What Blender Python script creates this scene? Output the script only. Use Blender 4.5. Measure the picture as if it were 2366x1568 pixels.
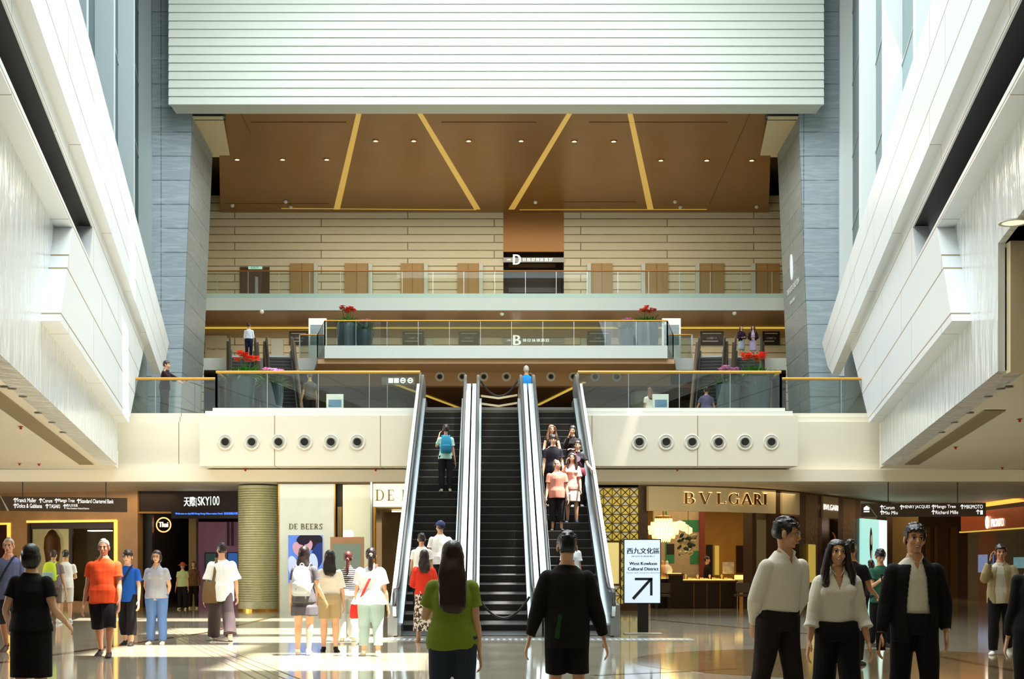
import bpy, bmesh, math, random
import numpy as np
from mathutils import Vector, Matrix, Euler
random.seed(7)
for o in list(bpy.data.objects): bpy.data.objects.remove(o)
S = bpy.context.scene
COL = S.collection
R = math.radians
# ------------------------------------------------------------------ camera, sky, sun, skylight, exposure
F, CX, HY, CAMX, CAMZ = 3135.0, 1130.0, 1317.0, -0.27, 1.3
cam = bpy.data.cameras.new('camera'); camo = bpy.data.objects.new('camera', cam); COL.objects.link(camo)
cam.sensor_width = 36.0; cam.lens = 36.0 * F / 2366
cam.shift_x = (1183 - CX) / 2366; cam.shift_y = (HY - 784) / 2366
cam.clip_end = 400; camo.location = (CAMX, 0, CAMZ); camo.rotation_euler = (R(90), 0, 0)
S.camera = camo
S.view_settings.view_transform = 'Standard'; S.view_settings.look = 'None'
S.view_settings.exposure = 0.22; S.view_settings.gamma = 1.0; S.view_settings.use_curve_mapping = False
S.cycles.use_denoising = True
S.cycles.max_bounces = 7; S.cycles.diffuse_bounces = 4; S.cycles.glossy_bounces = 4
S.cycles.transparent_max_bounces = 12; S.cycles.caustics_reflective = False; S.cycles.caustics_refractive = False
S.cycles.sample_clamp_indirect = 6.0
W = bpy.data.worlds.new('sky'); S.world = W; W.use_nodes = True
W.node_tree.nodes['Background'].inputs[0].default_value = (0.72, 0.88, 1.0, 1)
W.node_tree.nodes['Background'].inputs[1].default_value = 0.9
SUN_DIR = Vector((-0.27, 0.10, -0.95)).normalized()      # the way the sunlight travels
def lamp(kind, name, loc, energy, color=(1, 1, 1), size=None, size_y=None, rot=None, aim=None, spread=None):
    l = bpy.data.lights.new(name, kind); l.energy = energy; l.color = color
    if kind == 'AREA':
        l.shape = 'RECTANGLE'; l.size = size; l.size_y = size_y or size
        if spread: l.spread = spread
    elif kind == 'SUN': l.angle = R(0.8)
    elif size: l.shadow_soft_size = size
    o = bpy.data.objects.new(name, l); COL.objects.link(o); o.location = loc
    if rot: o.rotation_euler = rot
    if aim: o.rotation_euler = Vector(aim).to_track_quat('-Z', 'Y').to_euler()
    return o
lamp('SUN', 'sun', (30, 0, 60), 30.0, (1.0, 0.95, 0.86), aim=SUN_DIR)
lamp('AREA', 'skylight', (0, 29.5, 27.8), 15000, (0.88, 0.96, 1.0), 21, 41, (0, 0, 0))
lamp('AREA', 'right_window_daylight', (9.0, 33, 19.5), 1900, (0.88, 0.96, 1.0), 16, 22, aim=(-1, 0.2, -0.35))
lamp('AREA', 'balcony_hall_downlights', (0, 63, 19.6), 1500, (1.0, 0.9, 0.72), 20, 9, (0, 0, 0))

lamp('AREA', 'left_gallery_fill', (-25.6, 27, 2.1), 1500, (1.0, .97, .9), 16, 3.6, aim=(1, 0, .12))  # unseen fill lamp added to brighten the left side ceiling
lamp('AREA', 'right_gallery_fill', (25.6, 29, 2.1), 500, (1.0, .88, .66), 16, 3.6, aim=(-1, 0, .12))  # weaker warm fill added out of view to lift the right side ceiling

# ------------------------------------------------------------------ helpers
def lin(c):
    return tuple((x / 12.92 if x <= 0.04045 else ((x + 0.055) / 1.055) ** 2.4) for x in c[:3]) + (1,)
def hx(s): return lin(tuple(int(s[i:i + 2], 16) / 255 for i in (0, 2, 4)))
_M = {}
def mat(name, col, rough=0.5, metal=0.0, emit=None, es=1.0, bump=0.0, bscale=30.0, var=0.0, vscale=3.0, spec=None, coords='Position', sheen=0):
    if name in _M: return _M[name]
    m = bpy.data.materials.new(name); m.use_nodes = True; nt = m.node_tree; N, L = nt.nodes, nt.links
    b = N['Principled BSDF']; c = hx(col) if isinstance(col, str) else lin(col)
    b.inputs['Base Color'].default_value = c; b.inputs['Roughness'].default_value = rough; b.inputs['Metallic'].default_value = metal
    if spec is not None: b.inputs['Specular IOR Level'].default_value = spec
    if emit is not None:
        b.inputs['Emission Color'].default_value = hx(emit) if isinstance(emit, str) else lin(emit)
        b.inputs['Emission Strength'].default_value = es
    if var or bump:
        g = N.new('ShaderNodeNewGeometry') if coords == 'Position' else N.new('ShaderNodeTexCoord')
        src = g.outputs['Position' if coords == 'Position' else 'Object']
        if var:
            n = N.new('ShaderNodeTexNoise'); n.inputs['Scale'].default_value = vscale; n.inputs['Detail'].default_value = 5
            L.new(src, n.inputs['Vector'])
            r = N.new('ShaderNodeMapRange'); r.inputs['To Min'].default_value = 1 - var; r.inputs['To Max'].default_value = 1 + var
            r.inputs['From Min'].default_value = 0.3; r.inputs['From Max'].default_value = 0.7
            L.new(n.outputs['Fac'], r.inputs['Value'])
            h = N.new('ShaderNodeHueSaturation'); h.inputs['Color'].default_value = c
            L.new(r.outputs[0], h.inputs['Value']); L.new(h.outputs[0], b.inputs['Base Color'])
        if bump:
            n2 = N.new('ShaderNodeTexNoise'); n2.inputs['Scale'].default_value = bscale; n2.inputs['Detail'].default_value = 4
            L.new(src, n2.inputs['Vector'])
            bp = N.new('ShaderNodeBump'); bp.inputs['Strength'].default_value = bump; bp.inputs['Distance'].default_value = 0.02
            L.new(n2.outputs['Fac'], bp.inputs['Height']); L.new(bp.outputs[0], b.inputs['Normal'])
    _M[name] = m; return m
def brickmat(name, c1, c2, mortar, bw, rh, ms, axis='xz', off=(0, 0), rough=0.5, bump=0.4, vein=0.0, veincol='ffffff', vstretch=(1, 1, 1), offset=0.5, k=0.0, spec=0.5):
    """panels with joints; axis tells which world axes run along and up the wall"""
    m = bpy.data.materials.new(name); m.use_nodes = True; nt = m.node_tree; N, L = nt.nodes, nt.links
    b = N['Principled BSDF']; b.inputs['Roughness'].default_value = rough; b.inputs['Specular IOR Level'].default_value = spec
    g = N.new('ShaderNodeNewGeometry'); s = N.new('ShaderNodeSeparateXYZ'); L.new(g.outputs['Position'], s.inputs[0])
    cb = N.new('ShaderNodeCombineXYZ')
    for i, a in enumerate(axis):
        ad = N.new('ShaderNodeMath'); ad.operation = 'ADD'; ad.inputs[1].default_value = off[i] + 100 * bw * (1 if i == 0 else 0) + (100 * rh if i == 1 else 0)
        L.new(s.outputs['xyz'.index(a)], ad.inputs[0]); L.new(ad.outputs[0], cb.inputs[i])
    t = N.new('ShaderNodeTexBrick'); L.new(cb.outputs[0], t.inputs['Vector'])
    t.inputs['Scale'].default_value = 1; t.inputs['Brick Width'].default_value = bw; t.inputs['Row Height'].default_value = rh
    t.inputs['Mortar Size'].default_value = ms; t.inputs['Mortar Smooth'].default_value = 0.1; t.inputs['Bias'].default_value = 0
    t.offset = offset; t.inputs['Color1'].default_value = hx(c1); t.inputs['Color2'].default_value = hx(c2); t.inputs['Mortar'].default_value = hx(mortar)
    out = t.outputs['Color']
    n = N.new('ShaderNodeTexNoise'); n.inputs['Scale'].default_value = 1.2; n.inputs['Detail'].default_value = 7; n.inputs['Distortion'].default_value = 1.5
    mp = N.new('ShaderNodeMapping'); mp.inputs['Scale'].default_value = vstretch; L.new(g.outputs['Position'], mp.inputs[0]); L.new(mp.outputs[0], n.inputs['Vector'])
    if vein:
        mr = N.new('ShaderNodeMapRange'); mr.inputs['From Min'].default_value = 0.45; mr.inputs['From Max'].default_value = 0.72; mr.inputs['To Max'].default_value = vein
        L.new(n.outputs['Fac'], mr.inputs['Value'])
        mx = N.new('ShaderNodeMix'); mx.data_type = 'RGBA'; mx.inputs[7].default_value = hx(veincol)
        L.new(mr.outputs[0], mx.inputs[0]); L.new(out, mx.inputs[6]); out = mx.outputs[2]
    L.new(out, b.inputs['Base Color'])
    if bump:
        bp = N.new('ShaderNodeBump'); bp.inputs['Strength'].default_value = bump; bp.inputs['Distance'].default_value = 0.03; bp.invert = True
        L.new(t.outputs['Fac'], bp.inputs['Height']); L.new(bp.outputs[0], b.inputs['Normal'])
    return m
def glassmat(name, tint=(0.82, 0.88, 0.86), ior=1.5, rough=0.0):
    m = bpy.data.materials.new(name); m.use_nodes = True; nt = m.node_tree; N, L = nt.nodes, nt.links
    N.remove(N['Principled BSDF']); o = N['Material Output']
    tr = N.new('ShaderNodeBsdfTransparent'); tr.inputs[0].default_value = tint + (1,)
    gl = N.new('ShaderNodeBsdfGlossy'); gl.inputs['Roughness'].default_value = rough; gl.inputs[0].default_value = (1, 1, 1, 1)
    fr = N.new('ShaderNodeFresnel'); fr.inputs['IOR'].default_value = ior
    mx = N.new('ShaderNodeMixShader'); L.new(fr.outputs[0], mx.inputs[0]); L.new(tr.outputs[0], mx.inputs[1]); L.new(gl.outputs[0], mx.inputs[2])
    L.new(mx.outputs[0], o.inputs[0]); return m
def translucent(name, col, mixd=0.5):
    m = bpy.data.materials.new(name); m.use_nodes = True; nt = m.node_tree; N, L = nt.nodes, nt.links
    N.remove(N['Principled BSDF']); o = N['Material Output']
    a = N.new('ShaderNodeBsdfTranslucent'); a.inputs[0].default_value = hx(col)
    d = N.new('ShaderNodeBsdfDiffuse'); d.inputs[0].default_value = hx(col)
    mx = N.new('ShaderNodeMixShader'); mx.inputs[0].default_value = mixd; L.new(a.outputs[0], mx.inputs[1]); L.new(d.outputs[0], mx.inputs[2])
    L.new(mx.outputs[0], o.inputs[0]); return m

class MB:
    def __init__(s): s.v = []; s.f = []; s.m = []
    def add(s, vs, fs, mi=0):
        n = len(s.v); s.v += [tuple(p) for p in vs]; s.f += [tuple(i + n for i in f) for f in fs]; s.m += [mi] * len(fs); return s
    def box(s, x0, y0, z0, x1, y1, z1, mi=0):
        v = [(x, y, z) for z in (z0, z1) for y in (y0, y1) for x in (x0, x1)]
        return s.add(v, [(0, 2, 3, 1), (4, 5, 7, 6), (0, 1, 5, 4), (2, 6, 7, 3), (0, 4, 6, 2), (1, 3, 7, 5)], mi)
    def prism(s, pts, ext, mi=0):
        e = Vector(ext); n = len(pts); a = [Vector(p) for p in pts]
        fs = [tuple(range(n)), tuple(range(2 * n - 1, n - 1, -1))] + [(i, i + n, (i + 1) % n + n, (i + 1) % n) for i in range(n)]
        return s.add(a + [p + e for p in a], fs, mi)
    def hull8(s, bot, top, mi=0):
        n = len(bot); fs = [tuple(range(n - 1, -1, -1)), tuple(range(n, 2 * n))] + [(i, (i + 1) % n, (i + 1) % n + n, i + n) for i in range(n)]
        return s.add(list(bot) + list(top), fs, mi)
    def tube(s, pts, rad, n=10, mi=0, side=None, caps=True, closed=False):
        """rad: number or list of r or (ra, rb): ra along `side`, rb across"""
        P = [Vector(p) for p in pts]; k = len(P)
        if not isinstance(rad, (list, tuple)): rad = [rad] * k
        vs = []; fs = []; ref = Vector(side) if side else None
        for i, p in enumerate(P):
            if closed: t = P[(i + 1) % k] - P[i - 1]
            else: t = P[min(i + 1, k - 1)] - P[max(i - 1, 0)]
            t = t.normalized() if t.length > 1e-9 else Vector((0, 0, 1))
            if ref is None:
                ref = Vector((1, 0, 0)) if abs(t.x) < 0.8 else Vector((0, 1, 0))
            a = ref - t * ref.dot(t); a = a.normalized() if a.length > 1e-6 else t.orthogonal().normalized()
            if not side: ref = a
            b = t.cross(a); r = rad[i]; ra, rb = (r, r) if not isinstance(r, (tuple, list)) else r
            for j in range(n):
                w = 2 * math.pi * j / n; vs.append(p + a * (ra * math.cos(w)) + b * (rb * math.sin(w)))
        m = k if closed else k - 1
        for i in range(m):
            for j in range(n):
                i2 = (i + 1) % k; fs.append((i * n + j, i * n + (j + 1) % n, i2 * n + (j + 1) % n, i2 * n + j))
        if caps and not closed: fs += [tuple(range(n - 1, -1, -1)), tuple(range((k - 1) * n, k * n))]
        return s.add(vs, fs, mi)
    def lathe(s, prof, c=(0, 0, 0), n=24, mi=0, cap=True):
        vs = []; fs = []; k = len(prof)
        for r, z in prof:
            for j in range(n):
                w = 2 * math.pi * j / n; vs.append((c[0] + r * math.cos(w), c[1] + r * math.sin(w), c[2] + z))
        for i in range(k - 1):
            for j in range(n): fs.append((i * n + j, i * n + (j + 1) % n, (i + 1) * n + (j + 1) % n, (i + 1) * n + j))
        if cap: fs += [tuple(range(n - 1, -1, -1)), tuple(range((k - 1) * n, k * n))]
        return s.add(vs, fs, mi)
    def ell(s, c, r, M=None, nu=14, nv=9, mi=0):
        vs = []; fs = []; c = Vector(c); r = (r, r, r) if not isinstance(r, (tuple, list)) else r
        for i in range(nv + 1):
            ph = math.pi * (i + 0.0) / nv; ph = min(max(ph, 0.02), math.pi - 0.02)
            for j in range(nu):
                th = 2 * math.pi * j / nu
                p = Vector((r[0] * math.sin(ph) * math.cos(th), r[1] * math.sin(ph) * math.sin(th), r[2] * math.cos(ph)))
                vs.append(c + (M @ p if M else p))
        for i in range(nv):
            for j in range(nu): fs.append((i * nu + j, i * nu + (j + 1) % nu, (i + 1) * nu + (j + 1) % nu, (i + 1) * nu + j))
        fs += [tuple(range(nu)), tuple(range((nv + 1) * nu - 1, nv * nu - 1, -1))]
        return s.add(vs, fs, mi)
    def xf(s, M, start=0):
        for i in range(start, len(s.v)): s.v[i] = tuple(M @ Vector(s.v[i]))
        return s
    def build(s, name, mats=None, parent=None, smooth=False, local=False, recalc=True, flip=False):
        me = bpy.data.meshes.new(name)
        vs = s.v
        if parent is not None and not local:
            mi = parent.matrix_basis.inverted()
            if parent.parent is not None: mi = (parent.parent.matrix_basis @ parent.matrix_basis).inverted()
            vs = [tuple(mi @ Vector(p)) for p in vs]
        me.from_pydata(vs, [], s.f); me.update()
        if recalc:
            bm = bmesh.new(); bm.from_mesh(me); bmesh.ops.recalc_face_normals(bm, faces=bm.faces); bm.to_mesh(me); bm.free()
        mats = mats if isinstance(mats, (list, tuple)) else [mats]
        for m in mats: me.materials.append(m)
        me.polygons.foreach_set('material_index', s.m)
        if smooth: me.polygons.foreach_set('use_smooth', [True] * len(me.polygons)); me.set_sharp_from_angle(angle=R(40))
        o = bpy.data.objects.new(name, me); COL.objects.link(o)
        if parent is not None: o.parent = parent
        return o
def tag(o, label=None, cat=None, group=None, kind=None):
    if label: o['label'] = label
    if cat: o['category'] = cat
    if group: o['group'] = group
    if kind: o['kind'] = kind
    return o
def thing(name, label, cat, loc=(0, 0, 0), rz=0, group=None):
    o = bpy.data.objects.new(name, None); COL.objects.link(o); o.empty_display_size = 0.2
    o.location = loc; o.rotation_euler = (0, 0, rz)
    o.matrix_basis = Matrix.Translation(Vector(loc)) @ Matrix.Rotation(rz, 4, 'Z')
    return tag(o, label, cat, group)
def struct(name, mb, m, label=None, smooth=False, parent=None):
    o = mb.build(name, m, parent, smooth)
    if parent is None: o['kind'] = 'structure'; o['label'] = label or (name.replace('_', ' ') + ' of the mall atrium'); o['category'] = name.split('_')[0]
    return o
def kids(o, tbl={}):
    return [c for c in bpy.data.objects if c.parent is o]
def copy_tree(o, loc=None, rz=None, label=None, group=None):
    c = o.copy(); COL.objects.link(c)
    if loc is not None:
        c.location = loc
        if rz is not None: c.rotation_euler = (0, 0, rz)
    if label: c['label'] = label
    if group: c['group'] = group
    for ch in list(o.children):
        d = ch.copy(); COL.objects.link(d); d.parent = c
        for g in list(ch.children):
            e = g.copy(); COL.objects.link(e); e.parent = d
    return c
def X(px, Y): return CAMX + (px - CX) * Y / F
def Z(py, Y): return CAMZ + (HY - py) * Y / F
def P(px, py, Y): return Vector((X(px, Y), Y, Z(py, Y)))
def GY(py, z=0.0): return F * (CAMZ - z) / (py - HY)
ORD = ['first', 'second', 'third', 'fourth', 'fifth', 'sixth', 'seventh', 'eighth', 'ninth', 'tenth', 'eleventh', 'twelfth', 'thirteenth', 'fourteenth', 'fifteenth', 'sixteenth', 'seventeenth', 'eighteenth']
def nth(i, n):
    if i == 0: return 'leftmost'
    if i == n - 1: return 'rightmost'
    return ORD[i] + ' from the left'
# ------------------------------------------------------------------ lettering (sans text outlines are made once, in one pass)
TEXTS = ['Franck Muller', 'Corum', 'Mango Tree', 'Standard Chartered Bank', 'Dolce & Gabbana', 'TASAKI', '西九文化區', 'West Kowloon Cultural District',
         'HENRY JACQUES', 'MIKIMOTO', 'Miu Miu', 'Richard Mille', 'West Kowloon', 'Cultural District', '請沿扶手電梯直行', 'Please walk along the direction', '天際', 'SKY', '100', 'Thai', 'PRONTO',
         'D', 'B', '11 15 17 19 21 25 27', '10 12 16 18 20 22', 'LOBBY', 'EXIT', 'Welcome to sky100 Hong Kong Observation Deck  歡迎蒞臨天際', 'Morgan Stanley', 'BVLGARI', '↑', 'LOBBY A', 'PUMA', 'THE RITZ-CARLTON', 'HONG KONG', 'HERITAGE']
_T = {}
def _texts():
    obs = []
    for t in TEXTS:
        cu = bpy.data.curves.new('t', 'FONT'); cu.body = t; cu.size = 1; cu.resolution_u = 3
        o = bpy.data.objects.new('t', cu); COL.objects.link(o); obs.append((t, o))
    bpy.context.view_layer.update(); dg = bpy.context.evaluated_depsgraph_get()
    for t, o in obs:
        me = bpy.data.meshes.new_from_object(o.evaluated_get(dg))
        co = [tuple(v.co) for v in me.vertices]; fa = [tuple(p.vertices) for p in me.polygons]
        if co:
            xs = [c[0] for c in co]; ys = [c[1] for c in co]; x0, x1, y0, y1 = min(xs), max(xs), min(ys), max(ys)
            _T[t] = ([(c[0] - x0, c[1] - y0) for c in co], fa, x1 - x0, y1 - y0)
        cu = o.data; bpy.data.objects.remove(o); bpy.data.curves.remove(cu); bpy.data.meshes.remove(me)
_texts()
def put_text(mb, t, origin, right, up, width=None, height=None, center=False, mi=0, bold=0.0):
    """lay the outline of t on a plane; origin is its lower left corner"""
    if t not in _T: return
    co, fa, w, h = _T[t]; right = Vector(right).normalized(); up = Vector(up).normalized(); origin = Vector(origin)
    sx = (width / w) if width else height / h; sy = (height / h) if height else sx
    if center: origin = origin - right * (w * sx / 2)
    offs = [0] if not bold else [-bold, bold]
    nrm = right.cross(up)
    for k, b in enumerate(offs): mb.add([origin + right * (x * sx + b) + up * (y * sy) + nrm * (0.0015 * k) for x, y in co], fa, mi)
def serif(mb, t, origin, right, up, H, adv, n=None, depth=0.03, mi=0, Wd=0.95):
    """thick-and-thin roman capitals, each a set of extruded strokes"""
    right = Vector(right).normalized(); up = Vector(up).normalized(); nrm = right.cross(up)
    T, t0, sf = 0.15, 0.05, 0.09
    def q(pts, ox): mb.prism([origin + right * ((ox + x * Wd) * H) + up * (y * H) for x, y in pts], nrm * depth, mi)
    def bar(x0, y0, x1, y1, w0, w1, ox):
        d = Vector((x1 - x0, y1 - y0)).normalized(); p = Vector((-d.y, d.x))
        q([(x0 + p.x * w0 / 2, y0 + p.y * w0 / 2), (x0 - p.x * w0 / 2, y0 - p.y * w0 / 2), (x1 - p.x * w1 / 2, y1 - p.y * w1 / 2), (x1 + p.x * w1 / 2, y1 + p.y * w1 / 2)], ox)
    def ser(x, y, ox, w=0.2): bar(x - w / 2, y, x + w / 2, y, t0, t0, ox)
    def arc(cx, cy, rx, ry, a0, a1, ox, k=14):
        for i in range(k):
            u0 = R(a0 + (a1 - a0) * i / k); u1 = R(a0 + (a1 - a0) * (i + 1) / k)
            w0 = t0 + (T - t0) * abs(math.cos(u0)); w1 = t0 + (T - t0) * abs(math.cos(u1))
            q([(cx + (rx) * math.cos(u0), cy + ry * math.sin(u0)), (cx + (rx) * math.cos(u1), cy + ry * math.sin(u1)),
               (cx + (rx - w1) * math.cos(u1), cy + (ry - w1 * .6) * math.sin(u1)), (cx + (rx - w0) * math.cos(u0), cy + (ry - w0 * .6) * math.sin(u0))], ox)
    ox = 0; origin = Vector(origin)
    for c, a in zip(t, adv):
        if c == 'I': bar(.15, 0, .15, 1, T, T, ox); ser(.15, .02, ox, .3); ser(.15, .98, ox, .3)
        elif c == 'L': bar(.15, 0, .15, 1, T, T, ox); ser(.15, .98, ox, .3); bar(.02, .025, .62, .025, t0, t0, ox); bar(.6, 0, .64, .22, t0, t0, ox)
        elif c == 'V': bar(.08, 1, .42, 0, T, T, ox); bar(.42, 0, .76, 1, t0, t0, ox); ser(.08, .98, ox, .3); ser(.76, .98, ox, .25)
        elif c == 'A': bar(.08, 0, .42, 1, t0, t0, ox); bar(.42, 1, .76, 0, T, T, ox); bar(.2, .33, .64, .33, t0, t0, ox); ser(.08, .02, ox, .25); ser(.76, .02, ox, .3)
        elif c in 'BRDP':
            bar(.15, 0, .15, 1, T, T, ox); ser(.12, .02, ox, .28); ser(.12, .98, ox, .25)
            if c == 'D': bar(.15, .975, .38, .975, t0, t0, ox); bar(.15, .025, .38, .025, t0, t0, ox); arc(.38, .5, .44, .5, -90, 90, ox)
            else:
                bar(.15, .975, .35, .975, t0, t0, ox); bar(.15, .5, .38, .5, t0, t0, ox); arc(.35, .74, .27, .26, -90, 90, ox)
                if c == 'B': bar(.15, .025, .38, .025, t0, t0, ox); arc(.38, .25, .33, .27, -90, 90, ox)
                if c == 'R': bar(.34, .5, .68, .0, T, T, ox); ser(.7, .02, ox, .2)
        elif c == 'E': bar(.15, 0, .15, 1, T, T, ox); bar(.02, .975, .58, .975, t0, t0, ox); bar(.02, .025, .62, .025, t0, t0, ox); bar(.15, .5, .48, .5, t0, t0, ox); bar(.58, 1, .58, .8, t0, t0, ox); bar(.62, 0, .62, .2, t0, t0, ox)
        elif c == 'G': arc(.5, .5, .48, .5, 45, 315, ox, 20); bar(.84, .05, .84, .45, T * .8, T * .8, ox); ser(.84, .45, ox, .28); bar(.84, .98, .84, .75, t0, t0, ox)
        elif c == 'S': arc(.35, .74, .25, .26, 20, 270, ox); arc(.35, .25, .27, .27, -160, 90, ox); bar(.6, .98, .6, .78, t0, t0, ox); bar(.08, .0, .08, .22, t0, t0, ox)
        ox += a
# ================================================================== MATERIALS
M_STONE = brickmat('beige_stone_courses', 'e0d3b6', 'd6c8aa', '7c6c50', 9.0, 0.41, 0.024, 'xz', (0, 0.1), rough=0.7, bump=0.8, vein=0.25, veincol='d8cdb4', offset=0.5)
M_PANEL = brickmat('white_wall_panels', 'edf1f3', 'e8edef', '9c8a6c', 6.0, 0.91, 0.016, 'yz', (1.2, 0.05), rough=0.35, bump=0.5, offset=0.3)
M_FASC = brickmat('cream_fascia_panels', 'e6dfcc', 'e2dac6', '9e9074', 2.9, 3.0, 0.014, 'xz', (0.35, -0.4), rough=0.45, bump=0.4, offset=0)
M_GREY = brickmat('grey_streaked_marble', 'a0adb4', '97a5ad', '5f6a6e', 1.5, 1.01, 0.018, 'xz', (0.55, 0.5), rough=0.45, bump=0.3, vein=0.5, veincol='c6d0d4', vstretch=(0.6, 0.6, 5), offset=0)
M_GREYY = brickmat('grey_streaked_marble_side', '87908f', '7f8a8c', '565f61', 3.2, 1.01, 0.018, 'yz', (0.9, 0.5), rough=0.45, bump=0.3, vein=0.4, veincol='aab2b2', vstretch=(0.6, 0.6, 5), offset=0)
M_WHITE = mat('white_paint', 'e9e7df', 0.5, var=0.02)
M_CEIL = mat('cream_ceiling', 'ebe3d0', 0.55, var=0.02, vscale=0.6)
M_BRONZE = mat('bronze_ceiling_panel', '946831', 0.32, 0.35, var=0.05, vscale=0.8)
M_TAN = mat('tan_soffit', 'b9946a', 0.5, 0.1)
M_DBROWN = mat('dark_brown_soffit', '6b4526', 0.4, 0.2)
M_STEEL = mat('brushed_steel', 'b9c0c2', 0.28, 0.9, var=0.08, vscale=1.5)
M_DSTEEL = mat('dark_steel', '4b5254', 0.3, 0.8)
M_BRASS = mat('brass', 'c58f3c', 0.3, 0.8)
M_RUBBER = mat('black_rubber', '191a1b', 0.3, spec=0.6)
M_BLACK = mat('black', '0d0b0a', 0.4)
M_GLASS = glassmat('balustrade_glass', (0.72, 0.77, 0.74), 1.6)
M_CLEAR = glassmat('clear_shop_glass', (0.93, 0.95, 0.93), 1.35)
M_FROST = mat('frosted_green_glass', '9db8b2', 0.25)
M_GLOW = mat('warm_light_strip', 'ffd070', 0.5, emit='ffb84a', es=1.1)
M_GOLDL = mat('gold_light_strip', 'ffd880', 0.5, emit='d8b848', es=.6)
M_LAMP = mat('downlight_lens', 'ffffff', 0.5, emit='ffe9c0', es=6)
M_WSIGN = mat('white_letters', 'ffffff', 0.5, emit='ffffff', es=0.9)
M_REDS = mat('red_sprinkler', 'b5341c', 0.4)
# ================================================================== GROUND FLOOR
def floor_material():
    m = bpy.data.materials.new('polished_marble_floor'); m.use_nodes = True; nt = m.node_tree; N, L = nt.nodes, nt.links
    b = N['Principled BSDF']; b.inputs['Roughness'].default_value = 0.07; b.inputs['Specular IOR Level'].default_value = 0.75; b.inputs['IOR'].default_value = 1.6
    g = N.new('ShaderNodeNewGeometry')
    t = N.new('ShaderNodeTexBrick'); mp = N.new('ShaderNodeMapping'); mp.inputs['Rotation'].default_value = (0, 0, R(45)); mp.inputs['Location'].default_value = (50, 50, 0)
    L.new(g.outputs['Position'], mp.inputs[0]); L.new(mp.outputs[0], t.inputs['Vector']); t.offset = 0
    for k, v in (('Scale', 1), ('Brick Width', 1.2), ('Row Height', 1.2), ('Mortar Size', 0.004), ('Bias', 0)): t.inputs[k].default_value = v
    t.inputs['Color1'].default_value = hx('a39a86'); t.inputs['Color2'].default_value = hx('988f7a'); t.inputs['Mortar'].default_value = hx('6b6250')
    n = N.new('ShaderNodeTexNoise'); n.inputs['Scale'].default_value = 0.8; n.inputs['Detail'].default_value = 8; n.inputs['Distortion'].default_value = 2; L.new(g.outputs['Position'], n.inputs['Vector'])
    mr = N.new('ShaderNodeMapRange'); mr.inputs['From Min'].default_value = 0.4; mr.inputs['From Max'].default_value = 0.7; mr.inputs['To Max'].default_value = 0.45; L.new(n.outputs['Fac'], mr.inputs['Value'])
    mx = N.new('ShaderNodeMix'); mx.data_type = 'RGBA'; mx.inputs[7].default_value = hx('b8b09c'); L.new(mr.outputs[0], mx.inputs[0]); L.new(t.outputs['Color'], mx.inputs[6])
    L.new(mx.outputs[2], b.inputs['Base Color']); return m
M_FLOOR = floor_material()
struct('floor', MB().box(-40, -14, -0.3, 40, 82, 0), M_FLOOR, 'polished beige marble ground floor reflecting the shops')
M_INLAY = mat('brown_marble_inlay', '5d4630', 0.08, var=0.15, vscale=4)
M_INLAY2 = mat('tan_marble_inlay', '7c6748', 0.08, var=0.15, vscale=2)
def strip(px0, py0, px1, py1, w, z=0.003):
    a = Vector((X(px0, GY(py0)), GY(py0), 0)); b = Vector((X(px1, GY(py1)), GY(py1), 0)); d = (b - a).normalized(); n = Vector((-d.y, d.x, 0)) * w / 2
    return [a + n, a - n, b - n, b + n]
mb = MB()
for s_ in ((-260, 1568, 480, 1461, .16), (1490, 1430, 1925, 1469, .16), (1925, 1469, 2500, 1580, .16), (640, 1423, 480, 1461, .16), (1370, 1560, 1700, 1545, .12)):
    mb.prism([p + Vector((0, 0, .0)) for p in strip(*s_)], (0, 0, 0.003))
struct('trim_1', mb, M_INLAY, 'dark brown stone strips inlaid in the floor')
cx_, cy_ = X(2010, 19), 19.2
mb = MB(); ring = [(cx_ + 3.3 * math.cos(a), cy_ + 3.3 * math.sin(a), 0.0) for a in [2 * math.pi * i / 48 for i in range(48)]]; mb.prism(ring, (0, 0, .0025))
struct('trim_2', mb, M_INLAY2, 'tan round inlay in the floor at right')
mb = MB()
for k in range(4):
    a, b = Vector((X(350 + 10 * k, 32), 32, 0)), Vector((X(600 + 34 * k, 16), 16, 0)); d = (b - a).normalized(); n = Vector((-d.y, d.x, 0)) * .009
    mb.prism([a + n, a - n, b - n, b + n], (0, 0, .006))
struct('trim_3', mb, mat('tactile_steel', '6e6450', .35, .3), 'metal tactile guide strips crossing the floor')
# drain grate before the escalators
t = thing('floor_grate', 'long ribbed metal entrance grate across the floor before the escalators', 'floor grate', (0, 26.1, 0))
MB().box(X(740, 26.1), 25.0, 0.0, X(1590, 26.1), 25.95, .006).build('frame', M_STEEL, t)
mb = MB(); x = X(750, 26)
while x < X(1580, 26): mb.box(x, 25.05, .006, x + .05, 25.6, .012); x += .11
mb.build('rib', mat('grate_rib', 'd8dad6', .35, .7), t)
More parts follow.
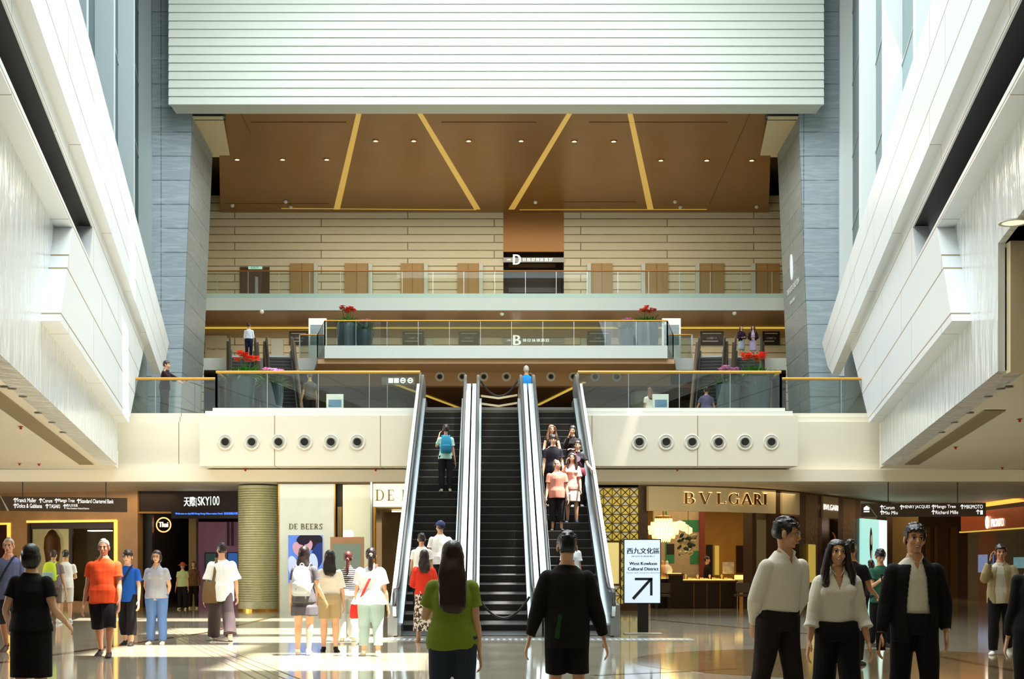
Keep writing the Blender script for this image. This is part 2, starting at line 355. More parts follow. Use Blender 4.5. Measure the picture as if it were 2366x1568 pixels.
# ================================================================== SIDE WALLS (both sides mirror each other)
K = 0.1917
def side(poly, c, th, s, mb, mi=0):
    """poly in (depth, height) on the plane x = c - K*y, mirrored for s=+1; thickness goes outward"""
    pts = [((c - K * y) * (1 if s < 0 else -1), y, z) for y, z in poly]
    mb.prism(pts, (-th if s < 0 else th, 0, 0), mi); return mb
cA, cB, cC, cD = -3.27, -2.96, -2.76, -4.05
M_CARVE = None
def carve_material():
    m = bpy.data.materials.new('carved_white_glass'); m.use_nodes = True; nt = m.node_tree; N, L = nt.nodes, nt.links
    b = N['Principled BSDF']; b.inputs['Base Color'].default_value = hx('e4eaec'); b.inputs['Roughness'].default_value = 0.18
    g = N.new('ShaderNodeNewGeometry'); mp = N.new('ShaderNodeMapping'); mp.inputs['Scale'].default_value = (1.6, 1.6, .5); L.new(g.outputs['Position'], mp.inputs[0])
    n = N.new('ShaderNodeTexNoise'); n.inputs['Scale'].default_value = 2.2; n.inputs['Detail'].default_value = 3; L.new(mp.outputs[0], n.inputs['Vector'])
    bp = N.new('ShaderNodeBump'); bp.inputs['Strength'].default_value = .55; bp.inputs['Distance'].default_value = .12; L.new(n.outputs['Fac'], bp.inputs['Height'])
    L.new(bp.outputs[0], b.inputs['Normal']); return m
M_CARVE = carve_material()
M_SLOT = mat('dark_slot_metal', '0e0806', 0.6)
M_CLED = mat('cream_ledge', 'ded2b8', 0.5)
for s, nm in ((-1, 'left'), (1, 'right')):
    mb = MB(); side([(5, 8.45), (49.5, 8.45), (52.5, 9.2), (56.4, 10.75), (5, 10.75)], cC, .3, s, mb)
    struct('wall_%s' % nm, mb, M_PANEL, 'upper band of white panels on the %s side wall' % nm)
    mb = MB(); side([(21.6, 5.27), (36.5, 5.27), (43.6, 8.62), (26.8, 8.62), (26.8, 8.08), (26.2, 7.3), (23.35, 7.2)], cB, .32, s, mb); side([(5, 8.12), (26.8, 8.08), (26.8, 8.62), (5, 8.62)], cB, .03, s, mb); side([(5, 7.16), (23.35, 7.2), (26.2, 7.3), (5, 7.36)], cB, .32, s, mb)
    struct('wall_%s_middle' % nm, mb, M_PANEL, 'middle white panels with a stepped edge on the %s side wall' % nm)
    mb = MB(); side([(5, 7.3), (27.2, 7.25), (27.2, 8.5), (5, 8.5)], cB - 1.0, .1, s, mb); side([(5, 7.2), (27.2, 7.2), (27.2, 7.28), (5, 7.28)], cB - .3, .8, s, mb)
    side([(5, 8.13), (27.2, 8.09), (27.2, 8.3), (5, 8.3)], cB - .04, 1.1, s, mb); struct('wall_%s_slot' % nm, mb, M_SLOT, 'dark recess between the white panels on the %s side wall' % nm)
    t = thing('slot_railing', 'thin bronze rail inside the dark slot of the %s side wall' % nm, 'railing', (s * 7, 16, 7.3))
    mb = MB(); sx = 1 if s < 0 else -1
    mb.tube([((cB - .5 - K * y) * sx, y, 7.75) for y in (6, 26)], .018, 6); mb.build('rail', mat('bronze_rail', '4a3524', .5, .6), t)
    for y in np.arange(8, 26, 3.0): MB().tube([((cB - .5 - K * y) * sx, y, 7.28), ((cB - .5 - K * y) * sx, y, 7.75)], .014, 6).build('post', mat('bronze_rail', '4a3524', .5, .6), t)
    mb = MB()
    if s < 0: side([(5, 4.13), (36.5, 4.13), (36.5, 7.22), (5, 7.22)], cA, .4, s, mb)
    else: side([(19.3, 4.13), (36.5, 4.13), (36.5, 7.22), (5, 7.22), (5, 5.95), (19.3, 5.95)], cA, .4, s, mb)
    struct('wall_%s_lower' % nm, mb, M_CARVE, 'lower carved white glass band of the %s side wall' % nm)
    # wing slab whose underside is the bright side ceiling
    y0 = 5 if s < 0 else 19.3
    xa = lambda y: (cA - .1 - K * y) * sx
    mb = MB(); mb.prism([(xa(y0), y0, 4.14), (xa(37.9), 37.9, 4.14), (s * 26, 37.9, 4.14), (s * 26, y0, 4.14)], (0, 0, 1.75 if s > 0 else .5))
    struct('ceiling_wing_%s' % nm, mb, M_CEIL, 'cream ceiling under the %s side gallery' % nm)
    if s > 0:
        mb = MB(); mb.prism([(xa(5), 5, 5.95), (xa(19.3), 19.3, 5.95), (26, 19.3, 5.95), (26, 5, 5.95)], (0, 0, .3))
        struct('ceiling_near_right', mb, M_CEIL, 'raised cream soffit at the right edge')
        mb = MB().box(xa(19.3) + .02, 19.15, 4.1, 26, 19.32, 5.96); struct('wall_right_bulkhead', mb, mat('beige_plaster', 'd9c9a8', .6, var=.04), 'beige stone bulkhead at the right edge')
    # recessed channel in the wing ceiling
    a0, a1 = (21, 36.3) if s < 0 else (24.0, 36.3)
    xo = lambda y, d: (cA - K * y - d) * sx
    mb = MB(); mb.prism([(xo(a0, .62), a0, 4.132), (xo(a1, .62), a1, 4.132), (xo(a1, 1.0), a1, 4.132), (xo(a0, 1.0), a0, 4.132)], (0, 0, -.012))
    struct('trim_channel_%s' % nm, mb, mat('channel_brown', '8c7c5a', .6), 'long recessed slot in the %s side ceiling' % nm)
    # far lower wall and tall window wall
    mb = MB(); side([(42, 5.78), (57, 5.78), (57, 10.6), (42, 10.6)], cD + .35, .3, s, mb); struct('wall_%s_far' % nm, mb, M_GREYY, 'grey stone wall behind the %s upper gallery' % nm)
    mb = MB(); side([(20, 10.0), (57, 10.0), (57, 30), (20, 30)], cD, .06, s, mb)
    w = struct('window_%d' % (1 if s < 0 else 2), mb, translucent('blind_%s' % nm, '79888b' if s < 0 else 'b4c3c6', .5), 'tall translucent window wall on the %s' % nm)  # uneven daylight put into the colour: left panes darker, right paler
    for y, wd in ((24, .5), (31, .5), (38.3, .5), (46.3, .55), (56.7, .3)):
        mb = MB(); xx = (cD - K * y) * sx; mb.box(min(xx, xx - s * .55), y - .08, 9.4, max(xx, xx - s * .55), y + .08, 30)
        mb.build('mullion', mat('mullion_%s' % nm, 'a4b0b2' if s < 0 else 'dfe4e2', .5), w)  # left mullions coloured darker to imitate their dimmer side
    mb = MB()
    for y in (24, 31, 38, 46): mb.tube([((cD - K * y) * sx - s * .5, y, 30), ((cD - K * (y + 2)) * sx - s * .05, y + 2, 14.5 + (y % 5))], .09, 6)
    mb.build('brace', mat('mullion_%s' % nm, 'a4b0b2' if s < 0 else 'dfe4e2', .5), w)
    mb = MB(); 
    for zz in (12.5, 15.5, 18.5, 21.5, 24.5): side([(20, zz), (57, zz), (57, zz + .05), (20, zz + .05)], cD + .03, .04, s, mb)
    mb.build('transom', mat('transom_grey', 'a8b2b0', .5), w)
    # grey marble pier
    t = thing('pier', 'tall battered grey marble pier on the %s of the hall' % nm, 'pier', (s * 13.6, 58, 5.78)); t['kind'] = 'structure'
    q = lambda x, y, z: (s * x, y, z)
    xf0, xf1, xb0, xb1 = 13.32, 12.74, 13.55, 12.93
    b_ = [q(21, 57, 5.78), q(xf0, 57, 5.78), q(xb0, 62, 5.78), q(21, 62, 5.78)]
    t_ = [q(21, 57, 20.3), q(xf1, 57, 20.3), q(xb1, 62, 20.3), q(21, 62, 20.3)]
    MB().hull8(b_, t_).build('shaft', M_GREY, t)
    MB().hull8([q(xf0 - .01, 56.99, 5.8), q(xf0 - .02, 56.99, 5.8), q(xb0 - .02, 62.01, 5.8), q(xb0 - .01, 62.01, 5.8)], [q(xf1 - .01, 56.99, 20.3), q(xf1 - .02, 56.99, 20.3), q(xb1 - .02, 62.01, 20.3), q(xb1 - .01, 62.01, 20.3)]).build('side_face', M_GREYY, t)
    MB().box(min(s * 21, s * xf1), 57, 20.31, max(s * 21, s * xf1), 57.7, 30).build('head', M_GREY, t)
    mb = MB()
    for k in range(14): mb.box(min(s * 11.4, s * 12.72), 57.1, 20.36 + k * .12, max(s * 11.4, s * 12.72), 57.25, 20.42 + k * .12)
    mb.box(min(s * 11.4, s * 12.72), 57.3, 20.3, max(s * 11.4, s * 12.72), 57.35, 22.2, 1)
    struct('trim_grille_%s' % nm, mb, [mat('grille_grey', '8f9597', .5, .5), mat('grille_dark', '4c5356', .6)], 'grey ventilation grille above the %s pier' % nm)
    mb = MB(); mb.prism([q(12.73, 57, 20.32), q(11.45, 57, 20.32), q(12.2, 62.5, 20.32), q(13.0, 62.5, 20.32)], (0, 0, .05))
    struct('ceiling_corner_%s' % nm, mb, mat('corner_soffit', 'e2d0a8', .5), 'pale corner soffit beside the %s pier' % nm)
    mb = MB(); mb.prism([q(13.3, 62, 5.78), q(15.3, 70.8, 5.78), q(15.5, 70.8, 5.78), q(13.5, 62, 5.78)], (0, 0, 15)); struct('wall_hall_%s' % nm, mb, brickmat('return_stone_' + nm, 'ddd0b4', 'd2c4a6', '7c6c50', 9.0, .41, .024, 'yz', rough=.7), 'beige stone return wall at the %s of the hall' % nm)
# light-strip band in front of the shops and ceiling behind it
struct('trim_band', MB().box(-30, 38.0, 3.79, 30, 38.28, 4.12), M_CEIL, 'cream band running across above the shopfronts')
struct('ceiling', MB().box(-40, 38.28, 4.05, 40, 80, 4.3), M_CEIL, 'cream ground floor ceiling in front of the shops')
# ================================================================== FIRST FLOOR EDGE
Z1 = 5.78
for s, nm in ((-1, 'left'), (1, 'right')):
    x0, x1 = sorted((s * 2.28, s * 8.2))
    mb = MB().box(x0, 37.2, 4.16, x1, 38.4, 5.54)
    struct('wall_fascia_%s' % nm, mb, M_FASC, 'cream projecting parapet box with round nozzles on the %s' % nm)
    mb = MB().box(x0 + (.0 if s > 0 else .12), 37.32, 5.54, x1 - (.12 if s > 0 else 0), 38.4, 5.68).box(x0 + (.0 if s > 0 else .3), 37.45, 5.68, x1 - (.3 if s > 0 else 0), 38.4, Z1)
    struct('trim_cap_%s' % nm, mb, mat('pale_cap', 'dcdcd2', .4), 'stepped pale coping on the %s parapet' % nm)
    x0, x1 = sorted((s * 8.2, s * 14))
    struct('wall_recess_%s' % nm, MB().box(x0, 38.4, 4.1, x1, 39.2, 5.5).box(x0, 38.55, 5.5, x1, 39.2, 5.66).box(x0, 38.7, 5.66, x1, 39.2, Z1), M_FASC, 'set back cream parapet on the %s' % nm)
struct('wall_ground_back', MB().box(-40, 81, 0, 40, 81.3, 6).box(-40.3, -14, 0, -40, 82, 6).box(40, -14, 0, 40.3, 82, 6), mat('outer_wall', '8a7250', .5), 'distant back walls of the ground floor')
struct('wall_upper_sides', MB().box(-20.3, 38, 4.3, -20, 78, 30).box(20, 38, 4.3, 20.3, 78, 30).box(-20, 76.5, 4.3, 20, 76.8, 22.5).box(-20, 57.8, 22.3, 20, 77, 22.5), mat('outer_wall2', 'b09a70', .6), 'outer walls behind the hall')
struct('floor_upper', MB().box(-20, 39.2, 5.5, 20, 76, Z1).box(-8.2, 38.4, 5.5, 8.2, 39.2, Z1).box(-2.28, 38.3, 5.4, 2.28, 38.42, 5.75), mat('upper_floor_stone', 'a3967c', .2), 'upper landing floor at the head of the escalators')
# air nozzles
def nozzle(loc, label, group, r=.2):
    t = thing('air_nozzle', label, 'air nozzle', loc, 0, group)
    mb = MB(); y = loc[1]
    pts = [(loc[0] + r * math.cos(a), y - .015, loc[2] + r * math.sin(a)) for a in np.linspace(0, 2 * math.pi, 25)[:-1]]
    mb.tube(pts, .022, 8, closed=True); mb.tube([(loc[0], y, loc[2]), (loc[0], y - .02, loc[2])], r, 24)
    mb.build('trim_ring', mat('nozzle_white', 'e4e0d2', .4), t, True)
    mb = MB(); pts = [(loc[0] + r * .6 * math.cos(a), y - .04, loc[2] + r * .6 * math.sin(a)) for a in np.linspace(0, 2 * math.pi, 25)[:-1]]
    mb.tube(pts, .018, 8, closed=True); mb.build('inner_ring', mat('nozzle_steel', '9a988c', .35, .6), t, True)
    mb = MB(); mb.tube([(loc[0], y - .02, loc[2]), (loc[0], y - .035, loc[2])], r * .56, 20); mb.build('throat', M_BLACK, t)
    return t
for i, px in enumerate((521, 582, 644, 704, 765, 826)): nozzle((X(px, 37.2), 37.2, Z(1021, 37.2)), 'round black air nozzle in the left cream parapet, ' + nth(i, 6), 'air nozzles in the left parapet')
for i, px in enumerate((1477, 1539, 1599, 1660, 1721, 1782)): nozzle((X(px, 37.2), 37.2, Z(1021, 37.2)), 'round black air nozzle in the right cream parapet, ' + nth(i, 6), 'air nozzles in the right parapet')
# ================================================================== UPPER HALL
Y2, Z2, YW, Z3, Y3 = 61.0, 11.4, 70.6, 14.54, 66.0
mb = MB(); poly = [(-7.66, Y2), (7.75, Y2), (8.5, 64.6), (-8.45, 64.6)]
mb.prism([(x, y, 10.83) for x, y in poly], (0, 0, .57)); mb.box(-16, 64.6, 10.83, 16, YW, 11.4)
struct('floor_balcony', mb, mat('white_balcony_fascia', 'c8cfca', .45), 'white edged middle balcony slab')
mb = MB(); poly = [(-8.0, Y2 + .25), (8.1, Y2 + .25), (8.6, 64.3), (-8.55, 64.3)]; mb.prism([(x, y, 10.62) for x, y in poly], (0, 0, .2))
struct('ceiling_balcony', mb, M_TAN, 'tan soffit under the middle balcony')
struct('wall_nozzle_band', MB().box(-8.3, 64.0, 10.0, 8.3, 64.3, 10.7), M_TAN, 'tan band with round nozzles under the balcony')
struct('ceiling_landing', MB().box(-16, 64.3, 9.95, 16, 78, 10.12), M_DBROWN, 'dark brown ceiling of the landing behind the escalators')
struct('wall_landing_back', MB().box(-20, 76, 5.5, 20, 76.3, 10.2), M_DBROWN, 'dark brown back wall of the landing')
for i, px in enumerate((1016, 1068, 1118, 1170, 1222, 1273, 1325, 1375, 1425)): nozzle((X(px, 64), 64.0, Z(870, 64)), 'round nozzle in the brown band under the balcony, ' + nth(i, 9), 'nozzles under the balcony', .2)
for lab, a, b in (('left', (890, 878), (1062, 942)), ('right', (1350, 882), (1243, 935))):
    mb = MB(); zc = 9.94
    pa, pb = [Vector((X(p[0], F * (zc - 1.3) / (HY - p[1])), F * (zc - 1.3) / (HY - p[1]), zc)) for p in (a, b)]
    d = (pb - pa).normalized(); n = Vector((-d.y, d.x, 0)) * .09; mb.prism([pa + n, pa - n, pb - n, pb + n], (0, 0, -.03))
    tag(mb.build('ceiling_light_strip', M_GOLDL), 'diagonal gold light strip on the landing ceiling, %s of the escalators' % lab, 'light strip')
for s, nm in ((-1, 'left'), (1, 'right')):
    x0, x1 = sorted((s * 4.6, s * 15)); struct('wall_core_%s' % nm, MB().box(x0, 69, Z1, x1, 71, 9.95), mat('core_grey_stone', '8a8478', .35, var=.06), 'grey stone core on the landing at %s' % nm)
# round pale column on the landing
t = thing('column', 'pale round column behind the right glass railing', 'column', (X(1490, 66), 66, Z1)); t['kind'] = 'structure'
MB().lathe([(.68, 0), (.68, 4.16)], (X(1490, 66), 66, Z1), 28).build('shaft', mat('pale_column', 'b8bdb2', .3), t, True)
# back stone wall with recess
rx0, rx1 = X(1163, YW), X(1303, YW)
mb = MB().box(-16, YW, Z3 - .7, rx0, YW + .3, 20.8).box(rx1, YW, Z3 - .7, 16, YW + .3, 20.8).box(-16, YW, Z2, 16, YW + .3, Z3 - .7)
struct('wall_back', mb, M_STONE, 'beige stone back wall laid in long courses')
mb = MB().box(rx0, YW + 3, Z3 - .6, rx1, YW + 3.1, 20.8); mb.box(rx0 - .1, YW + .3, Z3 - .6, rx0, YW + 3, 20.8); mb.box(rx1, YW + .3, Z3 - .6, rx1 + .1, YW + 3, 20.8); mb.box(rx0, YW + .3, Z3 - .8, rx1, YW + 3, Z3 - .6)
struct('wall_recess_back', mb, mat('lobby_brown', '5b4338', .35, var=.1), 'dark lift lobby recess in the back wall')
struct('wall_recess_head', MB().box(rx0, YW + .02, Z(581, YW), rx1, YW + .2, 20.8), mat('recess_bronze', '9a6a34', .35, .3), 'bronze panel above the lift lobby')
for k, (z0, z1, c_) in enumerate(((Z(592, YW), Z(583, YW), '8a5e2c'), (Z(672, YW), Z(669, YW), 'c8b8a8'), (Z(652, YW), Z(640, YW), '8d7d80'), (Z(668, YW), Z(655, YW), '4f3a3a'))):
    MB().box(rx0 + .3, YW + 2.6, z0, rx1 - .3, YW + 2.7, z1).build('panel', mat('recess_panel%d' % k, c_, .4), bpy.data.objects['wall_recess_back'])
# upper balcony
struct('floor_upper_balcony', MB().box(-16, Y3, 13.94, 16, YW, Z3), mat('cool_balcony_fascia', 'b6c2c0', .45), 'white edged top balcony slab')
struct('ceiling_upper_balcony', MB().box(-16, Y3 + .05, 13.9, 16, YW, 13.94), mat('brown_soffit_mid', '7a5028', .35, .3), 'brown soffit under the top balcony')
struct('trim_led', MB().box(-16, YW - .25, 13.84, 16, YW - .1, 13.9), M_GOLDL, 'yellow light line where soffit meets the stone wall')
struct('trim_fascia_brown', MB().box(-16, YW - .1, 13.4, 16, YW - .02, 13.8), mat('stone_head', '9a8058', .6), 'brown head band of the middle floor wall')
# sloping bronze ceiling
zf, zb = 20.59, 19.9
mb = MB(); v = [(X(505, 56.8), 56.8, zf), (X(1783, 56.8), 56.8, zf), (X(1777, 70.6), 70.7, zb), (X(508, 70.6), 70.7, zb)]
mb.prism(v, (0, 0, .18)); ceil = struct('ceiling_bronze', mb, M_BRONZE, 'large sloping bronze ceiling of the upper hall')
def cz(y): return zf + (zb - zf) * (y - 56.8) / 13.9
def onceil(px, py):
    k = (zb - zf) / 13.9; q = (HY - py) / F; y = (zf - 56.8 * k - CAMZ) / (q - k); return Vector((X(px, y), y, cz(y)))
for i, (a, b) in enumerate((((830, 258), (778, 483)), ((968, 258), (1103, 483)), ((1318, 258), (1182, 483)), ((1455, 258), (1503, 483)))):
    pa, pb = onceil(*a), onceil(*b); mb = MB(); w = .11; w2 = .16
    mb.prism([pa + Vector((-w, 0, -.001)), pa + Vector((w, 0, -.001)), pb + Vector((w2, 0, -.001)), pb + Vector((-w2, 0, -.001))], (0, 0, -.02))
    tag(mb.build('ceiling_light_strip', mat('pale_gold_strip', 'd8b060', .4, emit='d8b050', es=.35)), 'slanting gold light strip on the bronze ceiling, ' + nth(i, 4), 'light strip', 'light strips on the bronze ceiling')
for row, ys, n0 in (([(548, 368), (653, 368), (755, 368), (868, 325), (956, 325), (1083, 325), (1204, 325), (1327, 326), (1418, 326), (1527, 370), (1633, 370), (1737, 370)], 0, 12),):
    for i, (px, py) in enumerate(row):
        p = onceil(px, py); t = thing('ceiling_downlight', 'small round downlight in the bronze ceiling, ' + nth(i, 12), 'downlight', p, 0, 'downlights in the bronze ceiling')
        MB().lathe([(.1, 0), (.15, 0), (.15, -.03), (.1, -.03)], p, 16, cap=False).build('trim_ring', M_BRASS, t); MB().lathe([(.001, -.01), (.1, -.01), (.1, -.02), (.001, -.02)], p, 12).build('lens', M_LAMP, t)
mb = MB()
for a, b in (((650, 481), (1100, 484)), ((1200, 484), (1633, 483))):
    pa, pb = onceil(*a), onceil(*b); mb.prism([pa + Vector((0, -.02, -.01)), pb + Vector((0, -.02, -.01)), pb + Vector((0, .02, -.01)), pa + Vector((0, .02, -.01))], (0, 0, -.01))
struct('trim_ceiling', mb, M_GOLDL, 'thin gold line at the back of the bronze ceiling')
mb = MB()
for a, b in (((553, 255), (580, 310)), ((580, 282), (800, 282)), ((1020, 282), (1240, 282)), ((1360, 282), (1680, 282)), ((1735, 258), (1640, 470)), ((520, 470), (760, 470)), ((1300, 466), (1470, 466))):
    pa, pb = onceil(*a), onceil(*b); mb.tube([pa + Vector((0, 0, -.005)), pb + Vector((0, 0, -.005))], .02, 5)
struct('trim_joint', mb, mat('ceiling_joint', '6a4a22', .5), 'joints in the bronze ceiling')
for i, (px, py) in enumerate(((537, 471), (660, 462), (672, 475), (1237, 463), (1560, 462), (1572, 475), (1748, 474))):
    p = onceil(px, py); tag(MB().ell(p + Vector((0, 0, -.08)), .1).build('ceiling_camera', M_WHITE, None, True), 'small white dome camera under the back of the bronze ceiling, ' + nth(i, 7), 'camera', 'dome cameras on the bronze ceiling')
struct('wall_header', MB().box(-12.7, 57.4, 20.8, 12.7, 57.6, 30), mat('header_grey', '6f777a', .5), 'grey header above the bronze ceiling')
# louvred white box
YL = 55.3; zl0 = Z(241, YL)
t = thing('louvre_screen', 'large white horizontal louvre screen hanging over the hall', 'louvre screen', (0, YL, zl0)); t['kind'] = 'structure'
lx0, lx1 = X(389, YL), X(1904, YL); M_LV = mat('louvre_white', 'd0d6cb', .6)
MB().box(lx0 + .05, YL + .12, zl0 + .02, lx1 - .05, YL + 1.2, 30).build('backing', M_LV, t)
mb = MB(); z = zl0
while z < 29:
    mb.prism([(lx0, YL, z), (lx0, YL + .06, z + .335), (lx0, YL + .2, z + .325), (lx0, YL + .2, z)], (lx1 - lx0, 0, 0)); z += .342
mb.build('slats', M_LV, t)
# unseen added roof, its slots shaped to cast the sun patches
def roof():
    zr = 28.0; holes = []
    def hole(x0, y0, x1, y1, z=0):           # a patch of sun wanted on level z, traced back to the roof
        k = (zr - z) / -SUN_DIR.z; dx, dy = -SUN_DIR.x * k, -SUN_DIR.y * k; holes.append((x0 + dx, y0 + dy, x1 + dx, y1 + dy))
    hole(-9.5, 34.6, -5.0, 36.8); hole(-14, 35, -9.6, 37); hole(-7.3, 27.6, -2.4, 30.5); hole(-5.2, 24.4, -2.0, 26.6); hole(-3.9, 17.6, -1.1, 21.3); hole(-6.5, 20.4, -4.2, 23.6)
    hole(-.85, 27.5, -.65, 38, 3); hole(.55, 27.5, .8, 37, 3)
    hole(1.55, 29.5, 2.6, 36.3, 5); hole(-1.5, 33, -.6, 37, 5)
    hole(4.0, 31.8, 8.5, 33.4); hole(-8.9, 20, -8.2, 23, 8.6); hole(-8.3, 24, -7.9, 27, 8.9); hole(-7.6, 17, -7.2, 19.5, 8.8)
    hole(-7.0, 38.5, -5.0, 40.2, 6.5); hole(5.6, 38.2, 7.2, 40.2, 6.8); hole(3.5, 36.5, 5.4, 37.6, 5)
    xs = sorted({-34, 50} | {h[0] for h in holes} | {h[2] for h in holes}); ys = sorted({4, 60} | {h[1] for h in holes} | {h[3] for h in holes})
    mb = MB()
    for j in range(len(ys) - 1):
        run = None
        for i in range(len(xs) - 1):
            cx, cy = (xs[i] + xs[i + 1]) / 2, (ys[j] + ys[j + 1]) / 2
            inh = any(h[0] < cx < h[2] and h[1] < cy < h[3] for h in holes)
            if not inh:
                if run is None: run = xs[i]
            if (inh or i == len(xs) - 2) and run is not None:
                mb.box(run, ys[j], zr, xs[i] if inh else xs[i + 1], ys[j + 1], zr + .25); run = None
    return mb
struct('ceiling_roof', roof(), M_WHITE, 'unseen added roof with slots shaped to cast sun patches in the atrium')
# the gallery the camera stands under, behind and around the viewer
struct('ceiling_camera_gallery', MB().box(-26, -12, 4.2, 26, 6.4, 4.6), M_CEIL, 'ceiling of the gallery on the near side')
struct('wall_near', MB().box(-26, 6.1, 4.2, 26, 6.4, 28).box(-26, -12.3, 0, 26, -12, 4.6), mat('near_wall', 'b0a488', .6), 'near side wall above the gallery')
struct('wall_outer_left', MB().box(-26.3, -12, 0, -26, 50, 4.6), mat('outer_wall', '8a7250', .5), 'side wall of the left gallery')
struct('wall_outer_right', MB().box(26, -12, 0, 26.3, 50, 6.0), mat('outer_wall', '8a7250', .5), 'side wall of the right gallery')
# ================================================================== GLASS RAILINGS
def railing(label, pts, z, h, spacing, rail_m, post=True, kerb=None, panel_m=None, rr=.035, group=None):
    t = thing('glass_railing', label, 'railing', (pts[0][0], pts[0][1], z), 0, group)
    for a, b in zip(pts[:-1], pts[1:]):
        a = Vector((a[0], a[1], 0)); b = Vector((b[0], b[1], 0)); L_ = (b - a).length; n = max(1, round(L_ / spacing)); d = (b - a) / n; u = d.normalized(); w = Vector((-u.y, u.x, 0)) * .008
        for i in range(n):
            p, q = a + d * i + u * .012, a + d * (i + 1) - u * .012
            MB().prism([p - w + Vector((0, 0, z)), q - w + Vector((0, 0, z)), q + w + Vector((0, 0, z)), p + w + Vector((0, 0, z))], (0, 0, h - .03)).build('glass_panel', panel_m or M_GLASS, t)
        if kerb:
            MB().prism([a - w * 2 + Vector((0, 0, z)), b - w * 2 + Vector((0, 0, z)), b - w * 5 + Vector((0, 0, z)), a - w * 5 + Vector((0, 0, z))], (0, 0, kerb)).build('glass_kerb', M_FROST, t)
        if post:
            for i in range(n + 1):
                p = a + d * i; 
                if i in (0, n): MB().box(p.x - .03, p.y - .02, z - .02, p.x + .03, p.y + .02, z + h).build('post', M_STEEL, t)
                else: MB().box(p.x - .009, p.y - .015, z, p.x + .009, p.y + .015, z + h - .02).build('joint', M_STEEL, t)
    MB().tube([(p[0], p[1], z + h) for p in pts], rr, 10).build('handrail', rail_m, t, True)
    return t
M_WOOD = mat('golden_wood_rail', 'c9963f', .35, .2)
railing('glass railing with golden handrail above the left parapet', [(X(500, 37.7), 38.93), (X(500, 37.7), 37.7), (X(971, 37.7), 37.7)], Z1, 1.02, 1.45, M_WOOD, rr=.045)
railing('glass railing with golden handrail above the right parapet', [(X(1335, 37.7), 37.7), (X(1804, 37.7), 37.7), (X(1804, 37.7), 38.93)], Z1, 1.02, 1.45, M_WOOD, rr=.045)
railing('set back glass railing at far left with golden rail', [(-11.8, 39.0), (X(500, 37.7) - .06, 39.0)], Z1, 1.02, 2.0, M_WOOD, rr=.045)
railing('set back glass railing at far right with golden rail', [(X(1804, 37.7) + .06, 39.0), (11.8, 39.0)], Z1, 1.02, 2.0, M_WOOD, rr=.045)
railing('glass railing along the middle balcony front', [(-9.3, 64.7), (-8.45, 64.7), (-7.66, Y2 + .05), (7.75, Y2 + .05), (8.5, 64.7), (9.4, 64.7)], Z2, 1.12, 1.4, M_BRASS)
railing('glass railing along the top balcony with thin brown rail', [(-15, Y3 + .05), (15, Y3 + .05)], Z3, 1.32, 1.5, mat('brown_rail', '8a5a28', .4, .4), kerb=.22, panel_m=glassmat('pale_balustrade_glass', (.86, .9, .88), 1.25))

for i, (px, py) in enumerate(((605, 717), (1160, 721), (1697, 720))):
    Y = F * (13.9 - CAMZ) / (HY - py); tag(MB().ell((X(px, Y), Y, 13.84), .11).build('ceiling_camera', mat('dome_white', 'd8d8d0', .3), None, True), 'white dome camera under the top balcony soffit, ' + nth(i, 3), 'camera', 'dome cameras under the top balcony')
Y = F * (5.95 - CAMZ) / (HY - 512); t = thing('ceiling_downlight', 'round flush downlight in the raised soffit at the right edge', 'downlight', (X(2343, Y), Y, 5.95))
MB().lathe([(.16, 0), (.2, 0), (.2, -.02), (.16, -.02)], (X(2343, Y), Y, 5.95), 24, cap=False).build('trim_ring', M_WHITE, t); MB().lathe([(.001, -.006), (.16, -.006), (.16, -.014), (.001, -.014)], (X(2343, Y), Y, 5.95), 20).build('lens', mat('soft_lens', 'fff4dc', .5, emit='ffeccc', es=.8), t)
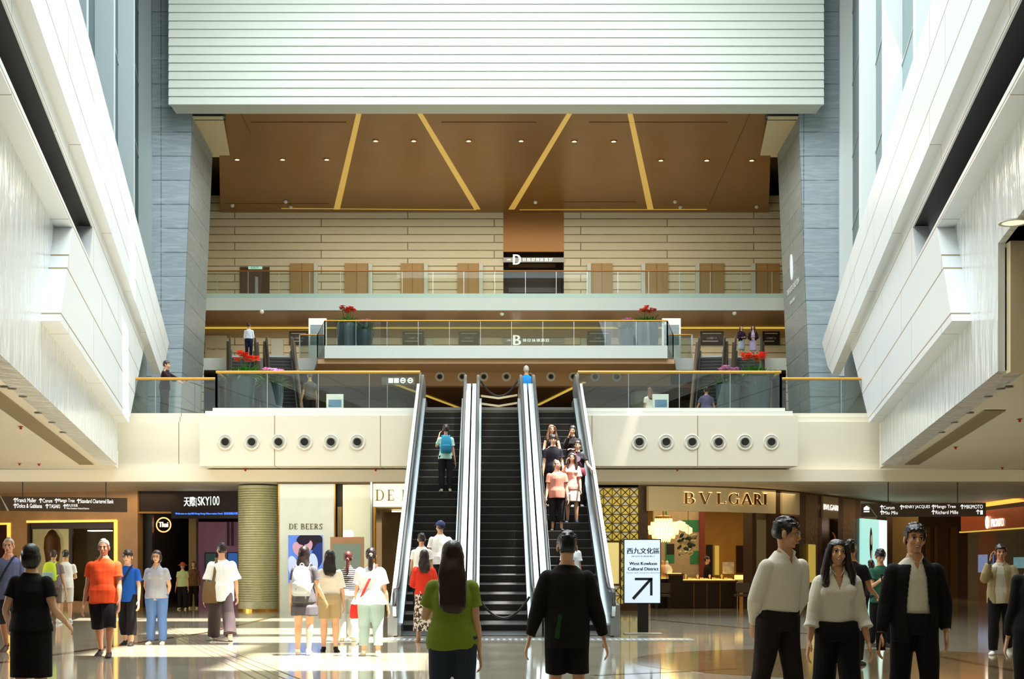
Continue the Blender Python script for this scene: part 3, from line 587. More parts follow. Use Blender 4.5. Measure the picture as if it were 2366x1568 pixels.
# ================================================================== ESCALATORS
M_STEP = mat('dark_escalator_step', '1f1d1c', .45, .5); M_NOSE = mat('step_edge_line', '8e8a80', .4, .3); M_SKIRT = mat('escalator_skirt', '8e9698', .3, .9)
def escalator(label, x, y, z, rise, rz, hidden=0, steel=M_STEEL, n_low=0, newel=1.0, group=None):
    """local frame: the incline starts at the origin and runs up along +y"""
    t = thing('escalator', label, 'escalator', (x, y, z), rz, group)
    run = rise * 1.7320508; top = run
    lo = -newel
    def path(h):
        pts = [(lo + .30, h * .42), (lo + .10, h * .50), (lo, h * .70), (lo + .10, h * .92), (lo + .34, h), (-.3, h)]
        for i in range(1, 5): a = i / 5; pts.append((-.3 + .8 * a, h + .5 * a * a * .5774 * .8 * 1.25))
        pts += [(.6, h + .6 * .5774 - .05), (top - .6, h + rise - .6 * .5774 + .02)]
        for i in range(1, 5): a = i / 5; pts.append((top - .6 + .9 * a, h + rise - .6 * .5774 * (1 - a) ** 1.5))
        pts += [(top + .4, h + rise), (top + newel - .34, h + rise), (top + newel - .1, h * .92 + rise), (top + newel, h * .7 + rise), (top + newel - .1, h * .5 + rise), (top + newel - .3, h * .42 + rise)]
        return pts
    hp = path(.93)
    base = [(top + newel - .3, rise + .02), (top + .05, rise + .02), (0, .02), (lo + .3, .02)]
    for s in (-1, 1):
        inner = [(a, b - .055 if .35 < i < len(hp) - 1.35 else b) for i, (a, b) in enumerate(hp)]
        x0, x1 = (s * .555, s * .625)
        mb = MB(); mb.prism([(min(x0, x1), a, b) for a, b in inner] + [(min(x0, x1), a, b) for a, b in base], (abs(x1 - x0), 0, 0))
        mb.build('balustrade', steel, t, local=True)
        mb = MB(); sk = [(lo + .5, .02), (lo + .5, .22), (-.1, .24), (top - .1, rise + .24), (top + .7, rise + .22), (top + .7, rise + .02), (top + .05, rise - .1), (.05, -.12), (lo + .5, -.1)]
        x0, x1 = sorted((s * .495, s * .555)); mb.prism([(x0, a, b) for a, b in sk], (x1 - x0, 0, 0)); mb.build('skirt', M_SKIRT, t, local=True)
        mb = MB(); mb.tube([(s * .59, a, b) for a, b in hp], [(.042, .026)] * len(hp), 10, side=(1, 0, 0)); mb.build('handrail', M_RUBBER, t, True, local=True)
        x0, x1 = sorted((s * .625, s * .745)); mb = MB(); dk = [(lo + .35, 0), (lo + .35, .62), (.0, .66), (top, rise + .66), (top + .75, rise + .62), (top + .75, rise), (top, rise - .75), (.8, -.02)]
        mb.prism([(x0, a, b) for a, b in dk], (x1 - x0, 0, 0)); mb.build('outer_cladding', steel, t, local=True)
    MB().prism([(-.5, lo + .7, -.02), (-.5, lo + .7, 0.01), (-.5, .05, .01), (-.5, top, rise - .25), (-.5, top + .6, rise - .25), (-.5, top + .6, rise - .7), (-.5, top - .4, rise - .95), (-.5, 1.2, -.02)], (1.0, 0, 0)).build('truss', mat('truss_dark', '2a2827', .6), t, local=True)
    for s_, yy, zz in ((0, lo + .75, .012), (1, top + .02, rise - .05)):
        MB().box(-.5, yy, zz - .02 if s_ else 0.0, .5, yy + (.6 if s_ == 0 else .65), zz + (.06 if s_ else 0)).build('landing_plate', M_SKIRT, t, local=True)
    n = int(rise / .2)
    proto = None
    for k in range(1, n + 1):
        zz = .2 * k; yy = .3464 * (k - .5)
        if proto is None:
            mb = MB(); mb.box(-.493, 0, -.24, .493, .37, -.002); mb.box(-.493, -.004, -.008, .493, .014, .0, 1)
            for i in range(24): mb.box(-.48 + .04 * i, -.008, -.235, -.46 + .04 * i, .0, -.02)
            proto = mb.build('step', [M_STEP, M_NOSE], t, local=True); st = proto
        else:
            st = proto.copy(); COL.objects.link(st)
        st.location = (0, yy, zz)
    return t
YE = 27.35
for cx, lab in ((-1.51, 'left of the three long dark stepped escalators, people riding up'), (0.02, 'middle of the three long escalators, roped off and empty'), (1.55, 'right of the three long escalators, a crowd riding down')):
    escalator(lab, cx, YE, 0, 5.78, 0, newel=1.15, group='main escalators')
M_BRZ = mat('bronze_cladding', '6a5a4c', .35, .7)
for s, nm in ((-1, 'left'), (1, 'right')):
    for k, (px, w) in enumerate(((645, 'inner') if s < 0 else (1645, 'inner'), (561, 'outer') if s < 0 else (1728, 'outer'))):
        xt = X(px, 64.5); rz = R(11.0) * (1 if s < 0 else -1)
        run = 5.62 * 1.732; ca, sa = math.cos(rz), math.sin(rz)
        escalator('%s upper escalator climbing to the middle balcony at %s' % (w, nm), xt + sa * (run + .6), 64.4 - ca * (run + .6), Z1, 5.6, rz, steel=M_BRZ, newel=.8, group='upper escalators')
# chains across the closed middle escalator
def chain(label, a, b, sag, m, r=.02):
    pts = [Vector(a).lerp(Vector(b), i / 14) + Vector((0, 0, -sag * 4 * (i / 14) * (1 - i / 14))) for i in range(15)]
    tag(MB().tube(pts, r, 6).build('barrier_rope', m, None, True), label, 'rope')
chain('dark rope hanging across the foot of the middle escalator', (-.5, YE - .6, .78), (.53, YE - .6, .78), .42, M_BLACK, .022)
chain('dark rope hanging across the head of the middle escalator', (-.5, 38.2, 6.62), (.53, 38.2, 6.62), .42, M_BLACK, .025)
t = thing('barrier_tape', 'two pale tapes stretched across the head of the middle escalator', 'tape', (0, 38.35, 6.0))
for z0 in (5.98, 6.2):
    MB().prism([(-.5, 38.35, z0), (0, 38.5, z0 - .05), (.53, 38.35, z0 + .02), (.53, 38.36, z0 + .02), (0, 38.51, z0 - .05), (-.5, 38.36, z0)], (0, 0, .06)).build('tape', mat('tape_cream', 'f0dcb0', .5), t)
# ================================================================== PLANTERS
M_POT = mat('slate_blue_planter', '5d6a75', .22, .35, var=.05, coords='o')
M_LEAF = mat('green_leaf', '3d7a22', .45, var=.2, vscale=8); M_LEAF2 = mat('dark_green_leaf', '2c5c22', .5, var=.2, vscale=8)
def leaf(mb, base, d, L_, w, droop, mi=0):
    side = d.cross(Vector((0, 0, 1))); side = side.normalized() if side.length > .01 else Vector((1, 0, 0)); vs = []; n = 4
    for i in range(n + 1):
        a = i / n; p = base + d * (L_ * a) + Vector((0, 0, -droop * a * a * L_)); ww = w * (math.sin(math.pi * min(.98, .12 + .88 * a)) ** .7)
        vs += [p - side * ww, p + Vector((0, 0, -w * .25)), p + side * ww]
    mb.add(vs, [f for i in range(n) for f in ((i * 3, i * 3 + 1, i * 3 + 4, i * 3 + 3), (i * 3 + 1, i * 3 + 2, i * 3 + 5, i * 3 + 4))], mi)
def planter(label, x, y, z, rb, rt, h, kind, seed, sc=1.0):
    rnd = random.Random(seed); t = thing('planter', label, 'planter', (x, y, z))
    MB().lathe([(rb, 0), (rb * .99, .02), ((rb + rt) / 2 * 1.04, h * .5), (rt, h * .93), (rt * .99, h), (rt * .9, h), (rt * .88, h - .06), (.01, h - .06)], (x, y, z), 32).build('pot', M_POT, t, True)
    MB().lathe([(.01, h - .07), (rt * .88, h - .07), (rt * .88, h - .04), (.01, h - .035)], (x, y, z), 24).build('soil', mat('soil', '3a2a1c', .9), t)
    mb = MB(); c = Vector((x, y, z + h - .05))
    for i in range(190 if kind == 'red' else 110):
        a = rnd.uniform(0, 6.28); e = rnd.uniform(.45, 1.45); d = Vector((math.cos(a) * math.cos(e), math.sin(a) * math.cos(e), math.sin(e)))
        leaf(mb, c + Vector((math.cos(a), math.sin(a), 0)) * rnd.uniform(0, rt * .75), d, rnd.uniform(.35, .62) * sc, .034 * sc, rnd.uniform(.2, .8))
    mb.build('foliage', M_LEAF if kind == 'red' else M_LEAF2, t)
    cols = ('e8402a', 'f0603a') if kind == 'red' else ('e29ac8', 'f2c2dc')
    for i in range(9):
        a = i * 2.4 + rnd.uniform(-.3, .3); rr = rt * .7 * math.sqrt((i + .5) / 9); hh = (.50 + rnd.uniform(0, .16)) * sc * (1 if kind == 'red' else .7)
        p = c + Vector((math.cos(a) * rr, math.sin(a) * rr, hh)); mb = MB(); mb.tube([c + Vector((math.cos(a) * rr * .5, math.sin(a) * rr * .5, 0)), p], .008, 5, 0)
        for k in range(22):
            q = p + Vector((rnd.uniform(-.08, .08), rnd.uniform(-.08, .08), rnd.uniform(-.05, .06))) * sc
            for j in range(5):
                w = j * 1.257 + k; dd = Vector((math.cos(w) * .8, math.sin(w) * .8, .5)).normalized()
                leaf(mb, q, dd, .06 * sc, .024 * sc, .3, 1 + (k % 2))
        mb.build('flower_head', [M_LEAF2, mat('petal_' + cols[0], cols[0], .5), mat('petal_' + cols[1], cols[1], .5)], t)
    return t
planter('tall slate planter of red flowers behind the left glass railing', X(566, 38.9), 38.9, Z1, .40, .44, 1.02, 'red', 1, 1.15)
planter('shorter slate planter of pink orchids behind the left glass railing', X(628, 38.7), 38.7, Z1, .28, .34, .82, 'pink', 2)
planter('tall slate planter of red flowers behind the right glass railing', X(1740, 38.9), 38.9, Z1, .46, .50, 1.02, 'red', 3, 1.2)
planter('shorter slate planter of pink and white orchids behind the right glass railing', X(1683, 38.7), 38.7, Z1, .30, .36, .80, 'pink', 4, 1.1)
planter('tall planter of red flowers on the middle balcony at left', X(802, 62), 62, Z2, .42, .46, 1.15, 'red', 5, 1.2)
planter('short planter of pink flowers on the middle balcony at left', X(842, 62), 62, Z2, .33, .38, .85, 'pink', 6, 1.1)
planter('tall planter of red flowers on the middle balcony at right', X(1495, 62), 62, Z2, .5, .52, 1.15, 'red', 7, 1.2)
planter('short planter of pink flowers on the middle balcony at right', X(1450, 62.2), 62.2, Z2, .38, .42, .9, 'pink', 8, 1.1)
# ================================================================== SIGNS
def board(name, label, cat, p0, p1, z0, z1, th, m, group=None):
    """flat board between plan points p0, p1 with its face toward the viewer; returns thing, right, up, normal and origin"""
    a, b = Vector((p0[0], p0[1], z0)), Vector((p1[0], p1[1], z0)); u = (b - a).normalized(); n = Vector((u.y, -u.x, 0))
    t = thing(name, label, cat, (a + b) / 2, 0, group)
    MB().prism([a, b, b - n * th, a - n * th], (0, 0, z1 - z0)).build('panel', m, t)
    return t, u, Vector((0, 0, 1)), n, a + n * .004
M_SGN = mat('brown_sign', '4a3c30', .4)
def place_texts(t, u, o, W_, rows, m=M_WSIGN, name='lettering'):
    mb = MB()
    for s, fx, fz, w, h in rows:
        if s == '↑':
            c = o + u * (fx * W_ + .04) + Vector((0, 0, fz - .01)); q = lambda a, b: c + u * a + Vector((0, 0, b)); e = u.cross(Vector((0, 0, 1))) * .002
            mb.prism([q(-.01, 0), q(.01, 0), q(.01, .12), q(-.01, .12)], e); mb.prism([q(0, .135), q(0, .108), q(.045, .065), q(.045, .092)], e); mb.prism([q(0, .135), q(0, .108), q(-.045, .065), q(-.045, .092)], e)
        else: put_text(mb, s, o + u * (fx * W_) + Vector((0, 0, fz)), u, (0, 0, 1), w * W_ if w else None, h)
    return mb.build(name, m, t)
# left directory sign
a, b = (X(0, 39), 39.0), (X(294, 40), 40.0)
t, u, up, n, o = board('directory_sign', 'long brown hanging directory sign with white arrows at far left', 'sign', a, b, Z(1181, 39.5), Z(1148, 39.5), .12, M_SGN)
Wd = (Vector(b) - Vector(a)).length; hh = .105
rows = [('↑', .105, .25, None, .13), ('Franck Muller', .13, .25, .15, .12), ('↑', .303, .25, None, .13), ('Corum', .33, .25, .075, .11), ('↑', .425, .25, None, .13), ('Mango Tree', .45, .24, .13, .13), ('↑', .60, .25, None, .13), ('Standard Chartered Bank', .625, .25, .265, .12),
        ('↑', .105, .09, None, .13), ('Dolce & Gabbana', .13, .09, .195, .12), ('↑', .353, .09, None, .13), ('TASAKI', .38, .09, .085, .11), ('↑', .492, .09, None, .13), ('西九文化區', .515, .14, .09, .08), ('West Kowloon Cultural District', .515, .07, .18, .045)]
place_texts(t, u, o, Wd, rows)
MB().prism([o + u * 0 + up * .42, o + u * .02 + up * .42, o + u * .07 * Wd, o + u * .055 * Wd], -n * -.002).build('stripe', mat('sign_stripe', 'c8c0a8', .5), t)
MB().tube([Vector((a[0] + .6, 39.15, 4.05)), Vector((a[0] + .6, 39.15, Z(1150, 39.5)))], .015, 6).build('hanger', M_DSTEEL, t)
MB().tube([Vector((b[0] - .6, 39.9, 4.05)), Vector((b[0] - .6, 39.9, Z(1150, 39.5)))], .015, 6).build('hanger', M_DSTEEL, t)
# right directory sign
a, b = (X(1990, 39.6), 39.6), (X(2278, 39), 39.0)
t, u, up, n, o = board('directory_sign', 'long brown hanging directory sign with white arrows at right', 'sign', a, b, Z(1193, 39.3), Z(1162, 39.3), .12, M_SGN)
Wd = (Vector(b) - Vector(a)).length
rows = [('↑', .155, .22, None, .12), ('Corum', .18, .22, .09, .10), ('↑', .315, .22, None, .12), ('HENRY JACQUES', .34, .22, .215, .11), ('↑', .57, .22, None, .12), ('Mango Tree', .595, .215, .165, .12), ('↑', .80, .22, None, .12), ('MIKIMOTO', .83, .22, .145, .11),
        ('↑', .155, .07, None, .12), ('Miu Miu', .18, .07, .115, .10), ('↑', .57, .07, None, .12), ('Richard Mille', .60, .07, .18, .10), ('↑', .925, .07, None, .12)]
place_texts(t, u, o, Wd, rows)
MB().prism([o + u * .05 * Wd + up * .36, o + u * .055 * Wd + up * .36, o + u * .13 * Wd, o + u * .125 * Wd], n * .002).build('stripe', mat('sign_stripe', 'c8c0a8', .5), t)
mb = MB(); c = o + u * .02 * Wd + up * .2; mb.prism([c, c + u * .16, c + u * .16 + up * .07, c + u * .08 + up * .13, c + up * .07], n * .003); mb.prism([c + up * -.06, c + u * .16 + up * -.06, c + u * .16 + up * -.03, c + up * -.03], n * .003); mb.build('icon', M_WSIGN, t)
MB().prism([o + u * .955 * Wd + up * .05, o + u * .975 * Wd + up * .05, o + u * .975 * Wd + up * .17, o + u * .955 * Wd + up * .17], n * .003).build('icon', M_WSIGN, t)
for q in (a, b):
    MB().tube([Vector((q[0] + (.8 if q is a else -.8), q[1] + .05, 4.05)), Vector((q[0] + (.8 if q is a else -.8), q[1] + .05, Z(1165, 39.3)))], .015, 6).build('hanger', M_DSTEEL, t)
# digital sign on a post
Ys = 27.6; xc = X(1486, Ys); z0, z1 = Z(1393, Ys), Z(1246, Ys); x0, x1 = X(1442, Ys), X(1526, Ys)
t = thing('digital_sign', 'upright white screen on a black post pointing to a cultural district', 'sign', (xc, Ys, 0))
MB().box(x0 - .012, Ys, z0 - .012, x1 + .012, Ys + .07, z1 + .012).build('housing', M_BLACK, t)
scr = MB().box(x0 + .008, Ys - .006, z0 + .008, x1 - .008, Ys, z1 - .008).build('screen', mat('screen_white', 'cfdcec', .3, emit='c6d8f0', es=.62), t)
MB().box(xc - .11, Ys + .01, .04, xc + .11, Ys + .06, z0).build('post', M_BLACK, t); MB().box(xc - .38, Ys - .18, 0, xc + .38, Ys + .3, .02).build('base_plate', mat('base_grey', 'a8a496', .3, .4), t)
mb = MB(); u = (1, 0, 0); up = (0, 0, 1); H_ = z1 - z0; yo = Ys - .008; M_INK = mat('black_ink', '101214', .5)
put_text(mb, '西九文化區', (xc, yo, z0 + H_ * .775), u, up, .66, None, True, bold=.004); put_text(mb, 'West Kowloon', (xc, yo, z0 + H_ * .60), u, up, .56, None, True, bold=.004); put_text(mb, 'Cultural District', (xc, yo, z0 + H_ * .515), u, up, .62, None, True, bold=.004)
put_text(mb, '請沿扶手電梯直行', (xc, yo, z0 + H_ * .725), u, up, .48, .03, True); put_text(mb, 'Please walk along the direction', (xc, yo, z0 + H_ * .465), u, up, .68, .03, True)
ax, az = xc + .19, z0 + H_ * .40
mb.prism([(ax - .36, yo, az), (ax + .0, yo, az), (ax + .0, yo, az - .05), (ax - .36, yo, az - .05)], (0, -.003, 0)); mb.prism([(ax - .05, yo, az), (ax, yo, az), (ax, yo, az - .36), (ax - .05, yo, az - .36)], (0, -.003, 0))
mb.prism([(ax - .02, yo, az - .05), (ax - .06, yo, az - .015), (ax - .42, yo, az - .41), (ax - .375, yo, az - .45)], (0, -.003, 0))
mb.build('lettering', M_INK, t)
# lift lobby bars D and B
for L_, nums, py, Yb, zl in (('D', '11 15 17 19 21 25 27', 600, YW - .15, 0), ('B', '10 12 16 18 20 22', 786, YW - .13, 0)):
    zc = Z(py, Yb); xa, xb = X(1163, Yb), X(1303, Yb)
    t = thing('lobby_sign', 'grey bar with a large white letter %s and floor numbers' % L_, 'sign', (xa, Yb, zc))
    MB().box(xa, Yb, zc - .12, xb, Yb + .1, zc + .12).build('bar', mat('bar_grey', 'a8a8a0', .4), t)
    mb = MB(); put_text(mb, L_, (X(1186, Yb), Yb - .03, zc - .25), u, up, .38, .52, bold=.02); put_text(mb, nums, (X(1209, Yb), Yb - .02, zc - .07), u, up, X(1276 if L_ == 'D' else 1268, Yb) - X(1209, Yb), .15, bold=.01); put_text(mb, 'LOBBY', (X(1171, Yb), Yb - .02, zc - .03), u, up, .22, .07)
    mb.build('lettering', M_WSIGN, t)
# doors of the top balcony
M_DOOR = mat('tan_door', 'a8844e', .5, var=.05)
for i, (a, b) in enumerate(((671, 726), (797, 852), (926, 980), (1057, 1107), (1365, 1415), (1490, 1543), (1615, 1672), (1744, 1800))):
    x0, x1 = X(a, YW), X(b, YW); o = MB().box(x0, YW - .1, Z3, x1, YW - .01, Z(609, YW)).build('door_%d' % (i + 1), M_DOOR); tag(o, 'tan flush door on the top balcony, %s of the plain ones' % nth(i, 8), 'door', kind='structure')
    e = (x1, x1 + .2) if i < 4 else (x0 - .2, x0)
    MB().box(e[0], YW - .18, Z3, e[1], YW - .01, Z(610, YW)).build('frame', mat('door_reveal', 'c8cbc0', .5), o)
    MB().box((x0 + x1) / 2 - .01, YW - .115, Z3, (x0 + x1) / 2 + .01, YW - .1, Z(609, YW)).build('seam', mat('seam', '7d5a30', .5), o)
x0, x1 = X(555, YW), X(623, YW); o = MB().box(x0, YW - .06, Z3, x1, YW - .01, Z(617, YW)).build('door_9', mat('dark_door', '5b4026', .35)); tag(o, 'dark brown exit door on the top balcony with a green exit sign', 'door', kind='structure')
MB().box(X(590, YW), YW - .1, Z3, X(597, YW), YW - .06, Z(640, YW)).build('door_handle', M_STEEL, o)
t = thing('exit_sign', 'small pale green exit sign above the dark door', 'sign', (X(591, YW), YW - .1, Z(625, YW)))
MB().box(X(575, YW), YW - .2, Z(623, YW), X(607, YW), YW - .12, Z(617, YW)).build('panel', mat('exit_green', 'a8d8c0', .5, emit='a0d8c0', es=.5), t); mb = MB(); put_text(mb, 'EXIT', (X(582, YW), YW - .21, Z(622, YW)), u, up, .4, .1); mb.build('lettering', mat('exit_ink', '1a6a48', .5), t)
# shop windows and notices of the middle floor
for i, (a, b, c1) in enumerate(((668, 712, '2a1e18'), (930, 980, '3c3026'), (1060, 1107, '4a4034'), (1357, 1412, '3c3228'), (1618, 1672, '1c1410'), (1762, 1802, '1c1410'))):
    Yn = YW - .12; t = thing('notice_board', 'black notice board with small white letters on the middle floor, ' + nth(i, 6), 'notice board', (X((a + b) / 2, Yn), Yn, Z(780, Yn)), 0, 'notice boards on the middle floor')
    MB().box(X(a, Yn), Yn, Z(797, Yn), X(b, Yn), Yn + .1, Z(765, Yn)).build('panel', mat('notice' + c1, c1, .3), t)
    mb = MB(); put_text(mb, 'LOBBY A', (X((a + b) / 2, Yn), Yn - .01, Z(783, Yn)), u, up, .5, .1, True)
    for k in range(3): mb.box(X(a + 5, Yn), Yn - .01, Z(770 + 9 * k, Yn) - .02, X(b - 5 - 4 * k, Yn), Yn, Z(770 + 9 * k, Yn) + .02) if k != 1 else None
    mb.build('lettering', mat('notice_ink', 'c8c4b8', .5), t)
for i, (a, b) in enumerate(((627, 655), (985, 1000), (1342, 1356), (1672, 1682))):
    MB().box(X(a, YW), YW - .06, Z2, X(b, YW), YW - .005, 13.35).build('trim_%d' % (i + 4), mat('pale_reveal', 'c9cabf', .5))['kind'] = 'structure'
# bank wall sign at far left of the middle floor
Yn = YW - .15; t = thing('wall_sign', 'small dark lettering sign on a pale panel at far left of the middle floor', 'sign', (X(500, Yn), Yn, Z(800, Yn)))
MB().box(X(474, Yn), Yn, Z(829, Yn), X(524, Yn), Yn + .1, Z(775, Yn)).build('panel', mat('pale_panel', 'cfc4a8', .4), t); mb = MB(); put_text(mb, 'Morgan Stanley', (X(479, Yn), Yn - .01, Z(809, Yn)), u, up, .98, .13); mb.build('lettering', mat('notice_dark', '5a5048', .5), t)
# white kiosks on both flanks of the balcony
for s, nm, a, b in ((-1, 'left', 713, 754), (1, 'right', 1530, 1573)):
    Yk = 64.9; t = thing('information_totem', 'tall white information totem at the %s end of the middle balcony' % nm, 'totem', (X((a + b) / 2, Yk), Yk, Z2))
    MB().box(X(a, Yk), Yk, Z2, X(b, Yk), Yk + .15, Z(735, Yk)).build('body', mat('totem_white', 'eef0ea', .4, emit='eef2f0', es=.25), t)
    MB().box(X(a + 4, Yk), Yk - .01, Z(797, Yk), X(b - 4, Yk), Yk, Z(750, Yk)).build('picture', mat('totem_picture', '9fb0b8', .3, var=.3, vscale=1.5), t)
for px, w, nm in ((757, 32, 'left'), (1511, 30, 'right')):
    Yk = 40.5; t = thing('information_screen', 'white framed low screen on the landing behind the %s railing' % nm, 'screen', (X(px + 15, Yk), Yk, Z1))
    MB().box(X(px - 3, Yk), Yk, Z1, X(px + w + 4, Yk), Yk + .1, Z(910, Yk)).build('frame', mat('totem_white', 'eef0ea', .4, emit='eef2f0', es=.25), t)
    MB().box(X(px + 2, Yk), Yk - .01, Z(940, Yk), X(px + w, Yk), Yk, Z(923, Yk)).build('display', mat('screen_blue', '6f93b5', .2, emit='6f93b5', es=.3), t)
# pictogram sign seen above the left railing, near its right end
Yk = 40.2; t = thing('pictogram_sign', 'row of white pictograms on the glass near the top of the left escalator', 'sign', (X(915, Yk), Yk, Z(880, Yk)))
t2 = MB().box(X(882, Yk), Yk, Z(888, Yk), X(958, Yk), Yk + .02, Z(871, Yk)).build('panel', mat('picto_grey', '6e6a5e', .4), t)
MB().tube([(X(895, Yk), Yk, Z1), (X(895, Yk), Yk, Z(886, Yk))], .015, 6).build('post', M_STEEL, t); 
for k, px in enumerate((903, 916, 931, 948)):
    mb = MB(); c = Vector((X(px, Yk), Yk - .015, Z(879, Yk)))
    if k < 2: mb.box(c.x - .07, c.y - .005, c.z - .07, c.x + .07, c.y, c.z + .07)
    else: mb.tube([c + Vector((.065 * math.cos(a), 0, .065 * math.sin(a))) for a in np.linspace(0, 6.283, 15)[:-1]], .018, 5, closed=True); mb.box(c.x - .04, c.y - .005, c.z - .012, c.x + .04, c.y, c.z + .02)
    mb.build('pictogram', M_WSIGN, t)
# emblem on the right pier
t = thing('emblem', 'slanting white emblem with lettering on the dark face of the right pier', 'emblem', (13.0, 59.5, 14))
def rp(y, z): return Vector((13.32 + (y - 57) * .045 - (z - 5.78) * .0405 - .06, y, z))
Mr = mat('emblem_white', 'd8dce0', .4, emit='d8dce0', es=.25)
mb = MB(); c0, cz_ = 59.6, 14.6
mb.tube([rp(c0 + .22 * math.cos(a), cz_ + .55 * math.sin(a)) for a in np.linspace(0, 6.283, 20)[:-1]], .035, 5, closed=True); mb.tube([rp(c0, cz_ - .5), rp(c0, cz_ + .5)], .04, 5); mb.build('crest', Mr, t)
mb = MB(); a, b = rp(61.0, 13.6), rp(58.0, 13.6); d = (b - a).normalized(); 
put_text(mb, 'THE RITZ-CARLTON', a, d, (0, 0, 1), 2.9, .26, bold=.012); put_text(mb, 'HONG KONG', rp(60.4, 13.1), d, (0, 0, 1), 1.2, .15, bold=.01); mb.build('lettering', Mr, t)
# ================================================================== SHOPFRONTS, LEFT
ZC = 4.05
M_TRAV = mat('golden_travertine', 'ad8450', .45, var=.14, vscale=1.2, bump=.2, bscale=12)
A0, A1 = Vector((X(-130, 49.2), 49.2, 0)), Vector((X(318, 47), 47, 0)); uL = (A1 - A0).normalized(); nL = Vector((uL.y, -uL.x, 0))
def LW(px):
    """point of the left shop wall seen at column px"""
    k = (px - CX) / F; t_ = (CAMX + k * A0.y - A0.x) / (uL.x - k * uL.y); return A0 + uL * t_
def lseg(mb, pa, pb, z0, z1, d0, d1, mi=0):
    a, b = LW(pa), LW(pb); mb.prism([a + nL * d0, b + nL * d0, b + nL * d1, a + nL * d1], (0, 0, 0)) if 0 else mb.add([a + nL * d0 + Vector((0, 0, z0)), b + nL * d0 + Vector((0, 0, z0)), b + nL * d1 + Vector((0, 0, z0)), a + nL * d1 + Vector((0, 0, z0)), a + nL * d0 + Vector((0, 0, z1)), b + nL * d0 + Vector((0, 0, z1)), b + nL * d1 + Vector((0, 0, z1)), a + nL * d1 + Vector((0, 0, z1))], [(0, 1, 2, 3), (7, 6, 5, 4), (0, 4, 5, 1), (1, 5, 6, 2), (2, 6, 7, 3), (3, 7, 4, 0)], mi)
zt, zb_ = Z(1203, 48), Z(1388, 48)
mb = MB()
for a, b, c, d in ((-130, -60, 0, ZC), (-60, 24, zt - .1, ZC), (-60, 24, 0, zb_ + .0), (24, 62, 0, ZC), (62, 270, zt, ZC), (62, 270, 0, zb_), (270, 318, 0, ZC)): lseg(mb, a, b, c, d, 0, -.35)
struct('wall_travertine', mb, M_TRAV, 'golden travertine shop wall at far left')
t = thing('shop_window', 'wide glowing shop window in the travertine wall, lit sculpture at its left', 'shop window', LW(165))
for a, b, c, d in ((62, 270, zt - .06, zt + .02), (264, 272, zb_, zt)):
    mb = MB(); lseg(mb, a, b, c, d, .03, -.02); mb.build('light_frame', M_GLOW, t)
mb = MB(); lseg(mb, 66, 264, zt - .28, zt - .06, -.1, -.2); lseg(mb, 155, 163, zb_, zt - .28, -.1, -.2); lseg(mb, 62, 67, zb_, zt - .1, -.05, -.2); mb.build('frame', mat('window_brown', '2a160c', .4), t)
mb = MB(); lseg(mb, 40, 134, zb_ - .1, zt, -.9, -.95); mb.build('backdrop', mat('cream_backdrop', 'ead89c', .6, emit='e8cf8a', es=.28, var=.1), t)
mb = MB(); lseg(mb, 110, 290, zb_ - .1, zt, -1.6, -1.65); mb.build('rear_backdrop', mat('olive_backdrop', '4c3a18', .5, var=.5, vscale=1.5), t)
mb = MB(); lseg(mb, 55, 275, zb_ - .2, zb_, -.36, -1.6); lseg(mb, 55, 275, zt, zt + .1, -.36, -1.6); mb.build('lining', mat('lining_brown', '5d4320', .5), t)
mb = MB(); lseg(mb, 67, 264, zb_, zt - .2, -.25, -.26); mb.build('glass_pane', M_CLEAR, t)
mb = MB(); lseg(mb, 180, 228, zt - .36, zt - .32, -.6, -.9); mb.build('lamp_tube', mat('tube_white', 'ffffff', .4, emit='ffe8b8', es=2.5), t)
c = LW(94) - nL * .7; t = thing('sculpture', 'tall brown oval sculpture in the glowing window at left', 'sculpture', (c.x, c.y, zb_))
MB().lathe([(.01, 0), (.28, .0), (.26, .5), (.2, 1.1), (.24, 1.5), (.3, 1.9), (.27, 2.25), (.12, 2.5), (.01, 2.56)], (c.x, c.y, zb_), 20).build('body', mat('sculpture_brown', '7a4a22', .5), t, True)
c = LW(213) - nL * .8; t = thing('sculpture', 'twisted pale metal ribbons displayed in the right half of the window', 'sculpture', (c.x, c.y, zb_)); mb = MB(); rnd = random.Random(3)
for k in range(9):
    p = c + uL * rnd.uniform(-.7, .7); mb.tube([p + Vector((rnd.uniform(-.3, .3), rnd.uniform(-.2, .2), zb_ + i * .22)) for i in range(5 + k % 4)], [(.07, .02)] * (5 + k % 4), 6)
mb.build('ribbon', mat('ribbon_cream', 'c9b68c', .25, .5), t, True)['kind'] = 'stuff'
t = thing('shop_window', 'dark shop window with a bright edge at the very left', 'shop window', LW(0))
mb = MB(); lseg(mb, 17, 25, zb_, zt - .1, .03, -.02); lseg(mb, -60, 25, zt - .12, zt - .05, .03, -.02); mb.build('light_frame', M_GLOW, t); mb = MB(); lseg(mb, -60, 24, zb_, zt - .1, -.3, -.35); mb.build('backdrop', mat('dark_red_backdrop', '3a120a', .3), t)
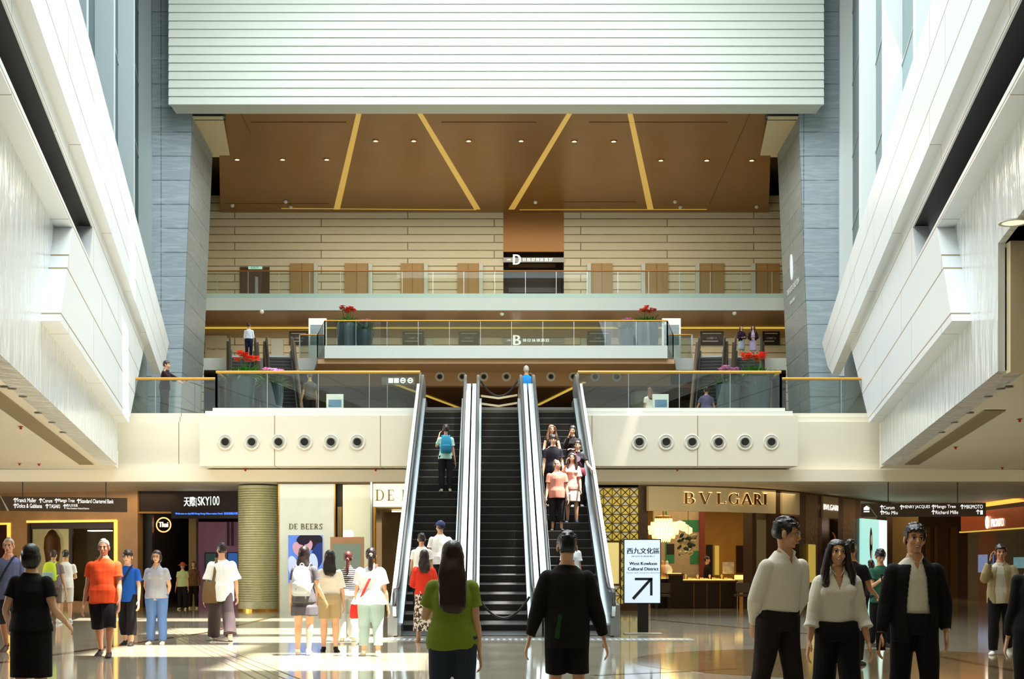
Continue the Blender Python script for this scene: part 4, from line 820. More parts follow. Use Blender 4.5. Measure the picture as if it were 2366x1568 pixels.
# observation deck entrance
Yk = 47.2; xa, xb = X(318, Yk), X(552, 46.2)
t = thing('shopfront', 'dark entrance of the observation deck with a lit name sign', 'shopfront', ((xa + xb) / 2, Yk, 0)); M_EB = mat('dark_bronze', '2b1c12', .35, .3)
MB().box(xa, Yk - .1, Z(1184, Yk), xb + .8, Yk + .2, ZC).build('fascia', M_EB, t); MB().box(xa, Yk - .16, Z(1186, Yk), xb + .8, Yk - .1, Z(1182, Yk)).build('trim', M_BRASS, t)
MB().box(xa, Yk + .2, 0, xa + .45, Yk + .5, ZC).build('pillar', M_BLACK, t); MB().box(X(436, 48), 48, 0, X(453, 48), 48.4, 3.2).build('pillar', mat('brass_dark', '7a6538', .4, .5), t)
MB().box(X(200, 57), 57, 0, X(640, 57), 57.2, ZC).box(-12.78, 47.7, 0, -12.7, 57, ZC).build('back_wall', mat('inner_black', '15100e', .5), t)
MB().box(X(453, 50.5), 50.5, 0, X(640, 50.5), 50.8, 3.1).build('pink_wall', mat('mauve_wall', 'a87c92', .5, emit='a06c88', es=.12, var=.1), t)
for px in (524, 534): MB().box(X(px, 50.3), 50.3, Z(1260, 50), X(px + 4, 50.3), 50.45, 3.1).build('rib', mat('mauve_dark', '5a3444', .4), t)
mb = MB(); yy = Yk - .12
put_text(mb, '天際', (X(425, yy), yy, Z(1169, yy)), u, up, X(451, yy) - X(425, yy), .33, bold=.006); mb.box(X(453, yy), yy - .01, Z(1170, yy), X(454, yy), yy, Z(1150, yy))
put_text(mb, 'SKY', (X(457, yy), yy, Z(1167, yy)), u, up, X(484, yy) - X(457, yy), .3, bold=.004); put_text(mb, '100', (X(486, yy), yy, Z(1167, yy)), u, up, X(507, yy) - X(486, yy), .32); mb.build('lettering', mat('sign_cyan_white', 'ffffff', .5, emit='dff6f4', es=1.2), t)
t = thing('led_ticker', 'blue scrolling message display under the entrance sign', 'display', (X(480, Yk), Yk - .3, Z(1187, Yk)))
MB().box(X(400, Yk), Yk - .3, Z(1198, Yk), xb + .5, Yk - .17, Z(1181, Yk)).build('housing', mat('ticker_black', '140e18', .3), t); mb = MB(); put_text(mb, 'Welcome to sky100 Hong Kong Observation Deck  歡迎蒞臨天際', (X(405, Yk - .31), Yk - .31, Z(1190, Yk)), u, up, X(548, Yk) - X(405, Yk), .09, bold=.004); mb.build('lettering', mat('ticker_blue', '4060ff', .5, emit='3c6cff', es=2.2), t)
Yn = 48.0; c = Vector((X(378, Yn), Yn, Z(1212, Yn))); t = thing('neon_sign', 'round orange rimmed neon sign in the dark entrance', 'sign', c); NE = mat('neon_white', 'ffffff', .5, emit='ffd8b0', es=2.5)
MB().tube([c + Vector((.25 * math.cos(a), 0, .25 * math.sin(a))) for a in np.linspace(0, 6.283, 33)[:-1]], .022, 6, closed=True).build('ring', mat('neon_orange', 'ffb080', .5, emit='ff9a58', es=2.5), t, True)
mb = MB(); put_text(mb, 'Thai', c + Vector((0, -.02, -.08)), u, up, .32, .18, True, bold=.012); mb.build('lettering', NE, t)
MB().tube([c + Vector((0, .05, .25)), Vector((c.x, c.y + .05, ZC))], .01, 5).build('hanger', M_BLACK, t)
for i, (a, b, z0_, z1_, c_, s_) in enumerate(((473, 500, 1345, 1276, '2a4038', 'dim green'), (525, 550, 1330, 1275, '2a5a9a', 'blue'))):
    Yn = 50.3; t = thing('wall_screen', '%s display screen on the mauve wall inside the entrance' % s_, 'screen', (X((a + b) / 2, Yn), Yn, Z(1310, Yn)))
    MB().box(X(a, Yn), Yn, Z(z0_, Yn), X(b, Yn), Yn + .15, Z(z1_, Yn)).build('housing', M_BLACK, t); MB().box(X(a + 2, Yn), Yn - .01, Z(z0_ - 2, Yn), X(b - 1, Yn), Yn, Z(z1_ + 2, Yn)).build('display', mat('disp' + c_, c_, .3, emit=c_, es=.7), t)
# glass drum, diamond shop
M_DRUM = mat('beaded_glass_drum', 'c2c09a', .15, .1, var=.12, vscale=6, bump=.5, bscale=60)
t = thing('glass_drum', 'curved olive glass shop corner with fine horizontal beads', 'shopfront', (-7.5, 43.7, 0)); t['kind'] = 'structure'
c = (X(597, 43.6), 43.7); MB().lathe([(.66, .06), (.66, 4.0)], (c[0], c[1], 0), 40).build('shell', M_DRUM, t, True); MB().lathe([(.68, 0), (.68, .07), (.66, .07)], (c[0], c[1], 0), 40).build('base', M_BRASS, t)
mb = MB()
for k in range(48): mb.lathe([(.66, 0), (.667, .015), (.66, .03)], (c[0], c[1], .3 + k * .076), 40, cap=False)
mb.build('beading', mat('bead_olive', '9a9868', .25, .2), t)
YB = 42.0; M_PW = mat('pale_green_glass_wall', 'd6e0da', .12, var=.03); x0, x1 = X(645, YB), X(772, YB)
t = thing('shopfront', 'pale diamond shop wall with a lettered name and a blue poster', 'shopfront', ((x0 + x1) / 2, YB, 0))
MB().box(x0, YB, 0, x1, YB + 1.5, ZC).build('wall_panel', M_PW, t); MB().box(x0 - .03, YB - .02, 0, x0, YB + .1, ZC).build('edge_trim', M_BRASS, t); MB().box(x1, YB - .02, 0, x1 + .04, YB + .1, ZC).build('edge_trim', M_BRASS, t)
MB().box(x1 + .04, YB + .5, 0, X(792, YB), YB + 1.5, ZC).build('dark_gap', mat('gap_brown', '2c2014', .4), t); MB().box(X(779, YB), YB + .1, 0, X(789, YB), YB + .4, Z(1170, YB)).build('gold_post', mat('gold_post', '8d7446', .35, .6), t)
MB().box(X(792, YB), YB, 0, X(858, YB), YB + .1, ZC - .1).build('glass_panel', mat('pale_panel_lit', 'dde0c8', .12, emit='dde0c0', es=.12), t)
MB().box(X(640, YB), YB - .05, ZC - .08, X(1000, YB), YB + .1, ZC).build('head_trim', mat('head_brown', '5a4526', .4, .4), t)
mb = MB(); Hh = .17; adv = [.92, .75, .45, .85, .78, .78, .85, .6]; tot = sum(adv); sc_ = (X(745, YB) - X(668, YB)) / tot
serif(mb, 'DE BEERS'.replace(' ', '_'), (X(668, YB), YB - .005, Z(1222, YB)), u, up, Hh, [v * sc_ / Hh for v in adv], Wd=sc_ / Hh * .92, depth=.015); mb.build('lettering', mat('bronze_letters', '6a5c34', .35, .5), t)
xs0, xs1 = X(862, 41.6), X(1000, 41.6); Ya = 41.6
t = thing('shopfront', 'lit white lintel sign over the brown doorway behind the left escalator', 'shopfront', ((xs0 + xs1) / 2, Ya, 0))
MB().box(xs0, Ya, Z(1170, Ya), xs1, Ya + .3, Z(1117, Ya)).build('lintel', mat('lintel_white', 'f2eeda', .3, emit='f2ecd0', es=.3), t); MB().box(xs0, Ya - .02, Z(1117, Ya), xs1, Ya + .3, ZC).build('head_trim', mat('head_brown', '5a4526', .4, .4), t)
MB().box(xs0, Ya, 0, xs0 + .07, Ya + .3, Z(1170, Ya)).build('door_jamb', M_BRASS, t); MB().box(xs0 - .08, Ya - .05, 0, xs0 - .02, Ya + .3, ZC).build('door_jamb', M_STEEL, t)
MB().box(xs0, 45, 0, X(1400, 45), 45.3, ZC).build('inner_wall', mat('inner_brown', '7c6038', .5, var=.1), t); MB().box(xs0 + .07, Ya + .3, Z(1172, Ya), xs1, 45, Z(1170, Ya)).build('inner_soffit', mat('inner_cream', 'd9c59a', .5), t)
MB().box(X(905, 43), 43, Z(1182, 43), X(950, 43), 43.2, Z(1179, 43)).build('lamp_tube', mat('tube_white', 'ffffff', .4, emit='ffe8b8', es=2.5), t)
mb = MB(); Hh = .33; adv = [.95, .72, .45, .8, .8, .8, .8, .6]; serif(mb, 'DE_BEERS', (X(868, Ya), Ya - .005, Z(1156, Ya)), u, up, Hh, [v * 1.15 for v in adv], depth=.02); mb.build('lettering', mat('bronze_letters', '6a5c34', .35, .5), t)
# blue poster of two faces
Yp = YB - .03; xa, xb = X(666, Yp), X(745, Yp); za, zb2 = Z(1345, Yp), Z(1236, Yp)
t = thing('poster', 'blue advertising poster of two people leaning together on the pale wall', 'poster', ((xa + xb) / 2, Yp, za))
MB().box(xa, Yp, za, xb, Yp + .03, zb2).build('backing', mat('poster_blue', '5c80d8', .3, emit='5078d8', es=.45, var=.25, vscale=.8), t)
def disc(mb, px, py, rx, ry, rot=0, dy=.003, mi=0):
    cc = P(px, py, Yp); a_ = math.cos(rot); b_ = math.sin(rot); mb.prism([(min(max(cc.x + rx * math.cos(w) * a_ - ry * math.sin(w) * b_, xa), xb), Yp - dy, min(max(cc.z + rx * math.cos(w) * b_ + ry * math.sin(w) * a_, za), zb2)) for w in np.linspace(0, 6.283, 25)[:-1]], (0, -.001, 0), mi)
mb = MB(); disc(mb, 716, 1250, .42, .28, 0, .003, 0); disc(mb, 733, 1285, .2, .45, -.3, .004, 1); disc(mb, 690, 1268, .17, .24, .5, .005, 2); disc(mb, 712, 1262, .12, .2, -.4, .006, 2); disc(mb, 724, 1300, .14, .3, .1, .0062, 3); disc(mb, 678, 1310, .16, .36, .2, .0065, 3); disc(mb, 702, 1248, .2, .14, .2, .007, 0)
mb.build('picture', [mat('poster_hair', '1c1830', .3), mat('poster_suit', '20357c', .3, emit='20357c', es=.3), mat('poster_skin', 'c8a0b8', .3, emit='c090b0', es=.2), mat('poster_light', 'b8c8f0', .3, emit='b0c4f0', es=.4)], t)
# brown framed board and lamp
Yp = 33.0; t = thing('display_board', 'brown framed grey green board standing on the floor behind the shoppers', 'board', (X(802, Yp), Yp, 0))
MB().box(X(763, Yp), Yp, .25, X(840, Yp), Yp + .12, Z(1240, Yp)).build('frame', mat('board_frame', 'a87c58', .5), t); MB().box(X(769, Yp), Yp - .01, .4, X(834, Yp), Yp, Z(1256, Yp)).build('board', mat('board_green', '7c8a7e', .3), t)
for px in (770, 833): MB().box(X(px, Yp) - .03, Yp, 0, X(px, Yp) + .03, Yp + .1, .26).build('leg', mat('board_frame', 'a87c58', .5), t)
tag(MB().lathe([(.01, 0), (.12, 0), (.13, .05), (.11, .14), (.05, .17), (.01, .17)], (X(804, Yp), Yp + .06, Z(1240, Yp)), 20).build('lamp', mat('white_lamp', 'fff6e8', .4, emit='fff0dc', es=1.2), None, True), 'small glowing white lamp on top of the brown framed board', 'lamp')
# ================================================================== SHOPFRONTS, RIGHT
def rseg(mb, p0, p1, z0, z1, th=.15, mi=0):
    a, b = Vector((p0[0], p0[1], z0)), Vector((p1[0], p1[1], z0)); d = (b - a).normalized(); n = Vector((d.y, -d.x, 0)); mb.prism([a, b, b - n * th, a - n * th], (0, 0, z1 - z0), mi)
RC = [(1370, 43.8), (1475, 43.8), (1600, 44.3), (1700, 45.0), (1790, 46.2), (1850, 47.6), (1900, 49.2), (1960, 51.2), (2060, 55), (2122, 57.5)]
def rc(px):
    for (a, ya), (b, yb) in zip(RC[:-1], RC[1:]):
        if a <= px <= b: k = (px - a) / (b - a); Y = ya + (yb - ya) * k; return (X(px, Y), Y)
M_FB = mat('shop_bronze', '4d3620', .4, .3, var=.08); M_CRM = mat('cream_header', 'd8c8a0', .5)
t = thing('shopfront', 'jewellery shop with yellow lattice screens and a cream name header', 'shopfront', (X(1560, 44), 44, 0))
mb = MB(); [rseg(mb, rc(a), rc(b), Z(1126, 44), ZC) for a, b in ((1370, 1475), (1475, 1600), (1600, 1700), (1700, 1790), (1790, 1850), (1850, 1900), (1900, 1960), (1960, 2060))]; mb.build('head_beam', M_FB, t)
for i, (a, b) in enumerate(((1475, 1497), (1738, 1747), (1770, 1805), (1847, 1862), (1889, 1899), (1936, 1948), (1976, 1988), (2048, 2062))):
    mb = MB(); rseg(mb, rc(a), rc(b), 0, Z(1126, 44), .4); mb.build('pillar', M_FB, t)
for a, b in ((1748, 1770),):
    mb = MB(); rseg(mb, rc(a), rc(b), 0, 3.0, .2); mb.build('stone_pillar', mat('olive_pillar', '8d8262', .5), t)
mb = MB(); pts = [(1497, 0), (1560, 0), (1620, 0), (1680, 0), (1740, 0), (1789, 0)]
for (a, _), (b, _) in zip(pts[:-1], pts[1:]):
    p, q = rc(a), rc(b); rseg(mb, (p[0], p[1] - .25), (q[0], q[1] - .25), Z(1181, 44.2), Z(1125, 44.2), .2)
mb.build('header', M_CRM, t)
mbl = MB(); mbh = MB()
for ch, px, w in zip('BVLGARI', (1577, 1613, 1652, 1679, 1709, 1737, 1759), (25, 27, 21, 26, 25, 19, 9)):
    p = rc(px); q = rc(px + w); d = Vector((q[0] - p[0], q[1] - p[1], 0)); Hh = .36; z_ = Z(1164 + (px - 1576) * .012, p[1]); wl = d.length / {'B': .7, 'V': .85, 'L': .65, 'G': 1.0, 'A': .85, 'R': .78, 'I': .3}[ch] / Hh
    serif(mbl, ch, (p[0], p[1] - .28, z_), d, up, Hh, [1], Wd=wl * .97, depth=.03)
    put_y = Vector((p[0], p[1] - .262, z_)); serif(mbh, ch, (p[0] + .012, p[1] - .262, z_ + .012), d, up, Hh * 1.03, [1], Wd=wl, depth=.004)
mbl.build('lettering', mat('dark_gold_letters', '5a3818', .3, .4), t); mbh.build('letter_halo', mat('letter_glow', 'ffe0a0', .5, emit='ffd890', es=1.6), t)
# lattice screens
M_LAT = mat('lattice_brown', '5a4826', .4, .4); M_YEL = mat('lattice_yellow_glass', 'dcc860', .5, emit='d8c050', es=.28); M_YEL2 = mat('lattice_pale_glass', 'd8d4b8', .4, emit='d0ccb0', es=.15)
def lattice(px0, px1, py0, py1, Y, nx, nz):
    xa, xb = X(px0, Y), X(px1, Y); za, zb = Z(py1, Y), Z(py0, Y); mb = MB(); g = MB(); dx, dz = (xb - xa) / nx, (zb - za) / nz
    for i in range(nx):
        for j in range(nz):
            x, z = xa + i * dx, za + j * dz; cxx, czz = x + dx / 2, z + dz / 2; cs = [(x, Y, z), (x + dx, Y, z), (x + dx, Y, z + dz), (x, Y, z + dz)]
            for k in range(4): g.add([(cxx, Y, czz), cs[k], cs[(k + 1) % 4]], [(0, 1, 2)], (i * 3 + j * 5 + k * (i + j)) % 2)
            mb.tube([(x, Y - .015, z), (x + dx, Y - .015, z + dz)], .012, 4); mb.tube([(x + dx, Y - .015, z), (x, Y - .015, z + dz)], .012, 4)
            for c_ in ((x, z), (cxx, czz)): mb.tube([(c_[0], Y - .01, c_[1]), (c_[0], Y - .035, c_[1])], .035, 8)
    for i in range(nx + 1): mb.box(xa + i * dx - .012, Y - .03, za, xa + i * dx + .012, Y, zb)
    for j in range(nz + 1): mb.box(xa, Y - .03, za + j * dz - .012, xb, Y, za + j * dz + .012)
    g.build('lattice_glass', [M_YEL, M_YEL2], t, recalc=False); mb.build('lattice_bars', M_LAT, t)
lattice(1374, 1475, 1127, 1249, 43.75, 5, 6); lattice(1434, 1475, 1252, 1400, 43.75, 2, 7); lattice(1370, 1434, 1352, 1400, 43.75, 3, 2)
MB().box(X(1376, 43.75), 43.75, Z(1348, 43.75), X(1430, 43.75), 43.8, Z(1253, 43.75)).build('lit_panel', mat('lit_yellow_panel', 'ecdc9c', .5, emit='ead688', es=.45), t)
MB().box(X(1370, 43.75), 43.8, 0, X(1475, 43.75), 44.0, ZC).build('screen_backing', mat('lattice_back', '6e5b30', .5), t); MB().box(X(1370, 43.7), 43.68, 0, X(1497, 43.7), 43.8, .22).build('plinth', M_FB, t)
# small headers and windows along the curve
for i, (a, b, txt, z0p, z1p) in enumerate(((1806, 1846, '', 1187, 1135), (1900, 1935, 'BVLGARI', 1195, 1146))):
    p, q = rc(a), rc(b); mb = MB(); rseg(mb, (p[0], p[1] - .12), (q[0], q[1] - .12), Z(z0p, p[1]), Z(z1p, p[1]), .1); mb.build('small_header', M_CRM if i == 0 else mat('dim_cream', 'b8a478', .5), t)
    if txt: mb = MB(); d = Vector((q[0] - p[0], q[1] - p[1], 0)); put_text(mb, txt, Vector((p[0], p[1] - .16, Z(1177, p[1]))) + d * .03, d, up, d.length * .94, .2, bold=.012); mb.build('lettering', M_WSIGN, t)
for a, b in ((1862, 1889), (1948, 1976)):
    p, q = rc(a), rc(b); mb = MB(); rseg(mb, p, q, 0, Z(1130, p[1]), .2); mb.build('textured_panel', mat('gold_texture', '7a6434', .35, .5, bump=1.0, bscale=9, var=.3, vscale=14), t)
    mb = MB(); rseg(mb, (p[0] + .12, p[1] - .06), (q[0] - .06, q[1] - .06), Z(1345, p[1]), Z(1257, p[1]), .05); mb.build('lit_panel', mat('lit_gold_panel', 'd8c060', .5, emit='d0b450', es=.45), t)
for a, b in ((1805, 1847), (1899, 1936)):
    p, q = rc(a), rc(b); mb = MB(); rseg(mb, (p[0], p[1] + .3), (q[0], q[1] + .3), 0, 3.2, .1); mb.build('window_back', mat('window_dark', '2c170c', .2), t)
p, q = rc(1899), rc(1936)
MB().tube([Vector((p[0] + .35 + .18 * math.sin(a), p[1] + .1, 2.2 + .5 * math.cos(a))) for a in np.linspace(.3, 4.5, 14)], .03, 6).build('window_ornament', mat('ornament_gold', 'c87830', .3, .7), t, True)
# poster of a long haired portrait
p, q = rc(1988), rc(2047); p = Vector((p[0], p[1] - .15, 0)); q = Vector((q[0], q[1] - .15, 0)); d = (q - p).normalized(); n = Vector((d.y, -d.x, 0)); z0_, z1_ = Z(1400, p.y), Z(1197, p.y)
t = thing('backlit_poster', 'tall backlit teal portrait poster on the curved shopfront', 'poster', ((p + q) / 2))
mb = MB(); rseg(mb, p, q, z0_, z1_, .08); mb.build('light_box', mat('teal_poster', 'b0e6dc', .3, emit='a8e4da', es=.85), t)
mb = MB(); Lw = (q - p).length
def pd(fx, fz, rx, rz_, mi, dy): mb.prism([p + d * (fx * Lw + rx * math.cos(w)) + Vector((0, 0, z0_ + fz * (z1_ - z0_) + rz_ * math.sin(w))) + n * dy for w in np.linspace(0, 6.283, 25)[:-1]], n * .002, mi)
pd(.36, .72, .15, .62, 0, .004); pd(.37, .76, .085, .2, 1, .008); pd(.38, .58, .06, .22, 1, .0075); pd(.5, .28, .28, .5, 2, .01); mb.prism([p + d * Lw * .68 + Vector((0, 0, z0_ + .02)) + n * .003, q - d * .02 + Vector((0, 0, z0_ + .02)) + n * .003, q - d * .02 + Vector((0, 0, z1_ - .02)) + n * .003, p + d * Lw * .68 + Vector((0, 0, z1_ - .02)) + n * .003], n * .001, 2)
mb.build('picture', [mat('portrait_hair', '2a1c10', .3), mat('portrait_skin', 'd8b890', .3, emit='d8b890', es=.4), mat('portrait_white', 'e8faf4', .3, emit='e0f8f0', es=1.0)], t)
# inside the jewellery shop
struct('wall_shop_back', MB().box(X(1450, 54), 54, 0, X(1900, 54), 54.2, ZC), mat('amber_wall', 'c8923c', .5, var=.08), 'amber back wall inside the jewellery shop')
M_PNL = mat('taupe_tile', 'a8957c', .4, var=.08, vscale=5); M_GRN = mat('green_tile', '2c7a58', .35); M_RED = mat('dark_red_curtain', '6e2412', .6)
Yq = 50.0; t = thing('partition', 'partition of taupe and green tiles behind the chandelier in the jewellery shop', 'partition', (X(1560, Yq), Yq, 0))
MB().box(X(1510, Yq), Yq, 0, X(1617, Yq), Yq + .2, 3.7).build('panel', M_PNL, t)
for a, b, c_, d_, m_ in ((1577, 1614, 1228, 1201, M_GRN), (1542, 1558, 1300, 1281, M_GRN), (1540, 1558, 1281, 1256, M_BLACK), (1537, 1541, 1320, 1180, M_GRN), (1594, 1614, 1302, 1272, M_GRN)):
    MB().box(X(a, Yq), Yq - .02, Z(c_, Yq), X(b, Yq), Yq, Z(d_, Yq)).build('tile', m_, t)
MB().box(X(1617, 49.8), 49.8, 0, X(1629, 49.8), 50.2, 3.8).build('red_edge', M_RED, t)
for i, (a, b, za, zb, m_, nm, lb) in enumerate(((1632, 1646, 1345, 1258, M_BLACK, 'tall dark cabinet', 'narrow dark cabinet beside the clerk'), (1652, 1661, 1328, 1260, mat('lit_gold_panel', 'd8c060', .5, emit='d0b450', es=.45), 'lit niche', 'narrow glowing yellow niche in the amber wall'), (1701, 1733, 1322, 1260, mat('dark_picture', '35190e', .3), 'picture', 'large dark picture of a tree on the amber wall'))):
    tag(MB().box(X(a, 53.9), 53.85, Z(za, 53.9), X(b, 53.9), 54, Z(zb, 53.9)).build('wall_panel' if i else 'cabinet', m_), lb, 'panel' if i else 'cabinet')
t = thing('easel_picture', 'pale grey square picture standing on the jewellery counter', 'picture', (X(1683, 47), 47, Z(1325, 47)))
MB().box(X(1670, 47), 47.0, Z(1325, 47), X(1696, 47), 47.05, Z(1298, 47)).build('canvas', mat('pale_picture', 'c8c0ac', .5, var=.3, vscale=7), t)
# chandelier
cx2, cy2, cz2 = X(1533, 47.2), 47.2, Z(1222, 47.2)
t = thing('chandelier', 'large tiered crystal chandelier glowing in the jewellery shop', 'chandelier', (cx2, cy2, cz2)); M_CRY = mat('lit_crystal', 'fff0b0', .3, emit='ffdf90', es=1.3)
MB().tube([(cx2, cy2, ZC), (cx2, cy2, cz2 + .4)], .03, 8).build('stem', M_BRASS, t); MB().lathe([(.28, .36), (.3, .44), (.1, .48)], (cx2, cy2, cz2), 20).build('canopy', M_BRASS, t)
for k, (r_, z_, n_) in enumerate(((.28, .30, 20), (.42, .18, 30), (.52, .05, 36), (.5, -.1, 36), (.38, -.24, 28), (.22, -.36, 18))):
    mb = MB()
    for i in range(n_):
        a = 6.283 * i / n_; p = Vector((cx2 + r_ * math.cos(a), cy2 + r_ * math.sin(a), cz2 + z_)); mb.tube([p + Vector((0, 0, .07)), p + Vector((0, 0, .0)), p - Vector((0, 0, .09))], [.022, .034, .008], 5)
    mb.build('crystal_tier', M_CRY, t)
MB().ell((cx2, cy2, cz2 - .05), (.3, .3, .3)).build('bulb_core', mat('bulb_core', 'ffffff', .5, emit='fff0c0', es=5), t, True)
for k in range(3):
    mb = MB(); c_ = Vector((cx2 + .55 + .16 * k, cy2 - .1, cz2 + .15 - .1 * k)); mb.lathe([(.02, .14), (.2 - .04 * k, .08), (.2 - .04 * k, -.08), (.02, -.14)], c_, 14); mb.build('side_cluster', M_CRY, t, True)
# sprig sculpture (hanging dark cluster)
t = thing('hanging_ornament', 'hanging cluster of dark green and cream discs beside the chandelier', 'ornament', (X(1590, 46.6), 46.6, Z(1262, 46.6))); rnd = random.Random(9)
for k in range(26):
    px, py = 1566 + rnd.uniform(0, 42), 1236 + rnd.uniform(0, 44); 
    if (px - 1588) ** 2 / 500 + (py - 1260) ** 2 / 700 > 1.2: continue
    c_ = P(px, py, 46.6 + rnd.uniform(-.2, .2)); MB().ell(c_, (.12, .03, .07), Euler((rnd.uniform(-.5, .5), rnd.uniform(-.6, .6), rnd.uniform(-1, 1))).to_matrix(), 10, 6).build('disc', mat('disc_green', '34483a', .3, .3) if k % 3 else mat('disc_cream', 'b8a880', .3, .3), t, True)
MB().tube([(X(1590, 46.6), 46.6, 4.05), P(1590, 1255, 46.6)], .01, 5).build('cord', M_BLACK, t)
# counters
M_CNT = mat('dark_counter', '2c1d14', .25); M_LIT = mat('lit_vitrine', 'ffe6a0', .4, emit='ffd070', es=1.4)
for i, (a, b, zt_, Y, lb) in enumerate(((1578, 1702, 1340, 46.2, 'long dark curved jewellery counter with glowing top'), (1545, 1578, 1325, 46.0, 'tall dark pedestal counter left of the long one'), (1503, 1545, 1336, 46.6, 'low dark display counter behind the digital sign'))):
    t = thing('display_counter', lb, 'counter', (X((a + b) / 2, Y), Y, 0))
    MB().box(X(a, Y), Y, 0, X(b, Y), Y + .9, Z(zt_ + 4, Y)).build('body', M_CNT, t); MB().box(X(a, Y) - .03, Y - .04, Z(zt_ + 4, Y), X(b, Y) + .03, Y + .9, Z(zt_, Y)).build('top', mat('counter_top', '6b4a28', .2), t)
    MB().box(X(a + 3, Y), Y + .1, Z(zt_, Y), X(b - 3, Y), Y + .8, Z(zt_ - 1.5, Y)).build('lit_tray', M_LIT, t)
    if i != 1: MB().box(X(a + 3, Y), Y + .05, Z(zt_ - 1.5, Y), X(b - 3, Y), Y + .06, Z(zt_ - 13, Y)).build('glass_case', M_CLEAR, t)
for k in range(3): MB().box(X(1603 + 30 * k, 46.2), 46.18, 0.02, X(1604 + 30 * k, 46.2), 46.2, Z(1346, 46.2)).build('seam', M_BRASS, bpy.data.objects['display_counter'])
rnd = random.Random(5)
for k in range(12):
    px = 1584 + k * 9.3; p = P(px, 1338.4, 46.55); kind = k % 3
    mb = MB(); 
    if kind == 0: mb.lathe([(.05, 0), (.05, .02), (.02, .04), (.045, .14), (.01, .18)], p, 10)
    elif kind == 1: mb.box(p.x - .06, p.y - .05, p.z, p.x + .06, p.y + .05, p.z + .07)
    else: mb.lathe([(.01, 0), (.09, 0), (.1, .03), (.03, .05), (.01, .05)], p, 12)
    tag(mb.build('jewellery_display', mat('jewel_cream', 'f0d8a0', .4)), 'small cream jewellery stand on the long counter, ' + nth(k, 12), 'jewellery stand', 'stands on the jewellery counter')
t = thing('side_counter', 'white lit vitrine at the right end of the jewellery shop', 'counter', (X(1720, 47), 47, 0)); MB().box(X(1704, 47), 47, .75, X(1737, 47), 47.6, Z(1339, 47)).build('body', mat('vitrine_cream', 'e8d8b0', .4), t); MB().box(X(1704, 47), 46.99, Z(1338, 47), X(1737, 47), 47.6, Z(1328, 47)).build('lit_case', M_LIT, t)
for px in (1707, 1735): MB().box(X(px, 47) - .02, 47, 0, X(px, 47) + .02, 47.05, .76).build('leg', M_BLACK, t)
for i, (px, Y) in enumerate(((1713, 45.6), (1531, 45.3))):
    x_ = X(px, Y); t = thing('chair', ('dark chair under the lit vitrine' if i == 0 else 'dark chair behind the digital sign by the low counter'), 'chair', (x_, Y, 0)); mC = mat('chair_taupe', '4a3c2c', .6)
    MB().box(x_ - .23, Y - .22, .42, x_ + .23, Y + .22, .5).build('seat', mC, t); MB().box(x_ - .23, Y - .24, .55, x_ + .23, Y - .2, .88).build('backrest', mC, t)
    for sx_ in (-.2, .2):
        MB().box(x_ + sx_ - .015, Y - .24, .5, x_ + sx_ + .015, Y - .21, .6).build('upright', M_BLACK, t)
        for sy_ in (-.2, .2): MB().box(x_ + sx_ - .015, Y + sy_ - .015, 0, x_ + sx_ + .015, Y + sy_ + .015, .42).build('leg', M_BLACK, t)
for px, c_ in ((1531, 'd89a58'), (1541, 'd8d0b8')):
    p = P(px, 1333, 46.9); t = thing('bust_display', ('amber' if px == 1531 else 'pale') + ' necklace bust on the low counter behind the digital sign', 'bust', p)
    MB().lathe([(.12, 0), (.17, .1), (.2, .25), (.14, .38), (.05, .44), (.05, .55), (.02, .57)], p, 16).build('bust', mat('bust' + c_, c_, .5, emit=c_, es=.15), t, True)
lamp('AREA', 'jewellery_shop_light', (X(1620, 49), 48.5, 3.95), 200, (1.0, .76, .42), 6, 6, (0, 0, 0))
# far right: beige wall, corridor, orange cafe front
struct('wall_corridor_left', MB().box(X(2060, 57.5), 57.5, 0, X(2122, 57.5), 58, ZC), mat('gold_beige', 'a08648', .5, var=.06), 'beige wall at the end of the curved shopfronts')
Yc = 66.0
struct('wall_corridor_back', MB().box(X(2050, Yc), Yc, 0, X(2240, Yc), Yc + .3, ZC), mat('corridor_brown', '6a4a24', .4, var=.08), 'dim brown back wall of the right corridor')
for i, (a, b) in enumerate(((2135, 2146), (2156, 2163), (2193, 2210))): MB().box(X(a, Yc), Yc - .2, 0, X(b, Yc), Yc, 3.4).build('panel', mat('corridor_panel', '8a6a38', .5), bpy.data.objects['wall_corridor_back'])
lampm = M_GLOW; mb = MB(); a, b = Vector((X(2120, 64), 64, 3.9)), Vector((X(2345, 52), 52, 3.95)); mb.prism([a, b, b + Vector((.5, .3, 0)), a + Vector((.3, .3, 0))], (0, 0, .06)); struct('trim_cove', mb, M_GLOW, 'orange glowing ceiling cove over the right corridor')
Yf = 55.0; t = thing('shopfront', 'orange fronted cafe with a glowing round logo sign at the right edge', 'shopfront', (X(2300, Yf), Yf, 0)); p0 = (X(2220, 58), 58); p1 = (X(2420, 50), 50)
mb = MB(); rseg(mb, p0, p1, 2.95, 3.75, .3); mb.build('fascia', mat('orange_fascia', 'b04e1c', .3, emit='b04818', es=.08), t)
mb = MB(); rseg(mb, (p0[0], p0[1] + .2), (p1[0], p1[1] + .2), 2.9, 2.96, .1); mb.build('light_line', M_GOLDL, t)
dd = (Vector(p1) - Vector(p0)).normalized(); d3 = Vector((dd.x, dd.y, 0)); n3 = Vector((d3.y, -d3.x, 0))
def rp2(px):
    k = (px - CX) / F; s_ = (CAMX + k * p0[1] - p0[0]) / (dd.x - k * dd.y); return Vector((p0[0], p0[1], 0)) + d3 * s_
